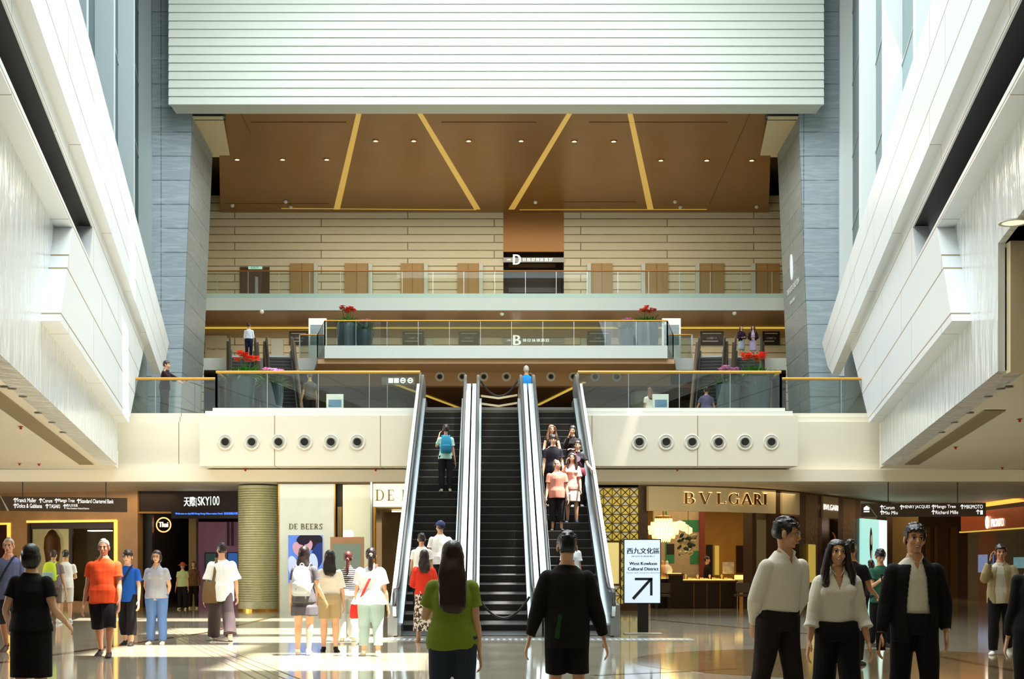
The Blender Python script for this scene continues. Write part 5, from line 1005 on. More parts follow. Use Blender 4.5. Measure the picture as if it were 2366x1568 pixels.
for a, b, m_ in ((2220, 2245, mat('dark_front', '2c160c', .3)), (2245, 2284, mat('orange_dark', '7a3216', .4)), (2284, 2312, mat('dark_front', '2c160c', .3)), (2312, 2420, mat('green_black', '28281a', .3))):
    mb = MB(); q0, q1 = rp2(a), rp2(b); rseg(mb, q0 - n3 * .3, q1 - n3 * .3, 0, 2.95, .2); mb.build('bay', m_, t)
for a, b, za, zb, c_ in ((2249, 2282, 1322, 1281, '7a8ec0'), (2330, 2366, 1312, 1287, '6a98a0')):
    q0, q1 = rp2(a) - n3 * .2, rp2(b) - n3 * .2; mb = MB(); rseg(mb, q0, q1, Z(za, q0.y), Z(zb, q0.y), .05); o_ = mb.build('wall_screen', mat('cafe_screen' + c_, c_, .3, emit=c_, es=.45, var=.4, vscale=3)); tag(o_, ('blue' if c_[0] == '7' else 'teal') + ' glowing menu screen on the orange cafe front', 'screen')
mb = MB(); q0, q1 = rp2(2292), rp2(2320); put_text(mb, 'PRONTO', q0 + n3 * .03 + Vector((0, 0, Z(1217, q0.y))), d3, up, (q1 - q0).length, .32, bold=.02)
c_ = rp2(2284) + n3 * .06 + Vector((0, 0, Z(1207, 55.5))); mb.tube([c_ + d3 * (.09 * math.cos(a)) + Vector((0, 0, .22 * math.sin(a))) for a in np.linspace(0, 6.283, 25)[:-1]], .04, 6, closed=True); mb.tube([c_ + Vector((0, 0, -.12)), c_ + Vector((0, 0, .12))], .035, 6); mb.build('lettering', mat('hot_white', 'ffffff', .5, emit='fff0dc', es=2.5), t)
lamp('AREA', 'corridor_light', (X(2200, 58), 57, 3.95), 60, (1, .72, .4), 5, 5, (0, 0, 0))
lamp('AREA', 'left_shop_light', (X(420, 49), 52, 3.9), 14, (1, .75, .55), 5, 5, (0, 0, 0))
lamp('AREA', 'left_wall_washer', (X(150, 46.5), 46.2, 3.98), 60, (1, .78, .45), 7, 1.2, (0, 0, 0))
lamp('AREA', 'diamond_shop_light', (X(930, 43.3), 43.3, 3.7), 18, (1, .85, .6), 2, 2, (0, 0, 0))
# ceiling sprinklers
for i, (px, py) in enumerate(((48, 985), (45, 1070), (90, 1071), (567, 1086), (868, 1086), (1565, 1086), (2208, 1032), (2316, 1079), (2356, 968))):
    zc = 4.13 if py < 1082 else 4.12; Y = F * (zc - 1.3) / (HY - py)
    if py > 1082: Y = 37.9
    p = Vector((X(px, Y), Y, zc)); t = thing('sprinkler', 'red ceiling sprinkler head under the cream ceiling, ' + nth(i, 9), 'sprinkler', p, 0, 'red sprinkler heads')
    MB().lathe([(.05, 0), (.05, -.01), (.02, -.02), (.03, -.05), (.01, -.055)], p, 10).build('head', M_REDS, t)
for i, (px, py) in enumerate(((10, 893), (28, 897), (53, 915), (88, 953), (120, 975), (145, 998))):
    for s in (0, 1):
        Y = F * 2.83 / (HY - py); x_ = X(px, Y); x_ = x_ if s == 0 else -x_
        p = Vector((x_, Y, 4.13)); 
        if s and Y < 20: continue
        tag(MB().lathe([(.07, 0), (.07, -.012), (.05, -.015), (.001, -.01)], p, 12).build('ceiling_spotlight', mat('spot_grey', '6a665c', .5)), 'small recessed spotlight in the %s side ceiling, %s from the viewer' % (('left', 'right')[s], ORD[i if s == 0 else i]), 'spotlight', 'recessed spotlights in the side ceilings')

lamp('AREA', 'front_washer_left', (-6, 40.2, 3.98), 170, (1, .93, .78), 9, 1.2, aim=(0, .55, -1))
lamp('AREA', 'front_washer_right', (7.5, 41.6, 3.98), 75, (1, .86, .6), 9, 1.2, aim=(0.1, .6, -1))

lamp('AREA', 'middle_floor_fill', (0, 68.5, 13.8), 260, (1, .9, .7), 26, 2, (0, 0, 0))  # area fill added under the soffit to brighten the wall below
lamp('AREA', 'landing_downlights', (0, 54, 9.8), 160, (1, .85, .6), 10, 6, (0, 0, 0))
# ================================================================== PEOPLE
_JOBS = []
def job(o, vox, smooth=4, fn=None): _JOBS.append((o, vox, smooth, fn)); return o
def folds(amp, f=22.0, zf=5.0, seed=0, strand=0.0):
    def fn(co, no):
        r = np.random.RandomState(seed); d = np.zeros(len(co))
        for k in range(6):
            a = r.uniform(0, 6.28); w = f * r.uniform(.6, 1.7); d += np.sin(co[:, 0] * math.cos(a) * w + co[:, 1] * math.sin(a) * w + co[:, 2] * zf * r.uniform(-2, 2) + r.uniform(0, 6.28)) / (1.3 + k * .3)
        d = d / 2.2
        if strand:
            th = np.arctan2(co[:, 1], co[:, 0]); s = np.sin(th * 46 + 3 * np.sin(co[:, 2] * 14)) * .6 + np.sin(th * 91 + co[:, 2] * 9) * .4
            return co + no * (amp * d + strand * s)[:, None]
        return co + no * (amp * d)[:, None]
    return fn
def finish_jobs():
    for o, vox, sm, fn in _JOBS:
        m = o.modifiers.new('r', 'REMESH'); m.mode = 'VOXEL'; m.voxel_size = vox; m.use_smooth_shade = True
        if sm: s_ = o.modifiers.new('s', 'SMOOTH'); s_.factor = .5; s_.iterations = sm
    bpy.context.view_layer.update(); dg = bpy.context.evaluated_depsgraph_get()
    for o, vox, sm, fn in _JOBS:
        me = bpy.data.meshes.new_from_object(o.evaluated_get(dg)); old = o.data
        if fn:
            n = len(me.vertices); co = np.empty(n * 3); no = np.empty(n * 3); me.vertices.foreach_get('co', co); me.vertex_normals.foreach_get('vector', no)
            co = co.reshape(-1, 3); no = no.reshape(-1, 3); new = fn(co, no); me.vertices.foreach_set('co', new.ravel()); me.update()
        mats_ = [m for m in old.materials]; me.materials.clear()
        for m in mats_: me.materials.append(m)
        me.polygons.foreach_set('use_smooth', [True] * len(me.polygons))
        o['_d'] = 0; del o['_d']
        _NEW.append((o, me))
    for o, me in _NEW:
        old = o.data; o.modifiers.clear(); o.data = me; bpy.data.meshes.remove(old)
_NEW = []
def skinmat(c): return mat('skin_' + c, c, .5, var=.03, coords='o')
def cloth(c, rough=.85): return mat('cloth_' + c, c, rough, bump=.25, bscale=160, coords='o', spec=.2)
def hairm(c): return mat('hair_' + c, c, .38, spec=.5)
def floralmat():
    m = bpy.data.materials.new('floral_cloth'); m.use_nodes = True; nt = m.node_tree; N, L = nt.nodes, nt.links; b = N['Principled BSDF']; b.inputs['Roughness'].default_value = .85
    tc = N.new('ShaderNodeTexCoord'); n = N.new('ShaderNodeTexNoise'); n.inputs['Scale'].default_value = 22; n.inputs['Detail'].default_value = 2; L.new(tc.outputs['Object'], n.inputs['Vector'])
    r = N.new('ShaderNodeValToRGB'); r.color_ramp.interpolation = 'CONSTANT'; e = r.color_ramp.elements; e[0].color = hx('4a3226'); e[1].position = .5; e[1].color = hx('e6dccb'); L.new(n.outputs['Fac'], r.inputs[0]); L.new(r.outputs[0], b.inputs['Base Color']); return m
def stripemat():
    m = bpy.data.materials.new('striped_cloth'); m.use_nodes = True; nt = m.node_tree; N, L = nt.nodes, nt.links; b = N['Principled BSDF']; b.inputs['Roughness'].default_value = .85
    tc = N.new('ShaderNodeTexCoord'); n = N.new('ShaderNodeTexWave'); n.bands_direction = 'Z'; n.inputs['Scale'].default_value = 9; L.new(tc.outputs['Object'], n.inputs['Vector'])
    r = N.new('ShaderNodeValToRGB'); r.color_ramp.interpolation = 'CONSTANT'; e = r.color_ramp.elements; e[0].color = hx('241a1a'); e[1].position = .68; e[1].color = hx('d8d4cc'); L.new(n.outputs['Fac'], r.inputs[0]); L.new(r.outputs[0], b.inputs['Base Color']); return m
FLORAL, STRIPE = floralmat(), stripemat()
def V(*a): return Vector(a)
def limbdir(s, fwd, out):
    f, o = R(fwd), R(out); return V(s * math.sin(o), -math.sin(f) * math.cos(o), -math.cos(f) * math.cos(o))
def person(label, px, Y, z=0.0, yaw=0, H=1.65, sex='f', fat=1.0, lean=0, sway=0, legs=((6, 4, 2), (-8, 6, 2)), arms=((4, 8, 12, 0), (4, 8, 12, 0)), head=(0, 0, 0),
           skin='d2a07c', hair='short', hairc='1d1410', top=('tee', 'ffffff', 1.0, -.04), bot=('trousers', '202020', 1.0, 1.0), shoes='e8e6e0', vox=.009, detail=False, curl=35, x=None, smile=False, jacket=None, glasses=False, sleeve=None, hat=None, barefoot=False, vneck=0):
    loc = (X(px, Y) if x is None else x, Y, z)
    t = thing('person', label, 'person', loc, R(yaw)); t['is'] = 1; del t['is']
    m_ = sex == 'm'
    up = V(math.sin(R(sway)), -math.sin(R(lean)), math.cos(R(lean))).normalized()
    rx = (V(1, 0, 0) - up * up.x).normalized()
    TH, SH = .245 * H, .238 * H
    # legs first, so that the lower foot stands on the ground
    lj = []
    for s, (fw, kn, ou) in zip((1, -1), legs):
        hip = V(s * .05 * H, 0, 0); kne = hip + limbdir(s, fw, ou) * TH; ank = kne + limbdir(s, fw - kn, ou * .3) * SH; lj.append([hip, kne, ank, fw - kn])
    low = min(j[2].z for j in lj); pz = -low + .042 * H
    for j in lj:
        for i in range(3): j[i] = j[i] + V(0, 0, pz)
    pel = V(0, 0, pz)
    sp = lambda k: pel + V(0, 0, min(k, 0) * H) + up * (max(k, 0) * H) if k > 0 else pel + V(0, 0, k * H)
    shw = (.101 if m_ else .084) * H * (1 + (fat - 1) * .4)
    f_ = fat
    if m_: rings = [(-.05, .06, .05), (-.01, .093, .066), (.05, .088, .062), (.10, .08, .058), (.16, .088, .062), (.215, .099, .066), (.25, .100, .060), (.275, .090, .053), (.297, .069, .046), (.318, .044, .040), (.34, .035, .036)]
    else: rings = [(-.05, .065, .055), (-.01, .099, .07), (.05, .088, .062), (.10, .069, .052), (.16, .077, .058), (.205, .087, .068), (.24, .083, .058), (.27, .074, .049), (.295, .052, .040), (.318, .035, .034), (.34, .030, .031)]
    def torso(mb, add=0.0, lo=-.05, hi=1.0, drape=0.0, n=18, hemw=0.0):
        P_ = []; Rr = []
        rr = [r for r in rings if lo - 1e-6 <= r[0] <= hi]
        if lo < rings[0][0] or abs(rr[0][0] - lo) > .004:
            k = [r for r in rings if r[0] > lo][0]; k0 = rings[max(0, rings.index(k) - 1)]; w = max(k[1], k0[1]); rr = [(lo, w, max(k[2], k0[2]))] + rr
        mx = 0
        for k, a, b in reversed(rr):
            if drape and k < .22: mx = max(mx, a * drape); a = max(a, mx); b = max(b, mx * .68)
            ad = add * (1 if k < .28 else .45)
            if k == rr[0][0]: a += hemw; b += hemw
            if k < .06 and lo < -.005 and add > .0065: ad += .012; b += .006
            P_.append(sp(k)); Rr.append((a * H * f_ + ad, b * H * f_ ** 1.3 + ad))
        mb.tube(P_, Rr, n, side=rx)
    # arms
    aj = []
    for s, (fw, ou, be, inw) in zip((1, -1), arms):
        sh = sp(.258) + rx * (s * shw); d1 = limbdir(s, fw + lean * .3, ou); el = sh + d1 * (.168 * H); d2 = limbdir(s, fw + be, ou - inw); wr = el + d2 * (.148 * H); aj.append((sh, el, wr, d2, inw, s))
    # head frame
    hc = sp(.325) + up * (.087 * H); HM = Euler((R(head[1] + lean * .35), 0, R(head[0])), 'XYZ').to_matrix() @ Euler((0, R(head[2]), 0)).to_matrix()
    hs = (1.0 if H > 1.45 else .96) * (1.02 if m_ else .97) * (H / 1.7) ** .35
    hp = lambda a, b, c: hc + HM @ (V(a, b, c) * hs)
    he = lambda mb, c, r, n=16: mb.ell(hp(*c), tuple(v * hs for v in r), HM, n, 10)
    sk = skinmat(skin)
    mb = MB(); torso(mb)
    if not m_:
        for s in (-1, 1): mb.ell(sp(.205) + rx * (s * .042 * H) + V(0, -.044 * H * f_, 0), (.036 * H * f_, .027 * H * f_, .034 * H))
    else: mb.ell(sp(.225) + V(0, -.02 * H, 0), (.085 * H, .045 * H, .05 * H))
    for s in (-1, 1): mb.ell(pel + V(s * .042 * H, .022 * H, -.03 * H), (.048 * H * f_, .042 * H, .048 * H))
    for (hip, kne, ank, sa) in lj:
        mid = hip.lerp(kne, .5); cal = kne.lerp(ank, .3) + V(0, .008, 0)
        mb.tube([hip, mid, kne, cal, kne.lerp(ank, .65), ank, ank - V(0, 0, .02 * H)], [.058 * H * f_, .046 * H * f_, .033 * H, .034 * H * f_, .026 * H, .020 * H, .019 * H], 14)
    for (sh, el, wr, d2, inw, s) in aj:
        mb.ell(sh, .030 * H * f_); mb.tube([sh, sh.lerp(el, .5), el, el.lerp(wr, .3), wr], [.030 * H * f_, .027 * H * f_, .021 * H, .0215 * H * f_, .0145 * H], 12)
        # hand: palm, four fingers of unequal length, thumb from the side of the palm
        fd = d2.normalized(); side_ = V(0, -1, 0) - fd * fd.dot(V(0, -1, 0)); side_ = side_.normalized() if side_.length > .3 else (V(0, 0, 1) - fd * fd.z).normalized()   # thumb side points forward
        pn = fd.cross(side_).normalized() * (-s)                                   # palm faces the body
        if pn.x * s > 0: pn = -pn
        hl = .052 * H; pc = wr + fd * hl * .9
        mb.tube([wr, wr + fd * hl * .35, wr + fd * hl, wr + fd * hl * 1.75], [(.017 * H * .9, .011 * H), (.021 * H, .010 * H), (.024 * H, .009 * H), (.023 * H, .0075 * H)], 12, side=side_)
        for k, (o_, ln) in enumerate(((.0175, .9), (.006, 1.0), (-.006, .94), (-.0170, .75))):
            p0 = wr + fd * hl * 1.6 + side_ * (o_ * H); cur = R(curl * (1 + .12 * k)); seg = .019 * H * ln; pts = [p0]; a_ = cur * .35
            for q in range(3): pts.append(pts[-1] + (fd * math.cos(a_) + pn * math.sin(a_) + side_ * (o_ * 5)) * seg * (1.15 - .2 * q)); a_ += cur * .55
            mb.tube(pts, [.0054 * H, .005 * H, .0046 * H, .0038 * H], 8)
        tp = wr + fd * hl * .45 + side_ * (.017 * H); td = (fd * .75 + side_ * .62 + pn * .3).normalized()
        mb.tube([tp, tp + td * .022 * H, tp + (td * .9 + fd * .3).normalized() * .042 * H, tp + td * .03 * H + fd * .028 * H], [.0085 * H, .0068 * H, .006 * H, .0045 * H], 8)
    mb.tube([sp(.30), sp(.335), hp(0, .018, -.035)], [.034 * H * (1 if m_ else .85), .031 * H * (1 if m_ else .84), .056 * hs * (1 if m_ else .85)], 14)
    he(mb, (0, .014, .032), (.076, .093, .082), 20); he(mb, (0, -.024, -.028), (.061, .064, .070)); he(mb, (0, -.034, -.072), (.046 if m_ else .041, .045, .034)); he(mb, (0, -.066, -.096), (.018, .014, .014))
    for s in (-1, 1): he(mb, (s * .038, -.06, -.03), (.022, .02, .024)); he(mb, (s * .078, .008, -.012), (.010, .020, .032))
    he(mb, (0, -.072, .022), (.05, .016, .012))
    mb.tube([hp(0, -.082, .008), hp(0, -.098, -.018), hp(0, -.107, -.036)], [.008 * hs, .011 * hs, .013 * hs], 8); he(mb, (0, -.094, -.04), (.019, .012, .009))
    he(mb, (0, -.085, -.063), (.024, .012, .011))
    b = mb.build('body', sk, t, local=True); job(b, vox, 3)
    # facial features
    if abs(((yaw + head[0] + 180) % 360) - 180) < 120:
        for s in (-1, 1):
            e = MB(); e.ell(hp(s * .031, -.081, .004), (.015 * hs, .008 * hs, .0085 * hs), HM, 12, 8); e.ell(hp(s * .031, -.0865, .004), (.0085 * hs, .004 * hs, .0080 * hs), HM, 10, 6, 1)
            e.tube([hp(s * .016, -.086, .011), hp(s * .031, -.0895, .0135), hp(s * .046, -.081, .009)], .0026 * hs, 5, 1); e.build('eye', [mat('eye_white', 'd8d0c4', .3), mat('eye_dark', '140c08', .25)], t, True, True)
            e = MB(); e.tube([hp(s * .014, -.0885, .026), hp(s * .032, -.0905, .031), hp(s * .05, -.079, .025)], [(.002 * hs, .004 * hs)] * 3, 6); e.build('eyebrow', hairm(hairc), t, True, True)
        e = MB(); w = .027 if smile else .021; e.tube([hp(-w, -.084, -.062 + (.006 if smile else 0)), hp(-w * .5, -.0955, -.066), hp(0, -.098, -.067), hp(w * .5, -.0955, -.066), hp(w, -.084, -.062 + (.006 if smile else 0))], [.003 * hs, .005 * hs, .006 * hs, .005 * hs, .003 * hs], 8); e.build('lips', mat('lips', '9a4a40', .4), t, True, True)
        if smile: MB().ell(hp(0, -.0985, -.0635), (.017 * hs, .004 * hs, .0035 * hs), HM, 12, 6).build('teeth', mat('teeth', 'f0ece2', .3), t, True, True)
    if glasses:
        e = MB()
        for s in (-1, 1): e.tube([hp(s * .032 + .021 * math.cos(a), -.098, .003 + .017 * math.sin(a)) for a in np.linspace(0, 6.283, 17)[:-1]], .0017, 5, closed=True); e.tube([hp(s * .053, -.096, .008), hp(s * .08, .0, .004)], .0018, 5)
        e.tube([hp(-.011, -.099, .005), hp(.011, -.099, .005)], .0018, 5); e.build('glasses', mat('glasses_rim', '8a8276', .3, .7), t, True, True)
    # hair
    hm = hairm(hairc)
    def cap(mb, c, r, planes, n=28):
        bm = bmesh.new(); bmesh.ops.create_uvsphere(bm, u_segments=n, v_segments=18, radius=1)
        for v in bm.verts: v.co = V(v.co.x * r[0], v.co.y * r[1], v.co.z * r[2]) + V(*c)
        for co_, no_ in planes:
            g = bm.verts[:] + bm.edges[:] + bm.faces[:]; res = bmesh.ops.bisect_plane(bm, geom=g, plane_co=V(*co_), plane_no=V(*no_), clear_outer=True)
            ed = [e_ for e_ in res['geom_cut'] if isinstance(e_, bmesh.types.BMEdge)]
            if ed: bmesh.ops.edgenet_fill(bm, edges=ed) if 0 else bmesh.ops.holes_fill(bm, edges=ed)
        bm.verts.ensure_lookup_table(); vs = [hp(*v.co) for v in bm.verts]; fs = [tuple(v.index for v in f.verts) for f in bm.faces]; bm.free(); mb.add(vs, fs)
    if hair and hair != 'none':
        mb = MB(); front = ((0, -.078, .052), (0, -.80, -.62)); low_ = ((0, .0, -.02), (0, -.32, -.95))
        if hair in ('short', 'thin', 'fringe'):
            r = (.0795, .099, .088) if hair != 'thin' else (.0772, .0945, .0835)
            cap(mb, (0, .016, .040), r, [((0, -.070, .068 if hair != 'fringe' else .030), (0, -.61 if hair != 'fringe' else -.3, -.79 if hair != 'fringe' else -.95)), ((0, .03, -.062), (0, -.35, -.94)) if 0 else ((0, .0, -.014), (0, .35, -.94) if 0 else (0, -.2, -.98))])
            cap(mb, (0, .03, .012), (.074 if hair != 'fringe' else .08, .088, .09), [((0, .028, 0), (0, -1, .1)), ((0, 0, -.06), (0, .2, -1))]); rn = random.Random(int(px))
            for _ in range(26 if hair != 'thin' else 6):
                a_ = rn.uniform(-.5, 3.64) if rn.random() < .8 else rn.uniform(0, 6.28); e_ = rn.uniform(.3, 1.5) if 0 < a_ < 3.14 else rn.uniform(.75, 1.5); q_ = (.07 * math.cos(a_) * math.cos(e_), .016 + .088 * math.sin(a_) * math.cos(e_), .046 + .08 * math.sin(e_)); he(mb, q_, (rn.uniform(.012, .024), rn.uniform(.018, .03), rn.uniform(.009, .016)), 8)
            for i_ in range(13 if hair == 'short' else 0):
                x_ = -.062 + .124 * i_ / 12; y_ = .014 - .096 * math.sqrt(max(0, 1 - (x_ / .082) ** 2)); he(mb, (x_, y_ + .006, .064 + rn.uniform(-.006, .014)), (.010, .014, rn.uniform(.012, .02)), 8)
            for s in (-1, 1): he(mb, (s * .0715, -.016, .030), (.009, .036, .034)); he(mb, (s * .073, -.012, .0), (.006, .012, .02), 8)
            if hair == 'fringe': cap(mb, (0, .012, .034), (.087, .106, .086), [((0, 0, .022), (0, 0, -1))])
        else:
            cap(mb, (0, .016, .038), (.084, .102, .090), [((0, -.074, .066), (0, -.62, -.78)), ((0, 0, -.02), (0, 0, -1))])
            if hair in ('bob', 'bobcurl'):
                cap(mb, (0, .02, -.015), (.096, .095, .115), [((0, -.03, 0), (0, -1, 0)), ((0, 0, -.115), (0, 0, -1))])
            elif hair in ('long', 'wavy', 'vlong'):
                L_ = {'long': .26, 'wavy': .30, 'vlong': .40}[hair]; bw = .1 if hair != 'wavy' else .115
                cap(mb, (0, .03, -.01), (.093, .085, .11), [((0, -.02, 0), (0, -1, 0))])
                mb.tube([hp(0, .05, .05), hp(0, .062, -.05), hp(0, .075, -.13), hc + V(0, .095, -.20 * hs), hc + V(0, .115, -L_ * hs), hc + V(.01, .125, -(L_ + .05) * hs)], [(.07, .05), (.088, .05), (bw, .05), (bw * 1.08, .042), (bw * 1.0, .032), (bw * .6, .015)], 16, side=(1, 0, 0))
                if hair == 'wavy':
                    for s in (-1, 1): mb.tube([hp(s * .06, -.03, .07), hp(s * .087, -.035, .0), hp(s * .095, -.04, -.08), hc + V(s * .11, -.06, -.17), hc + V(s * .105, -.085, -.25), hc + V(s * .095, -.085, -.30)], [(.03, .03), (.026, .034), (.03, .036), (.034, .034), (.03, .026), (.012, .012)], 12)
            elif hair in ('pony', 'braid'):
                cap(mb, (0, .03, .0), (.083, .088, .085), [((0, -.005, 0), (0, -1, 0)), ((0, 0, -.06), (0, 0, -1))])
                mb.tube([hp(0, .10, .015 if hair == 'pony' else -.03), hp(0, .125, -.02), hp(0, .12, -.09), hc + V(0, .115, -.18), hc + V(0, .10, -.26), hc + V(0, .1, -.30)], [.022, .034, .042, .04, .032, .008] if hair == 'pony' else [.02, .026, .024, .03, .026, .01], 12)
            elif hair == 'bun':
                cap(mb, (0, .03, .0), (.083, .088, .085), [((0, -.005, 0), (0, -1, 0)), ((0, 0, -.06), (0, 0, -1))]); mb.ell(hp(0, .10, .03), .04)
        h = mb.build('hair', hm, t, local=True)
        cc = hc.copy()
        def hf(co, no, cc=cc):
            q = co - np.array(cc); return folds(.0045, 45, 12, 1, strand=.0022 if vox < .012 else .0)(q, no) + np.array(cc)
        job(h, min(vox, .008) if vox < .012 else .012, 3, hf)
        if hair in ('pony', 'braid'): MB().tube([hp(-.0, .103, .02 if hair == 'pony' else -.028), hp(0, .118, .0 if hair == 'pony' else -.045)], .028, 10).build('hair_tie', mat('hair_tie', 'b8a890', .6), t, True, True)
    if hat:
        hb = MB(); cap(hb, (0, .014, .045), (.095, .112, .088), [((0, 0, .025), (0, -.1, -1))]); hb.tube([hp(0, -.07, .05), hp(0, -.13, .042), hp(0, -.175, .03)], [(.075, .008), (.07, .007), (.05, .005)], 14, side=HM @ V(1, 0, 0)); job(hb.build('cap' if hat[0] == 'cap' else 'hat', cloth(hat[1]), t, local=True), .008, 2)
        if hat[0] == 'hat': MB().lathe([(.09, .03), (.16, .012), (.16, .02), (.09, .045)], hc, 20, cap=False).build('hat_brim', cloth(hat[1]), t, True, True)
    # lower garment
    kind, colr, wide, ln = bot; cm = colr if not isinstance(colr, str) else cloth(colr)
    if kind in ('trousers', 'shorts'):
        mb = MB(); torso(mb, .020 if top[3] >= 0 else .006, -.05, .09)
        for s in (-1, 1): mb.ell(pel + V(s * .042 * H, .022 * H, -.034 * H), (.052 * H * f_, .046 * H, .05 * H))
        for (hip, kne, ank, sa) in lj:
            pts = [hip + V(0, 0, .02), hip.lerp(kne, .5), kne, kne.lerp(ank, .35), kne.lerp(ank, .7), ank + V(0, 0, .0)]; base = [.062 * f_, .052 * f_, .04 * (.6 + .4 * f_), .040, .034, .030]
            rr = [b_ * H + .008 + (wide - 1) * .045 * i / 2 * (1 if i < 3 else .8) for i, b_ in enumerate(base)]
            tot = len(pts) - 1; cut = ln * 2.0; P_ = []; R_ = []
            lens = [0, .5, 1, 1.35, 1.7, 2.0]
            for i in range(len(pts)):
                if lens[i] <= cut + 1e-6: P_.append(pts[i]); R_.append(rr[i])
                else:
                    k = (cut - lens[i - 1]) / (lens[i] - lens[i - 1])
                    if k > .02: P_.append(pts[i - 1].lerp(pts[i], k)); R_.append(rr[i - 1] + (rr[i] - rr[i - 1]) * k + .004)
                    break
            mb.tube(P_, R_, 16)
        g = mb.build('shorts' if ln < .75 else 'trousers', cm, t, local=True); job(g, vox * 1.15, 3, folds(.008 if wide < 1.3 else .014, 26, 7, int(px)))
    elif kind == 'skirt':
        mb = MB(); hem = pel.z - ln * H; w0 = rings[1][1] * H * f_
        mb.tube([sp(.10), sp(.05), sp(-.0), pel + V(0, 0, -.06 * H), V(0, 0, (hem + pel.z) / 2), V(0, 0, hem)], [(.075 * H * f_, .056 * H * f_), (.092 * H * f_ + .006, .066 * H * f_ + .006), (w0 + .012, .078 * H * f_), (w0 + .016, .082 * H * f_), (w0 * (1 + (wide - 1) * .6) + .012, .085 * H * wide), (w0 * wide + .008, .088 * H * wide)], 24, side=(1, 0, 0))
        g = mb.build('skirt', cm, t, local=True); job(g, vox * 1.15, 3, folds(.008 if wide > 1.1 else .004, 40, 1, int(px)))
    # upper garment
    kind, colr, loose, hem = top; cm = colr if not isinstance(colr, str) else cloth(colr)
    add = .010 + .018 * (loose - 1) / .3 if loose > 1 else .009
    def garment(name, cm, add, hem, slv, drape, hemw=0.0, fn=None, sm=3, neck=.325):
        mb = MB(); torso(mb, add, hem, neck, drape=drape, hemw=hemw)
        if not m_:
            for s in (-1, 1): mb.ell(sp(.205) + rx * (s * .042 * H) + V(0, -.040 * H * f_ - .004, 0), (.042 * H * f_ + add * .6, .028 * H * f_ + add * .6, .036 * H + add * .6))
        for (sh, el, wr, d2, inw, s) in aj:
            mb.ell(sh + V(0, 0, -.002 * H), .0305 * H * f_ + add * .8)
            if slv > 0:
                pts = [sh, sh.lerp(el, .5), el, el.lerp(wr, .35), el.lerp(wr, .96)]; ls = [0, .25, .5, .67, 1.0]; rr = [.0305 * H * f_ + add * .9, .030 * H * f_ + add, .025 * H + add, .024 * H + add, .018 * H + add * (.6 if loose < 1.2 else 1.6)]
                P_ = [pts[0]]; R_ = [rr[0]]
                for i in range(1, 5):
                    if ls[i] <= slv + 1e-6: P_.append(pts[i]); R_.append(rr[i])
                    else:
                        k = (slv - ls[i - 1]) / (ls[i] - ls[i - 1]); P_.append(pts[i - 1].lerp(pts[i], k)); R_.append(rr[i - 1] + .006 + (loose - 1) * .03); break
                mb.tube(P_, R_, 14)
        g = mb.build(name, cm, t, local=True); job(g, vox * 1.1, sm, fn or folds(.0065 + .010 * max(0, loose - 1) / .3, 22, 9, int(px) + 1)); return g
    slv = {'tee': .30, 'long': 1.0, 'three': .72, 'tank': 0, 'dress': .28, 'blouse': .36}.get(kind, .3) if sleeve is None else sleeve
    if kind != 'none':
        gm = garment({'dress': 'dress', 'long': 'shirt', 'blouse': 'blouse'}.get(kind, 't_shirt'), cm, add, hem, slv, (.93 if loose <= 1.05 else 1.0) if kind != 'blouse' else 0, .02 if kind == 'blouse' else 0)
    if kind in ('long', 'collar') or jacket:
        mb = MB()                                    # collar leaves around the neck
        for s in (-1, 1): mb.tube([sp(.335) + V(0, .03 * H * .9, 0), sp(.33) + V(s * .034 * H, 0, .004), sp(.318) + V(s * .03 * H, -.03 * H, 0), sp(.295) + V(s * .012 * H, -.052 * H, 0)], [(.006, .018), (.006, .02), (.006, .02), (.004, .012)], 8)
        mb.build('collar', cm, t, True, True)
    if vneck: _VN.append((gm, sp(.305).z - vneck, sp(.33).z, .05 * (vneck / .12) ** .5))
    if jacket:
        jc, jh, op = jacket; z0_, z1_ = pel.z + jh * H, sp(.31).z
        def cutj(co, no, op=op):
            co = folds(.005, 14, 6, 3)(co, no); return co
        g = garment('jacket', cloth(jc), add + .014, jh, 1.0, .95, fn=cutj, neck=.318)
        if op: _OPEN.append((g, z0_, z1_, op, H))
    # shoes
    for i, ((hip, kne, ank, sa), s) in enumerate(zip(lj, (1, -1))):
        pit = R(max(0, -sa) * .55 + (2 if 1 else 0)) if sa < -6 else (R(-min(14, sa * .7)) if sa > 12 else 0); fdir = V(s * .12, -math.cos(pit), -math.sin(pit)).normalized()
        pz_ = ank.z - .042 * H; heel = ank + V(0, .02 * H, -.026 * H); 
        if barefoot: pass
        L_ = .15 * H; mb = MB(); a = heel - fdir * .005 * H
        mb.tube([a, a + fdir * .03 * H, a + fdir * .07 * H, a + fdir * .11 * H - V(0, 0, .004 * H), a + fdir * .142 * H - V(0, 0, .006 * H), a + fdir * .152 * H - V(0, 0, .008 * H)], [(.014 * H, .016 * H), (.022 * H, .026 * H), (.023 * H, .022 * H), (.027 * H, .017 * H), (.021 * H, .011 * H), (.008 * H, .006 * H)], 14, side=(1, 0, 0))
        mb.tube([ank + V(0, .006 * H, -.02 * H), ank + V(0, .006 * H, .012 * H)], [.026 * H, .022 * H], 12)
        mb.tube([a + V(0, 0, -.012 * H), a + fdir * .075 * H + V(0, 0, -.013 * H), a + fdir * .15 * H + V(0, 0, -.013 * H)], [(.02 * H, .006 * H), (.026 * H, .006 * H), (.02 * H, .005 * H)], 12, side=(1, 0, 0))
        job(mb.build('shoe', cloth(shoes, .6), t, local=True), max(vox, .008), 2)
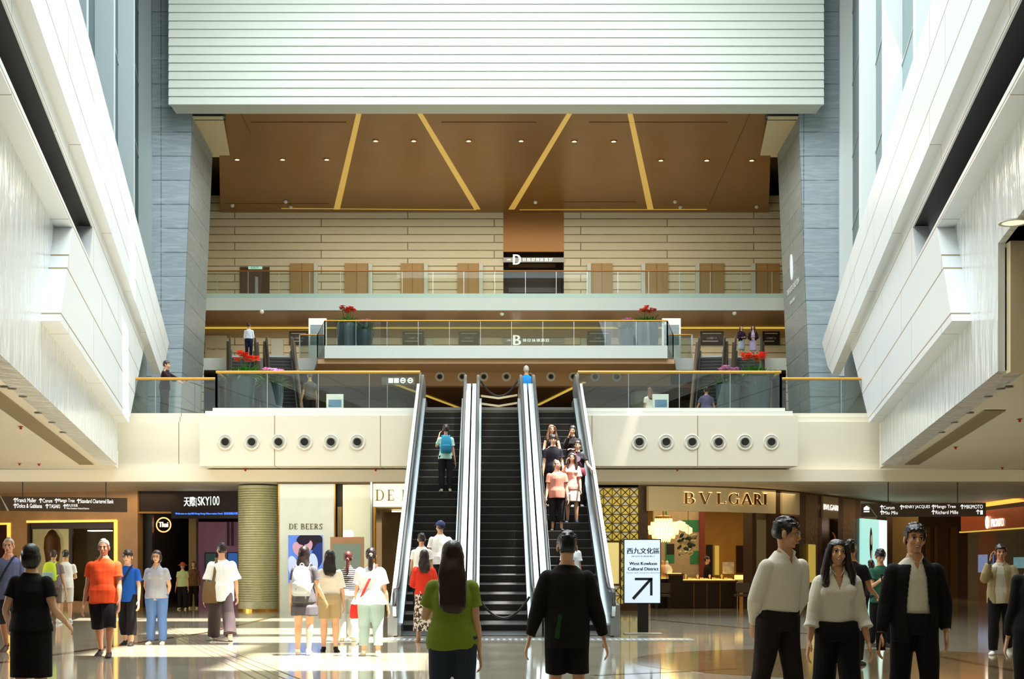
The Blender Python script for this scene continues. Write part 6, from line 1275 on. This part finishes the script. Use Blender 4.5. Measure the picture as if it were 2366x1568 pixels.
    t_info = dict(t=t, aj=aj, lj=lj, hc=hc, sp=sp, H=H, f=f_, rx=rx, M=Matrix.Translation(V(*loc)) @ Matrix.Rotation(R(yaw), 4, 'Z'), rings=rings, pel=pel, shw=shw)
    return t_info
_OPEN = []; _VN = []
def strap(p, c, s=1, w=.028, name='strap', front=True, back=True, lowk=-.02, r=.0):
    """a cross strap over shoulder s, hugging chest and back, ending at the other hip; the strap and bag are top-level"""
    H, sp, f = p['H'], p['sp'], p['f']; pts = []
    o = .085 * H * f + .022
    sh = sp(.318) + V(s * .055 * H, 0, .016); hipv = sp(max(lowk, .0)) + V(-s * .105 * H * f, 0, min(lowk, 0) * H)
    if front: pts += [hipv, hipv.lerp(sh, .3) + V(0, -o * .9, 0), hipv.lerp(sh, .65) + V(0, -o, 0), sh + V(0, -.035 * H, 0)]
    pts += [sh]
    if back: pts += [sh + V(0, .035 * H, 0), hipv.lerp(sh, .65) + V(0, o * .86, 0), hipv.lerp(sh, .3) + V(0, o * .9, 0), hipv]
    mb = MB(); P_ = []
    for i in range(len(pts) - 1):
        for k in range(4): P_.append(pts[i].lerp(pts[i + 1], k / 4))
    P_.append(pts[-1]); P_ = [P_[0]] + [(P_[i - 1] + P_[i] + P_[i + 1]) / 3 for i in range(1, len(P_) - 1)] + [P_[-1]]
    mb.tube(P_, [(w * .55, w * .55) if 0 else (w * .5, .006)] * len(P_), 8, side=(1, 0, 0)); return mb, hipv
def world(p, mb): mb.xf(p['M']); return mb
def backpack(p, label, c1, c2, w=.30, h=.42, d=.15, zc=.19, text=None):
    H, sp = p['H'], p['sp']; t = thing('backpack', label, 'backpack', p['M'] @ (sp(zc) + V(0, .2, 0)))
    off = .075 * H * p['f'] + .02
    mb = MB(); c = sp(zc) + V(0, off + d / 2, 0); mb.tube([c + V(0, 0, -h / 2), c + V(0, 0, -h * .42), c + V(0, .01, 0), c + V(0, 0, h * .3), c + V(0, -.01, h * .45), c + V(0, -.02, h * .5)], [(w * .42, d * .4), (w * .5, d * .5), (w * .5, d * .55), (w * .44, d * .48), (w * .32, d * .35), (w * .12, d * .15)], 20, side=(1, 0, 0)); world(p, mb)
    b = mb.build('pack_body', cloth(c1, .7), t, True)
    mb = MB(); c = sp(zc) + V(0, off + d, -h * .2); mb.tube([c + V(0, 0, -h * .2), c + V(0, .01, -h * .1), c + V(0, .01, h * .12), c + V(0, 0, h * .18)], [(w * .36, .03), (w * .42, .045), (w * .4, .04), (w * .3, .015)], 16, side=(1, 0, 0)); world(p, mb); mb.build('front_pocket', cloth(c2, .7), t, True)
    for s in (-1, 1):
        mb = MB(); a = sp(.31) + V(s * .055 * H, 0, .02); mb.tube([c + V(s * w * .25, -d * .9, h * .55), a + V(0, .05 * H, -.005), a, a + V(s * .01, -.05 * H, -.03), a + V(s * .03, -.065 * H, -.14), a + V(s * .05, -.02, -.26), c + V(s * w * .4, -d * .8, -h * .1)], [(.022, .006)] * 7, 8, side=(1, 0, 0)); world(p, mb); mb.build('strap', cloth(c1, .7), t, True)
    mb = MB(); mb.tube([sp(zc) + V(.03 * math.cos(a), off + .03, h / 2 + .01 + .03 * math.sin(a)) for a in np.linspace(0, 3.14, 7)], .007, 6); world(p, mb); mb.build('top_loop', cloth(c2, .7), t, True)
    if text: mb = MB(); put_text(mb, text, c + V(.06, .048, -h * .12), (-1, 0, 0), (0, 0, 1), .1, .035, bold=.002); world(p, mb); mb.build('lettering', mat('pack_ink', '4a5058', .5), t)
    return t
def bag(p, label, c, centre, w, h, d, name='bag', strapmb=None):
    """centre in the person's own frame"""
    t = thing(name, label, 'bag', p['M'] @ centre); mb = MB(); c_ = Vector(centre)
    mb.tube([c_ + V(0, 0, -h / 2), c_ + V(0, 0, -h * .4), c_, c_ + V(0, 0, h * .42), c_ + V(0, 0, h / 2)], [(w * .38, d * .35), (w * .5, d * .5), (w * .48, d * .5), (w * .42, d * .3), (w * .36, d * .12)], 18, side=(1, 0, 0)); world(p, mb); mb.build('bag_body', cloth(c, .6), t, True)
    if strapmb: world(p, strapmb); strapmb.build('strap', cloth(c, .6), t, True)
    return t
def phone(p, i, label, c='101114', away=.06):
    sh, el, wr, d2, inw, s = p['aj'][i]; c_ = wr + d2 * .07 + V(0, -.02, .0)
    t = thing('phone', label, 'phone', p['M'] @ c_); n = (V(0, -1, .25)).normalized(); u = V(1, 0, 0); v = n.cross(u)
    mb = MB(); q = c_ + v * 0; mb.prism([q - u * .036 - v * .075, q + u * .036 - v * .075, q + u * .036 + v * .075, q - u * .036 + v * .075], n * .009); world(p, mb); mb.build('case', mat('phone_case', c, .2), t); return t
NAT = ((5, 9, 14, 4), (5, 9, 14, 4)); WALK = ((16, 10, 2), (-14, 14, 2)); WALK2 = ((-14, 14, 2), (16, 10, 2)); STAND = ((1, 2, 2.5), (-1, 2, 2.5))
FRONT = ((12, 14, 75, 45), (12, 14, 75, 45)); BACKH = ((-18, 12, -32, 40), (-18, 12, -32, 40))
# ---- near, left to right
p = person('person, black short sleeved dress, dark bobbed hair, back turned, nearest at far left', 72, 12.2, 0, 178, 1.52, 'f', 1.12, arms=((-6, 20, 60, 8), (-4, 18, 62, 8)), legs=STAND, hair='bob', hairc='140c0a', top=('dress', '0f0b0b', 1.06, -.03), bot=('skirt', '0f0b0b', 1.06, .30), shoes='201814', vox=.007)
p = person('person, olive green t-shirt, very long brown hair, back turned, before the escalators', 1045, 10.1, 0, 182, 1.5, 'f', 1.16, arms=((22, 16, 78, 30), (0, 9, 16, 2)), legs=((3, 3, 3), (-3, 4, 3)), hair='vlong', hairc='2c1812', top=('tee', '77882a', 1.05, -.05), bot=('trousers', '2c3440', 1.05, 1.0), shoes='2a2a2a', vox=.0065, head=(0, 6, 0))
p = person('person, black blazer and black shorts, short dark hair, back turned, before the right escalator', 1310, 11.0, 0, 180, 1.59, 'm', .98, arms=((2, 17, 8, 2), (2, 17, 8, 2)), legs=((1, 2, 2), (-1, 2, 2)), hair='short', hairc='0f0b09', top=('long', '141010', 1.0, -.03), bot=('shorts', '120e0e', 1.25, .48), shoes='181414', jacket=('14100f', -.10, None), vox=.0065)
mb = MB(); c_ = p['sp'](.02) + V(.09, .15, -.02); mb.tube([c_ + V(0, 0, -.09), c_ + V(-.03, 0, .1)], [(.02, .004), (.014, .003)], 8, side=(1, 0, 0)); world(p, mb); tag(mb.build('ribbon', cloth('1a431d')), 'green ribbon hanging at the back pocket of the black blazer', 'ribbon')
p = person('person, white long sleeved shirt and dark trousers, laughing toward the right, hands behind back', 1797, 11.0, 0, 28, 1.72, 'm', .96, lean=9, arms=((-10, 10, -14, 30), (-16, 12, -20, 34)), legs=((8, 4, 3), (-8, 6, 3)), head=(42, 4, 0), hair='short', hairc='16100d', top=('long', 'e2dccb', 1.12, .03), bot=('trousers', '221a18', 1.08, 1.0), shoes='181414', vox=.0055, glasses=True, smile=True, skin='c48f68', vneck=.07)
MB().tube([p['sp'](.035) + V(.083 * 1.72 * math.cos(a), .062 * 1.72 * math.sin(a), 0) for a in np.linspace(0, 6.283, 25)[:-1]], .014, 6, closed=True).build('belt', mat('belt_black', '0c0a0a', .3), p['t'], True, True)
p = person('person, white v neck blouse and black wide trousers, long wavy dark hair, smiling', 1934, 11.2, 0, -4, 1.55, 'f', 1.02, arms=((3, 13, 12, 2), (3, 13, 12, 2)), legs=((12, 4, 2), (-10, 10, 2)), head=(4, -6, 4), hair='wavy', hairc='1c110e', top=('long', 'dcd6c6', 1.22, .02), bot=('trousers', '100d0d', 1.45, 1.0), shoes='141010', vox=.0055, sleeve=.78, smile=True, skin='d09a74', vneck=.13)
p = person('person, open black suit over a white shirt, smiling, phone in hand, walking at right', 2113, 11.1, 0, -3, 1.67, 'm', 1.0, arms=((-14, 19, 34, 22), (-2, 12, 14, 0)), legs=((10, 4, 2), (-10, 12, 2)), head=(2, 0, 3), hair='short', hairc='140e0b', top=('long', 'd6cfbe', 1.0, .02), bot=('trousers', '100d0d', 1.12, 1.0), shoes='0e0c0c', jacket=('14100f', -.09, .085), vox=.0055, smile=True, vneck=.08, skin='c48c64')
phone(p, 1, 'black phone held low by the smiling person in the black suit')
p = person('person, dark clothes, cut off by the right picture edge', 2392, 11.4, 0, 170, 1.56, 'f', 1.05, hair='bob', hairc='0f0b0a', top=('long', '131010', 1.05, -.08), bot=('trousers', '141010', 1.1, 1.0), shoes='181414', vox=.01)
# ---- middle distance, left
p = person('person, bald, blue grey t-shirt with a dark cross strap, at the left edge', 20, 21.4, 0, 6, 1.82, 'm', 1.1, legs=WALK, hair='thin', hairc='a89888', top=('tee', '646a90', 1.08, -.05), bot=('shorts', '3a3a44', 1.15, .52), shoes='5a4038', skin='c98d70', vox=.008)
mb, hv = strap(p, '1c1a22', 1); bag(p, 'small dark bag worn across by the bald person at the left edge', '1c1a22', hv + V(-.03, 0, -.05), .2, .22, .08, strapmb=mb)
p = person('person, orange red t-shirt and long black shorts, grey hair, walking toward the viewer', 240, 20.4, 0, 3, 1.77, 'm', 1.12, legs=((14, 6, 2), (-12, 14, 2)), arms=((10, 10, 20, 4), (-8, 12, 14, 2)), hair='thin', hairc='8a847c', top=('tee', 'd8481e', 1.1, -.06), bot=('shorts', '17131a', 1.3, .56), shoes='3a2c26', skin='b87c5c', vox=.007)
p = person('person, blue short sleeved shirt and cropped black trousers, dark fringe', 295, 23.5, 0, -3, 1.64, 'm', .92, legs=((10, 6, 2), (-8, 10, 2)), arms=((6, 10, 18, 4), (4, 10, 30, 20)), hair='fringe', hairc='2c1512', top=('tee', '1f56b0', 1.12, -.06), bot=('trousers', '181418', 1.2, .86), shoes='2a2220', skin='dba888', vox=.008)
mb, hv = strap(p, '1c1a22', 1, back=False); world(p, mb); tag(mb.build('shoulder_strap', cloth('1c1a22')), 'thin dark strap across the blue shirt', 'strap')
p = person('person, pale grey polo shirt and blue trousers, curly bob and glasses, hands behind back', 362, 23.8, 0, 0, 1.64, 'f', 1.12, legs=STAND, arms=((-12, 14, -10, 34), (-12, 14, -10, 34)), hair='bob', hairc='2c201a', top=('collar', 'a2a4ac', 1.08, -.03), bot=('trousers', '5c7cb4', 1.15, 1.0), shoes='c8b8a0', vox=.008, glasses=True, vneck=.07)
p = person('person, grey t-shirt, bright green backpack, far behind the person in black', 124, 33.5, 0, 176, 1.78, 'm', 1.0, legs=STAND, hair='short', hairc='3c2c24', top=('tee', '7c6c70', 1.1, -.04), bot=('shorts', '6a5a50', 1.1, .5), shoes='e0dcd4', vox=.012)
backpack(p, 'bright yellow green backpack worn by the far person at left', 'c8dc3c', '9ab8b0', .34, .46, .2)
p = person('person, white t-shirt and white shorts, far behind at left beside the green backpack', 151, 34, 0, 196, 1.79, 'm', .95, legs=STAND, arms=FRONT, hair='short', hairc='2a1c16', top=('tee', 'e8e4da', 1.15, -.05), bot=('shorts', 'dcd4c4', 1.15, .5), shoes='e0dcd4', vox=.012)
p = person('person, yellow green t-shirt and orange hat, standing in the dark entrance', 422, 45.2, 0, 0, 1.55, 'f', 1.05, legs=STAND, hair='bob', hairc='6a3418', hat=('hat', 'b4602c'), top=('tee', 'bcc88c', 1.1, -.04), bot=('trousers', '1c1614', 1.1, 1.0), shoes='d8c8a0', vox=.014)
p = person('person, brown top, partly behind the yellow green shirt in the dark entrance', 447, 46.2, 0, 10, 1.6, 'f', 1.05, legs=STAND, hair='bob', hairc='4a2a18', top=('long', '6a4a30', 1.1, -.05), bot=('trousers', '181210', 1.1, 1.0), shoes='d8c8a0', vox=.014)
p = person('person, oversized white t-shirt and wide dark brown trousers, striding away', 512, 25, 0, 196, 1.82, 'm', .98, legs=((18, 4, 3), (-18, 14, 3)), arms=((-4, 14, 20, 6), (4, 16, 24, 10)), head=(8, 0, 0), hair='short', hairc='241814', top=('tee', 'eceef0', 1.45, -.10), bot=('trousers', '453a3c', 1.6, 1.0), shoes='d8ccb8', vox=.008, sleeve=.46)
mb = MB(); sh_ = p['sp'](.318) + V(.10, 0, .03); mb.tube([sh_ + V(.02, -.1, -.3), sh_ + V(0, -.06, -.03), sh_, sh_ + V(.0, .07, -.04), sh_ + V(.04, .14, -.3), sh_ + V(.10, .17, -.62)], [(.025, .006)] * 6, 8, side=(1, 0, 0))
bag(p, 'slouchy brown shoulder bag hanging beside the white oversized t-shirt', '6e5838', p['sp'](.0) + V(.21, .12, -.02), .30, .40, .13, strapmb=mb)
p = person('person, charcoal short dress and long dark hair, pale grey backpack, back turned', 703, 20.9, 0, 176, 1.66, 'f', 1.0, legs=((2, 3, 2), (-6, 10, 2)), arms=((2, 12, 20, 5), (6, 14, 40, 0)), hair='long', hairc='1f1310', top=('dress', '565358', 1.1, -.04), bot=('skirt', '565358', 1.25, .16), shoes='ece8e0', vox=.0075)
backpack(p, 'pale grey backpack on the charcoal dress', 'a8b4bc', 'b8c0c4', .30, .46, .15, zc=.16, text='PUMA')
p = person('person, cream top and khaki shorts, long dark hair, back turned', 762, 21.6, 0, 184, 1.61, 'f', 1.02, legs=((4, 3, 2), (-5, 5, 2)), arms=((4, 12, 26, 8), (4, 12, 26, 8)), hair='long', hairc='1a100d', top=('tee', 'e2dccc', 1.12, .0), bot=('shorts', 'a4916c', 1.35, .40), shoes='1c1412', vox=.0075, sleeve=.45)
p = person('person, striped dark t-shirt and white cargo trousers, reddish braid, back turned', 804, 24.7, 0, 180, 1.63, 'f', .92, legs=STAND, arms=((4, 10, 30, 8), (4, 10, 30, 8)), hair='braid', hairc='4a1c18', top=('tee', STRIPE, 1.08, .0), bot=('trousers', 'd2d2cc', 1.35, 1.0), shoes='c8c0b0', vox=.009)
p = person('person, white peplum blouse and pale blue cropped jeans, ponytail, back turned', 857, 20.6, 0, 184, 1.63, 'f', 1.24, legs=((3, 3, 3), (-4, 5, 3)), arms=((6, 13, 34, 10), (0, 12, 14, 2)), hair='pony', hairc='1c110e', top=('blouse', 'dde2e8', 1.2, -.04), bot=('trousers', '9cb4b4', 1.12, .88), shoes='e4dccc', vox=.0075)
mb, hv = strap(p, 'd8322a', -1, .035, front=False, lowk=-.06); bag(p, 'small bright red bag on a red strap across the white blouse', 'd8322a', hv + V(.02, -.02, -.08), .18, .22, .07, strapmb=mb)
p = person('person, bright red cardigan and brown floral long skirt, at the left escalator foot', 980, 24.5, 0, 184, 1.66, 'f', .95, legs=((3, 3, 2), (-3, 4, 2)), arms=FRONT, hair='long', hairc='221412', top=('long', 'e03a26', 1.25, .0), bot=('skirt', FLORAL, 1.25, .40), shoes='c89878', vox=.008)
# ---- on the main escalators
def esc(Y): return .2 * math.floor((Y - YE) / .3464 + .5)
p = person('person, white t-shirt, short dark hair, low on the left escalator beside the red cardigan', 1003, 27.95, esc(27.95), 182, 1.64, 'm', .95, legs=STAND, hair='short', hairc='2a1c18', top=('tee', 'ece8e2', 1.1, -.05), bot=('trousers', '3a3634', 1.1, 1.0), shoes='d0ccc4', vox=.01, x=-1.66)
p = person('person, white t-shirt and dark blue cap, low on the left escalator', 1027, 28.55, esc(28.55), 184, 1.72, 'm', 1.0, legs=STAND, arms=((5, 10, 12, 0), (30, 32, 30, 0)), hair='short', hairc='2a1c18', hat=('cap', '3a4268'), top=('tee', 'f0ece6', 1.15, -.05), bot=('trousers', '33302e', 1.1, 1.0), shoes='d0ccc4', vox=.009, x=-1.3, head=(30, 0, 0))
p = person('person, mint t-shirt, black trousers, alone halfway up the left escalator', 1030, 32.72, esc(32.72), 184, 1.6, 'f', .95, legs=STAND, arms=((55, 18, 100, 30), (2, 10, 8, 0)), hair='bun', hairc='2c1c18', top=('tee', 'b8e2d4', 1.1, -.04), bot=('trousers', '1d191b', 1.05, 1.0), shoes='e4e4d4', vox=.009)
backpack(p, 'blue backpack on the mint t-shirt halfway up the left escalator', '2f86a8', '2a7898', .27, .42, .14, zc=.17)
p = person('person, brownish pink t-shirt and black cropped trousers, lowest of the crowd riding down', 1287, 31.16, esc(31.16), 0, 1.62, 'm', 1.08, legs=STAND, arms=((6, 10, 16, 4), (4, 10, 14, 2)), head=(38, -14, 0), hair='thin', hairc='5a4a40', top=('tee', 'c07a68', 1.12, -.06), bot=('trousers', '1b1718', 1.15, .80), shoes='1c1818', skin='d8a080', vox=.0085)
p = person('person, pink blouse, holding a phone up to the face on the right escalator', 1312, 31.55, esc(31.55), -6, 1.62, 'f', .95, legs=STAND, arms=((10, 10, 20, 4), (58, 14, 92, 30)), hair='wavy', hairc='221512', top=('tee', 'dba090', 1.15, -.05), bot=('skirt', 'd8c8b8', 1.15, .22), shoes='2c3448', vox=.009, x=1.66, sleeve=.4)
phone(p, 1, 'dark phone raised before the face of the person in the pink blouse')
p = person('person, plain black t-shirt, behind the pink shirt on the right escalator', 1277, 32.2, esc(32.2), 2, 1.70, 'm', .98, legs=STAND, hair='fringe', hairc='17100e', top=('tee', '1a1820', 1.1, -.04), bot=('trousers', '1c1a1e', 1.1, 1.0), shoes='302c2c', skin='e0b090', vox=.009, x=1.25)
p = person('person, black t-shirt with a round print, hand on the escalator rail', 1337, 32.2, esc(32.2), -4, 1.56, 'f', 1.06, legs=STAND, arms=((22, 24, 34, 0), (5, 9, 12, 0)), hair='short', hairc='1c1210', top=('tee', '17151a', 1.1, -.03), bot=('trousers', '1a1618', 1.05, 1.0), shoes='dfe2ea', skin='dba884', vox=.009, x=1.83)
mb = MB(); c_ = p['sp'](.2) + V(0, -.155, 0); mb.tube([c_, c_ + V(0, -.012, 0)], .07, 18); mb.build('shirt_print', mat('print_mauve', '9a8298', .6), p['t'], False, True)
mb, hv = strap(p, '5c1f2c', -1, .03, back=False); bag(p, 'maroon handbag worn across the black t-shirt with a round print', '5c1f2c', p['sp'](.0) + V(.06, -.16, .0), .28, .2, .1, strapmb=mb)
p = person('person, dark sleeveless top with bare crossed arms, upper left of the escalator crowd', 1272, 32.95, esc(32.95), 4, 1.62, 'f', .95, legs=STAND, arms=((14, 14, 88, 60), (14, 14, 80, 60)), head=(8, 0, 0), hair='wavy', hairc='6a4430', top=('tank', '221c22', 1.05, -.03), bot=('trousers', '1c1a1c', 1.0, 1.0), shoes='302c2c', skin='e6b490', vox=.009, x=1.25)
p = person('person, black long sleeved top, hand raised to the cheek, on the right escalator', 1322, 32.95, esc(32.95), -4, 1.60, 'f', 1.0, legs=STAND, arms=((14, 14, 80, 60), (50, 8, 118, 26)), head=(-8, 12, 0), hair='long', hairc='150e0d', top=('long', '181416', 1.1, -.03), bot=('trousers', '171415', 1.05, 1.0), shoes='302c2c', vox=.009, x=1.76)
p = person('person, pale blue white shirt, low on the right escalator behind the black blazer', 1309, 28.0, esc(28.0), 180, 1.60, 'f', 1.05, legs=STAND, hair='short', hairc='241a16', top=('tee', 'dfe6f0', 1.25, -.05), bot=('trousers', '2c2c34', 1.0, 1.0), shoes='302c2c', vox=.01, x=1.42)
# ---- upper floors
p = person('person, bright blue t-shirt and grey hair, at the head of the escalators', 1216, 41.0, Z1, 168, 1.68, 'm', 1.0, legs=STAND, hair='thin', hairc='b8b0a4', top=('tee', '2b86d2', 1.1, -.04), bot=('trousers', '2c2c34', 1.0, 1.0), shoes='302c2c', vox=.011)
p = person('person, dark maroon shirt and grey trousers, resting an arm on the far left railing', 380, 39.65, Z1, 82, 1.62, 'm', 1.0, lean=6, legs=STAND, arms=((62, 6, 10, 0), (48, 6, 22, 0)), hair='short', hairc='2a1a14', top=('long', '2c1820', 1.1, -.04), bot=('trousers', '4a4648', 1.15, 1.0), shoes='302c2c', vox=.01)
p = person('person, grey t-shirt and black shorts with a backpack strap, behind the left railing', 716, 42.2, Z1, 205, 1.66, 'm', .95, legs=STAND, hair='thin', hairc='5a4a40', top=('tee', '5c564e', 1.1, -.04), bot=('shorts', '1c1818', 1.15, .5), shoes='302c2c', vox=.012)
p = person('person, white top and long light brown hair, behind the right railing', 1501, 45.3, Z1, 200, 1.60, 'f', 1.0, legs=STAND, hair='long', hairc='7a4a34', top=('tee', 'f2ece0', 1.15, -.06), bot=('skirt', 'f2ece0', 1.1, .2), shoes='d0c8b8', vox=.012)
p = person('person, purple grey t-shirt, at the foot of the right upper escalators', 1632, 45.3, Z1, 182, 1.62, 'm', 1.05, legs=STAND, arms=((10, 20, 30, 4), (10, 20, 30, 4)), hair='short', hairc='3a2c26', top=('tee', '6a6484', 1.1, -.04), bot=('trousers', '3a3638', 1.05, 1.0), shoes='302c2c', vox=.012)
p = person('person, white shirt and navy trousers, at the top of the left upper escalator', 575, 64.9, Z2, 174, 1.70, 'm', 1.0, legs=STAND, hair='short', hairc='1c1410', top=('long', 'dde6f0', 1.1, .0), bot=('trousers', '1c2038', 1.05, 1.0), shoes='201c1c', vox=.014, sleeve=.6)
p = person('person, dark blouse and pale blue skirt, left one of the pair at upper right', 1713, 65.0, Z2, 12, 1.61, 'f', .95, legs=STAND, arms=FRONT, hair='long', hairc='241612', top=('long', '2a1c34', 1.05, .0), bot=('skirt', '9cb0bc', 1.0, .24), shoes='c8a080', vox=.014)
p = person('person, black cardigan and lilac dress, right one of the pair at upper right', 1740, 65.1, Z2, -12, 1.63, 'f', .95, legs=STAND, arms=FRONT, hair='wavy', hairc='241612', top=('tee', 'b8a8cc', 1.05, .0), bot=('skirt', 'b0a4cc', 1.08, .26), shoes='c8a080', jacket=('1e1418', .04, .09), vox=.014)
# ---- right side, middle distance
p = person('person, black t-shirt, back of the head showing behind the long haired person', 1966, 18.6, 0, 150, 1.70, 'm', 1.0, legs=STAND, arms=((10, 14, 60, 30), (10, 14, 60, 10)), hair='short', hairc='120d0b', top=('tee', '141214', 1.12, -.05), bot=('trousers', '1c1a1c', 1.1, 1.0), shoes='302c2c', skin='c08860', vox=.009)
p = person('person, green t-shirt with white lettering, glasses, looking down at a phone', 2034, 23, 0, 14, 1.64, 'm', .95, legs=((6, 4, 2), (-6, 6, 2)), arms=((6, 8, 14, 2), (22, 10, 92, 14)), head=(-10, 18, 0), hair='fringe', hairc='14100e', top=('tee', '2f5e4c', 1.14, -.06), bot=('trousers', '17141a', 1.08, 1.0), shoes='3a3634', vox=.008, glasses=True)
phone(p, 1, 'dark phone in the raised hand of the green t-shirt person', '3a1414')
mb = MB(); put_text(mb, 'HERITAGE', p['sp'](.165) + V(-.1, -.128, 0), (1, 0, 0), (0, 0, 1), .2, .045, bold=.003); mb.prism([p['sp'](.19) + V(x_, -.135, z_) for x_, z_ in ((-.06, 0), (.06, 0), (.04, .05), (.0, .08), (-.04, .05))], (0, -.003, 0)); mb.build('shirt_print', mat('print_white', 'd8dcd4', .6), p['t'], False, True)
p = person('person, long dark coat and long hair, carrying a white bag, far behind the green t-shirt', 2012, 36, 0, 190, 1.58, 'f', .95, legs=WALK, hair='long', hairc='241412', top=('long', '1c1413', 1.2, -.12), bot=('trousers', '1c1614', 1.0, 1.0), shoes='302c2c', vox=.012)
bag(p, 'white shopping bag carried by the far person in the dark coat', 'cfd4d0', V(.26, -.02, .62), .26, .34, .12, 'shopping_bag')
p = person('person, open beige jacket over a white t-shirt, phone at the ear, at far right', 2312, 21.0, 0, -22, 1.70, 'm', 1.0, legs=WALK2, arms=((10, 12, 40, 20), (58, 10, 112, 24)), head=(10, 0, 0), hair='short', hairc='1c1612', top=('tee', 'c8c4b4', 1.1, -.05), bot=('trousers', '1a1718', 1.1, 1.0), shoes='e0e0d8', jacket=('a89a74', -.05, .075), skin='c48c66', vox=.008)
phone(p, 1, 'dark phone held at the ear of the person in the beige jacket')
p = person('person, dark suit, shop clerk facing right behind the jewellery counter', 1634, 48.0, 0, 75, 1.78, 'm', .95, legs=STAND, hair='short', hairc='17100d', top=('long', '1a1412', 1.1, -.06), bot=('trousers', '1a1412', 1.0, 1.0), shoes='141010', vox=.014)
finish_jobs()
for o, zv, zt, w_ in _VN:
    bm = bmesh.new(); bm.from_mesh(o.data); dele = []
    for f in bm.faces:
        c = f.calc_center_median(); k = (c.z - zv) / (zt - zv)
        if k > 0 and c.y < -.01 and abs(c.x) < w_ * min(1, k * 1.1): dele.append(f)
    bmesh.ops.delete(bm, geom=dele, context='FACES'); bm.to_mesh(o.data); bm.free(); m = o.modifiers.new('thickness', 'SOLIDIFY'); m.thickness = .004; m.offset = -1
# open the fronts of the unbuttoned jackets
for o, z0_, z1_, op, H in _OPEN:
    bm = bmesh.new(); bm.from_mesh(o.data); dele = []
    for f in bm.faces:
        c = f.calc_center_median(); k = (c.z - z0_) / max(.01, z1_ - z0_)
        w = op * (1.15 - .75 * abs(k - .35)) if k < 1 else op * .5
        if k > .8: w = op * (.8 - (k - .8) * 1.5)
        if c.y < -.015 and abs(c.x) < w and f.normal.y < .35 and c.z < z1_ + .03: dele.append(f)
    bmesh.ops.delete(bm, geom=dele, context='FACES'); bm.to_mesh(o.data); bm.free(); m = o.modifiers.new('thickness', 'SOLIDIFY'); m.thickness = .006; m.offset = -1
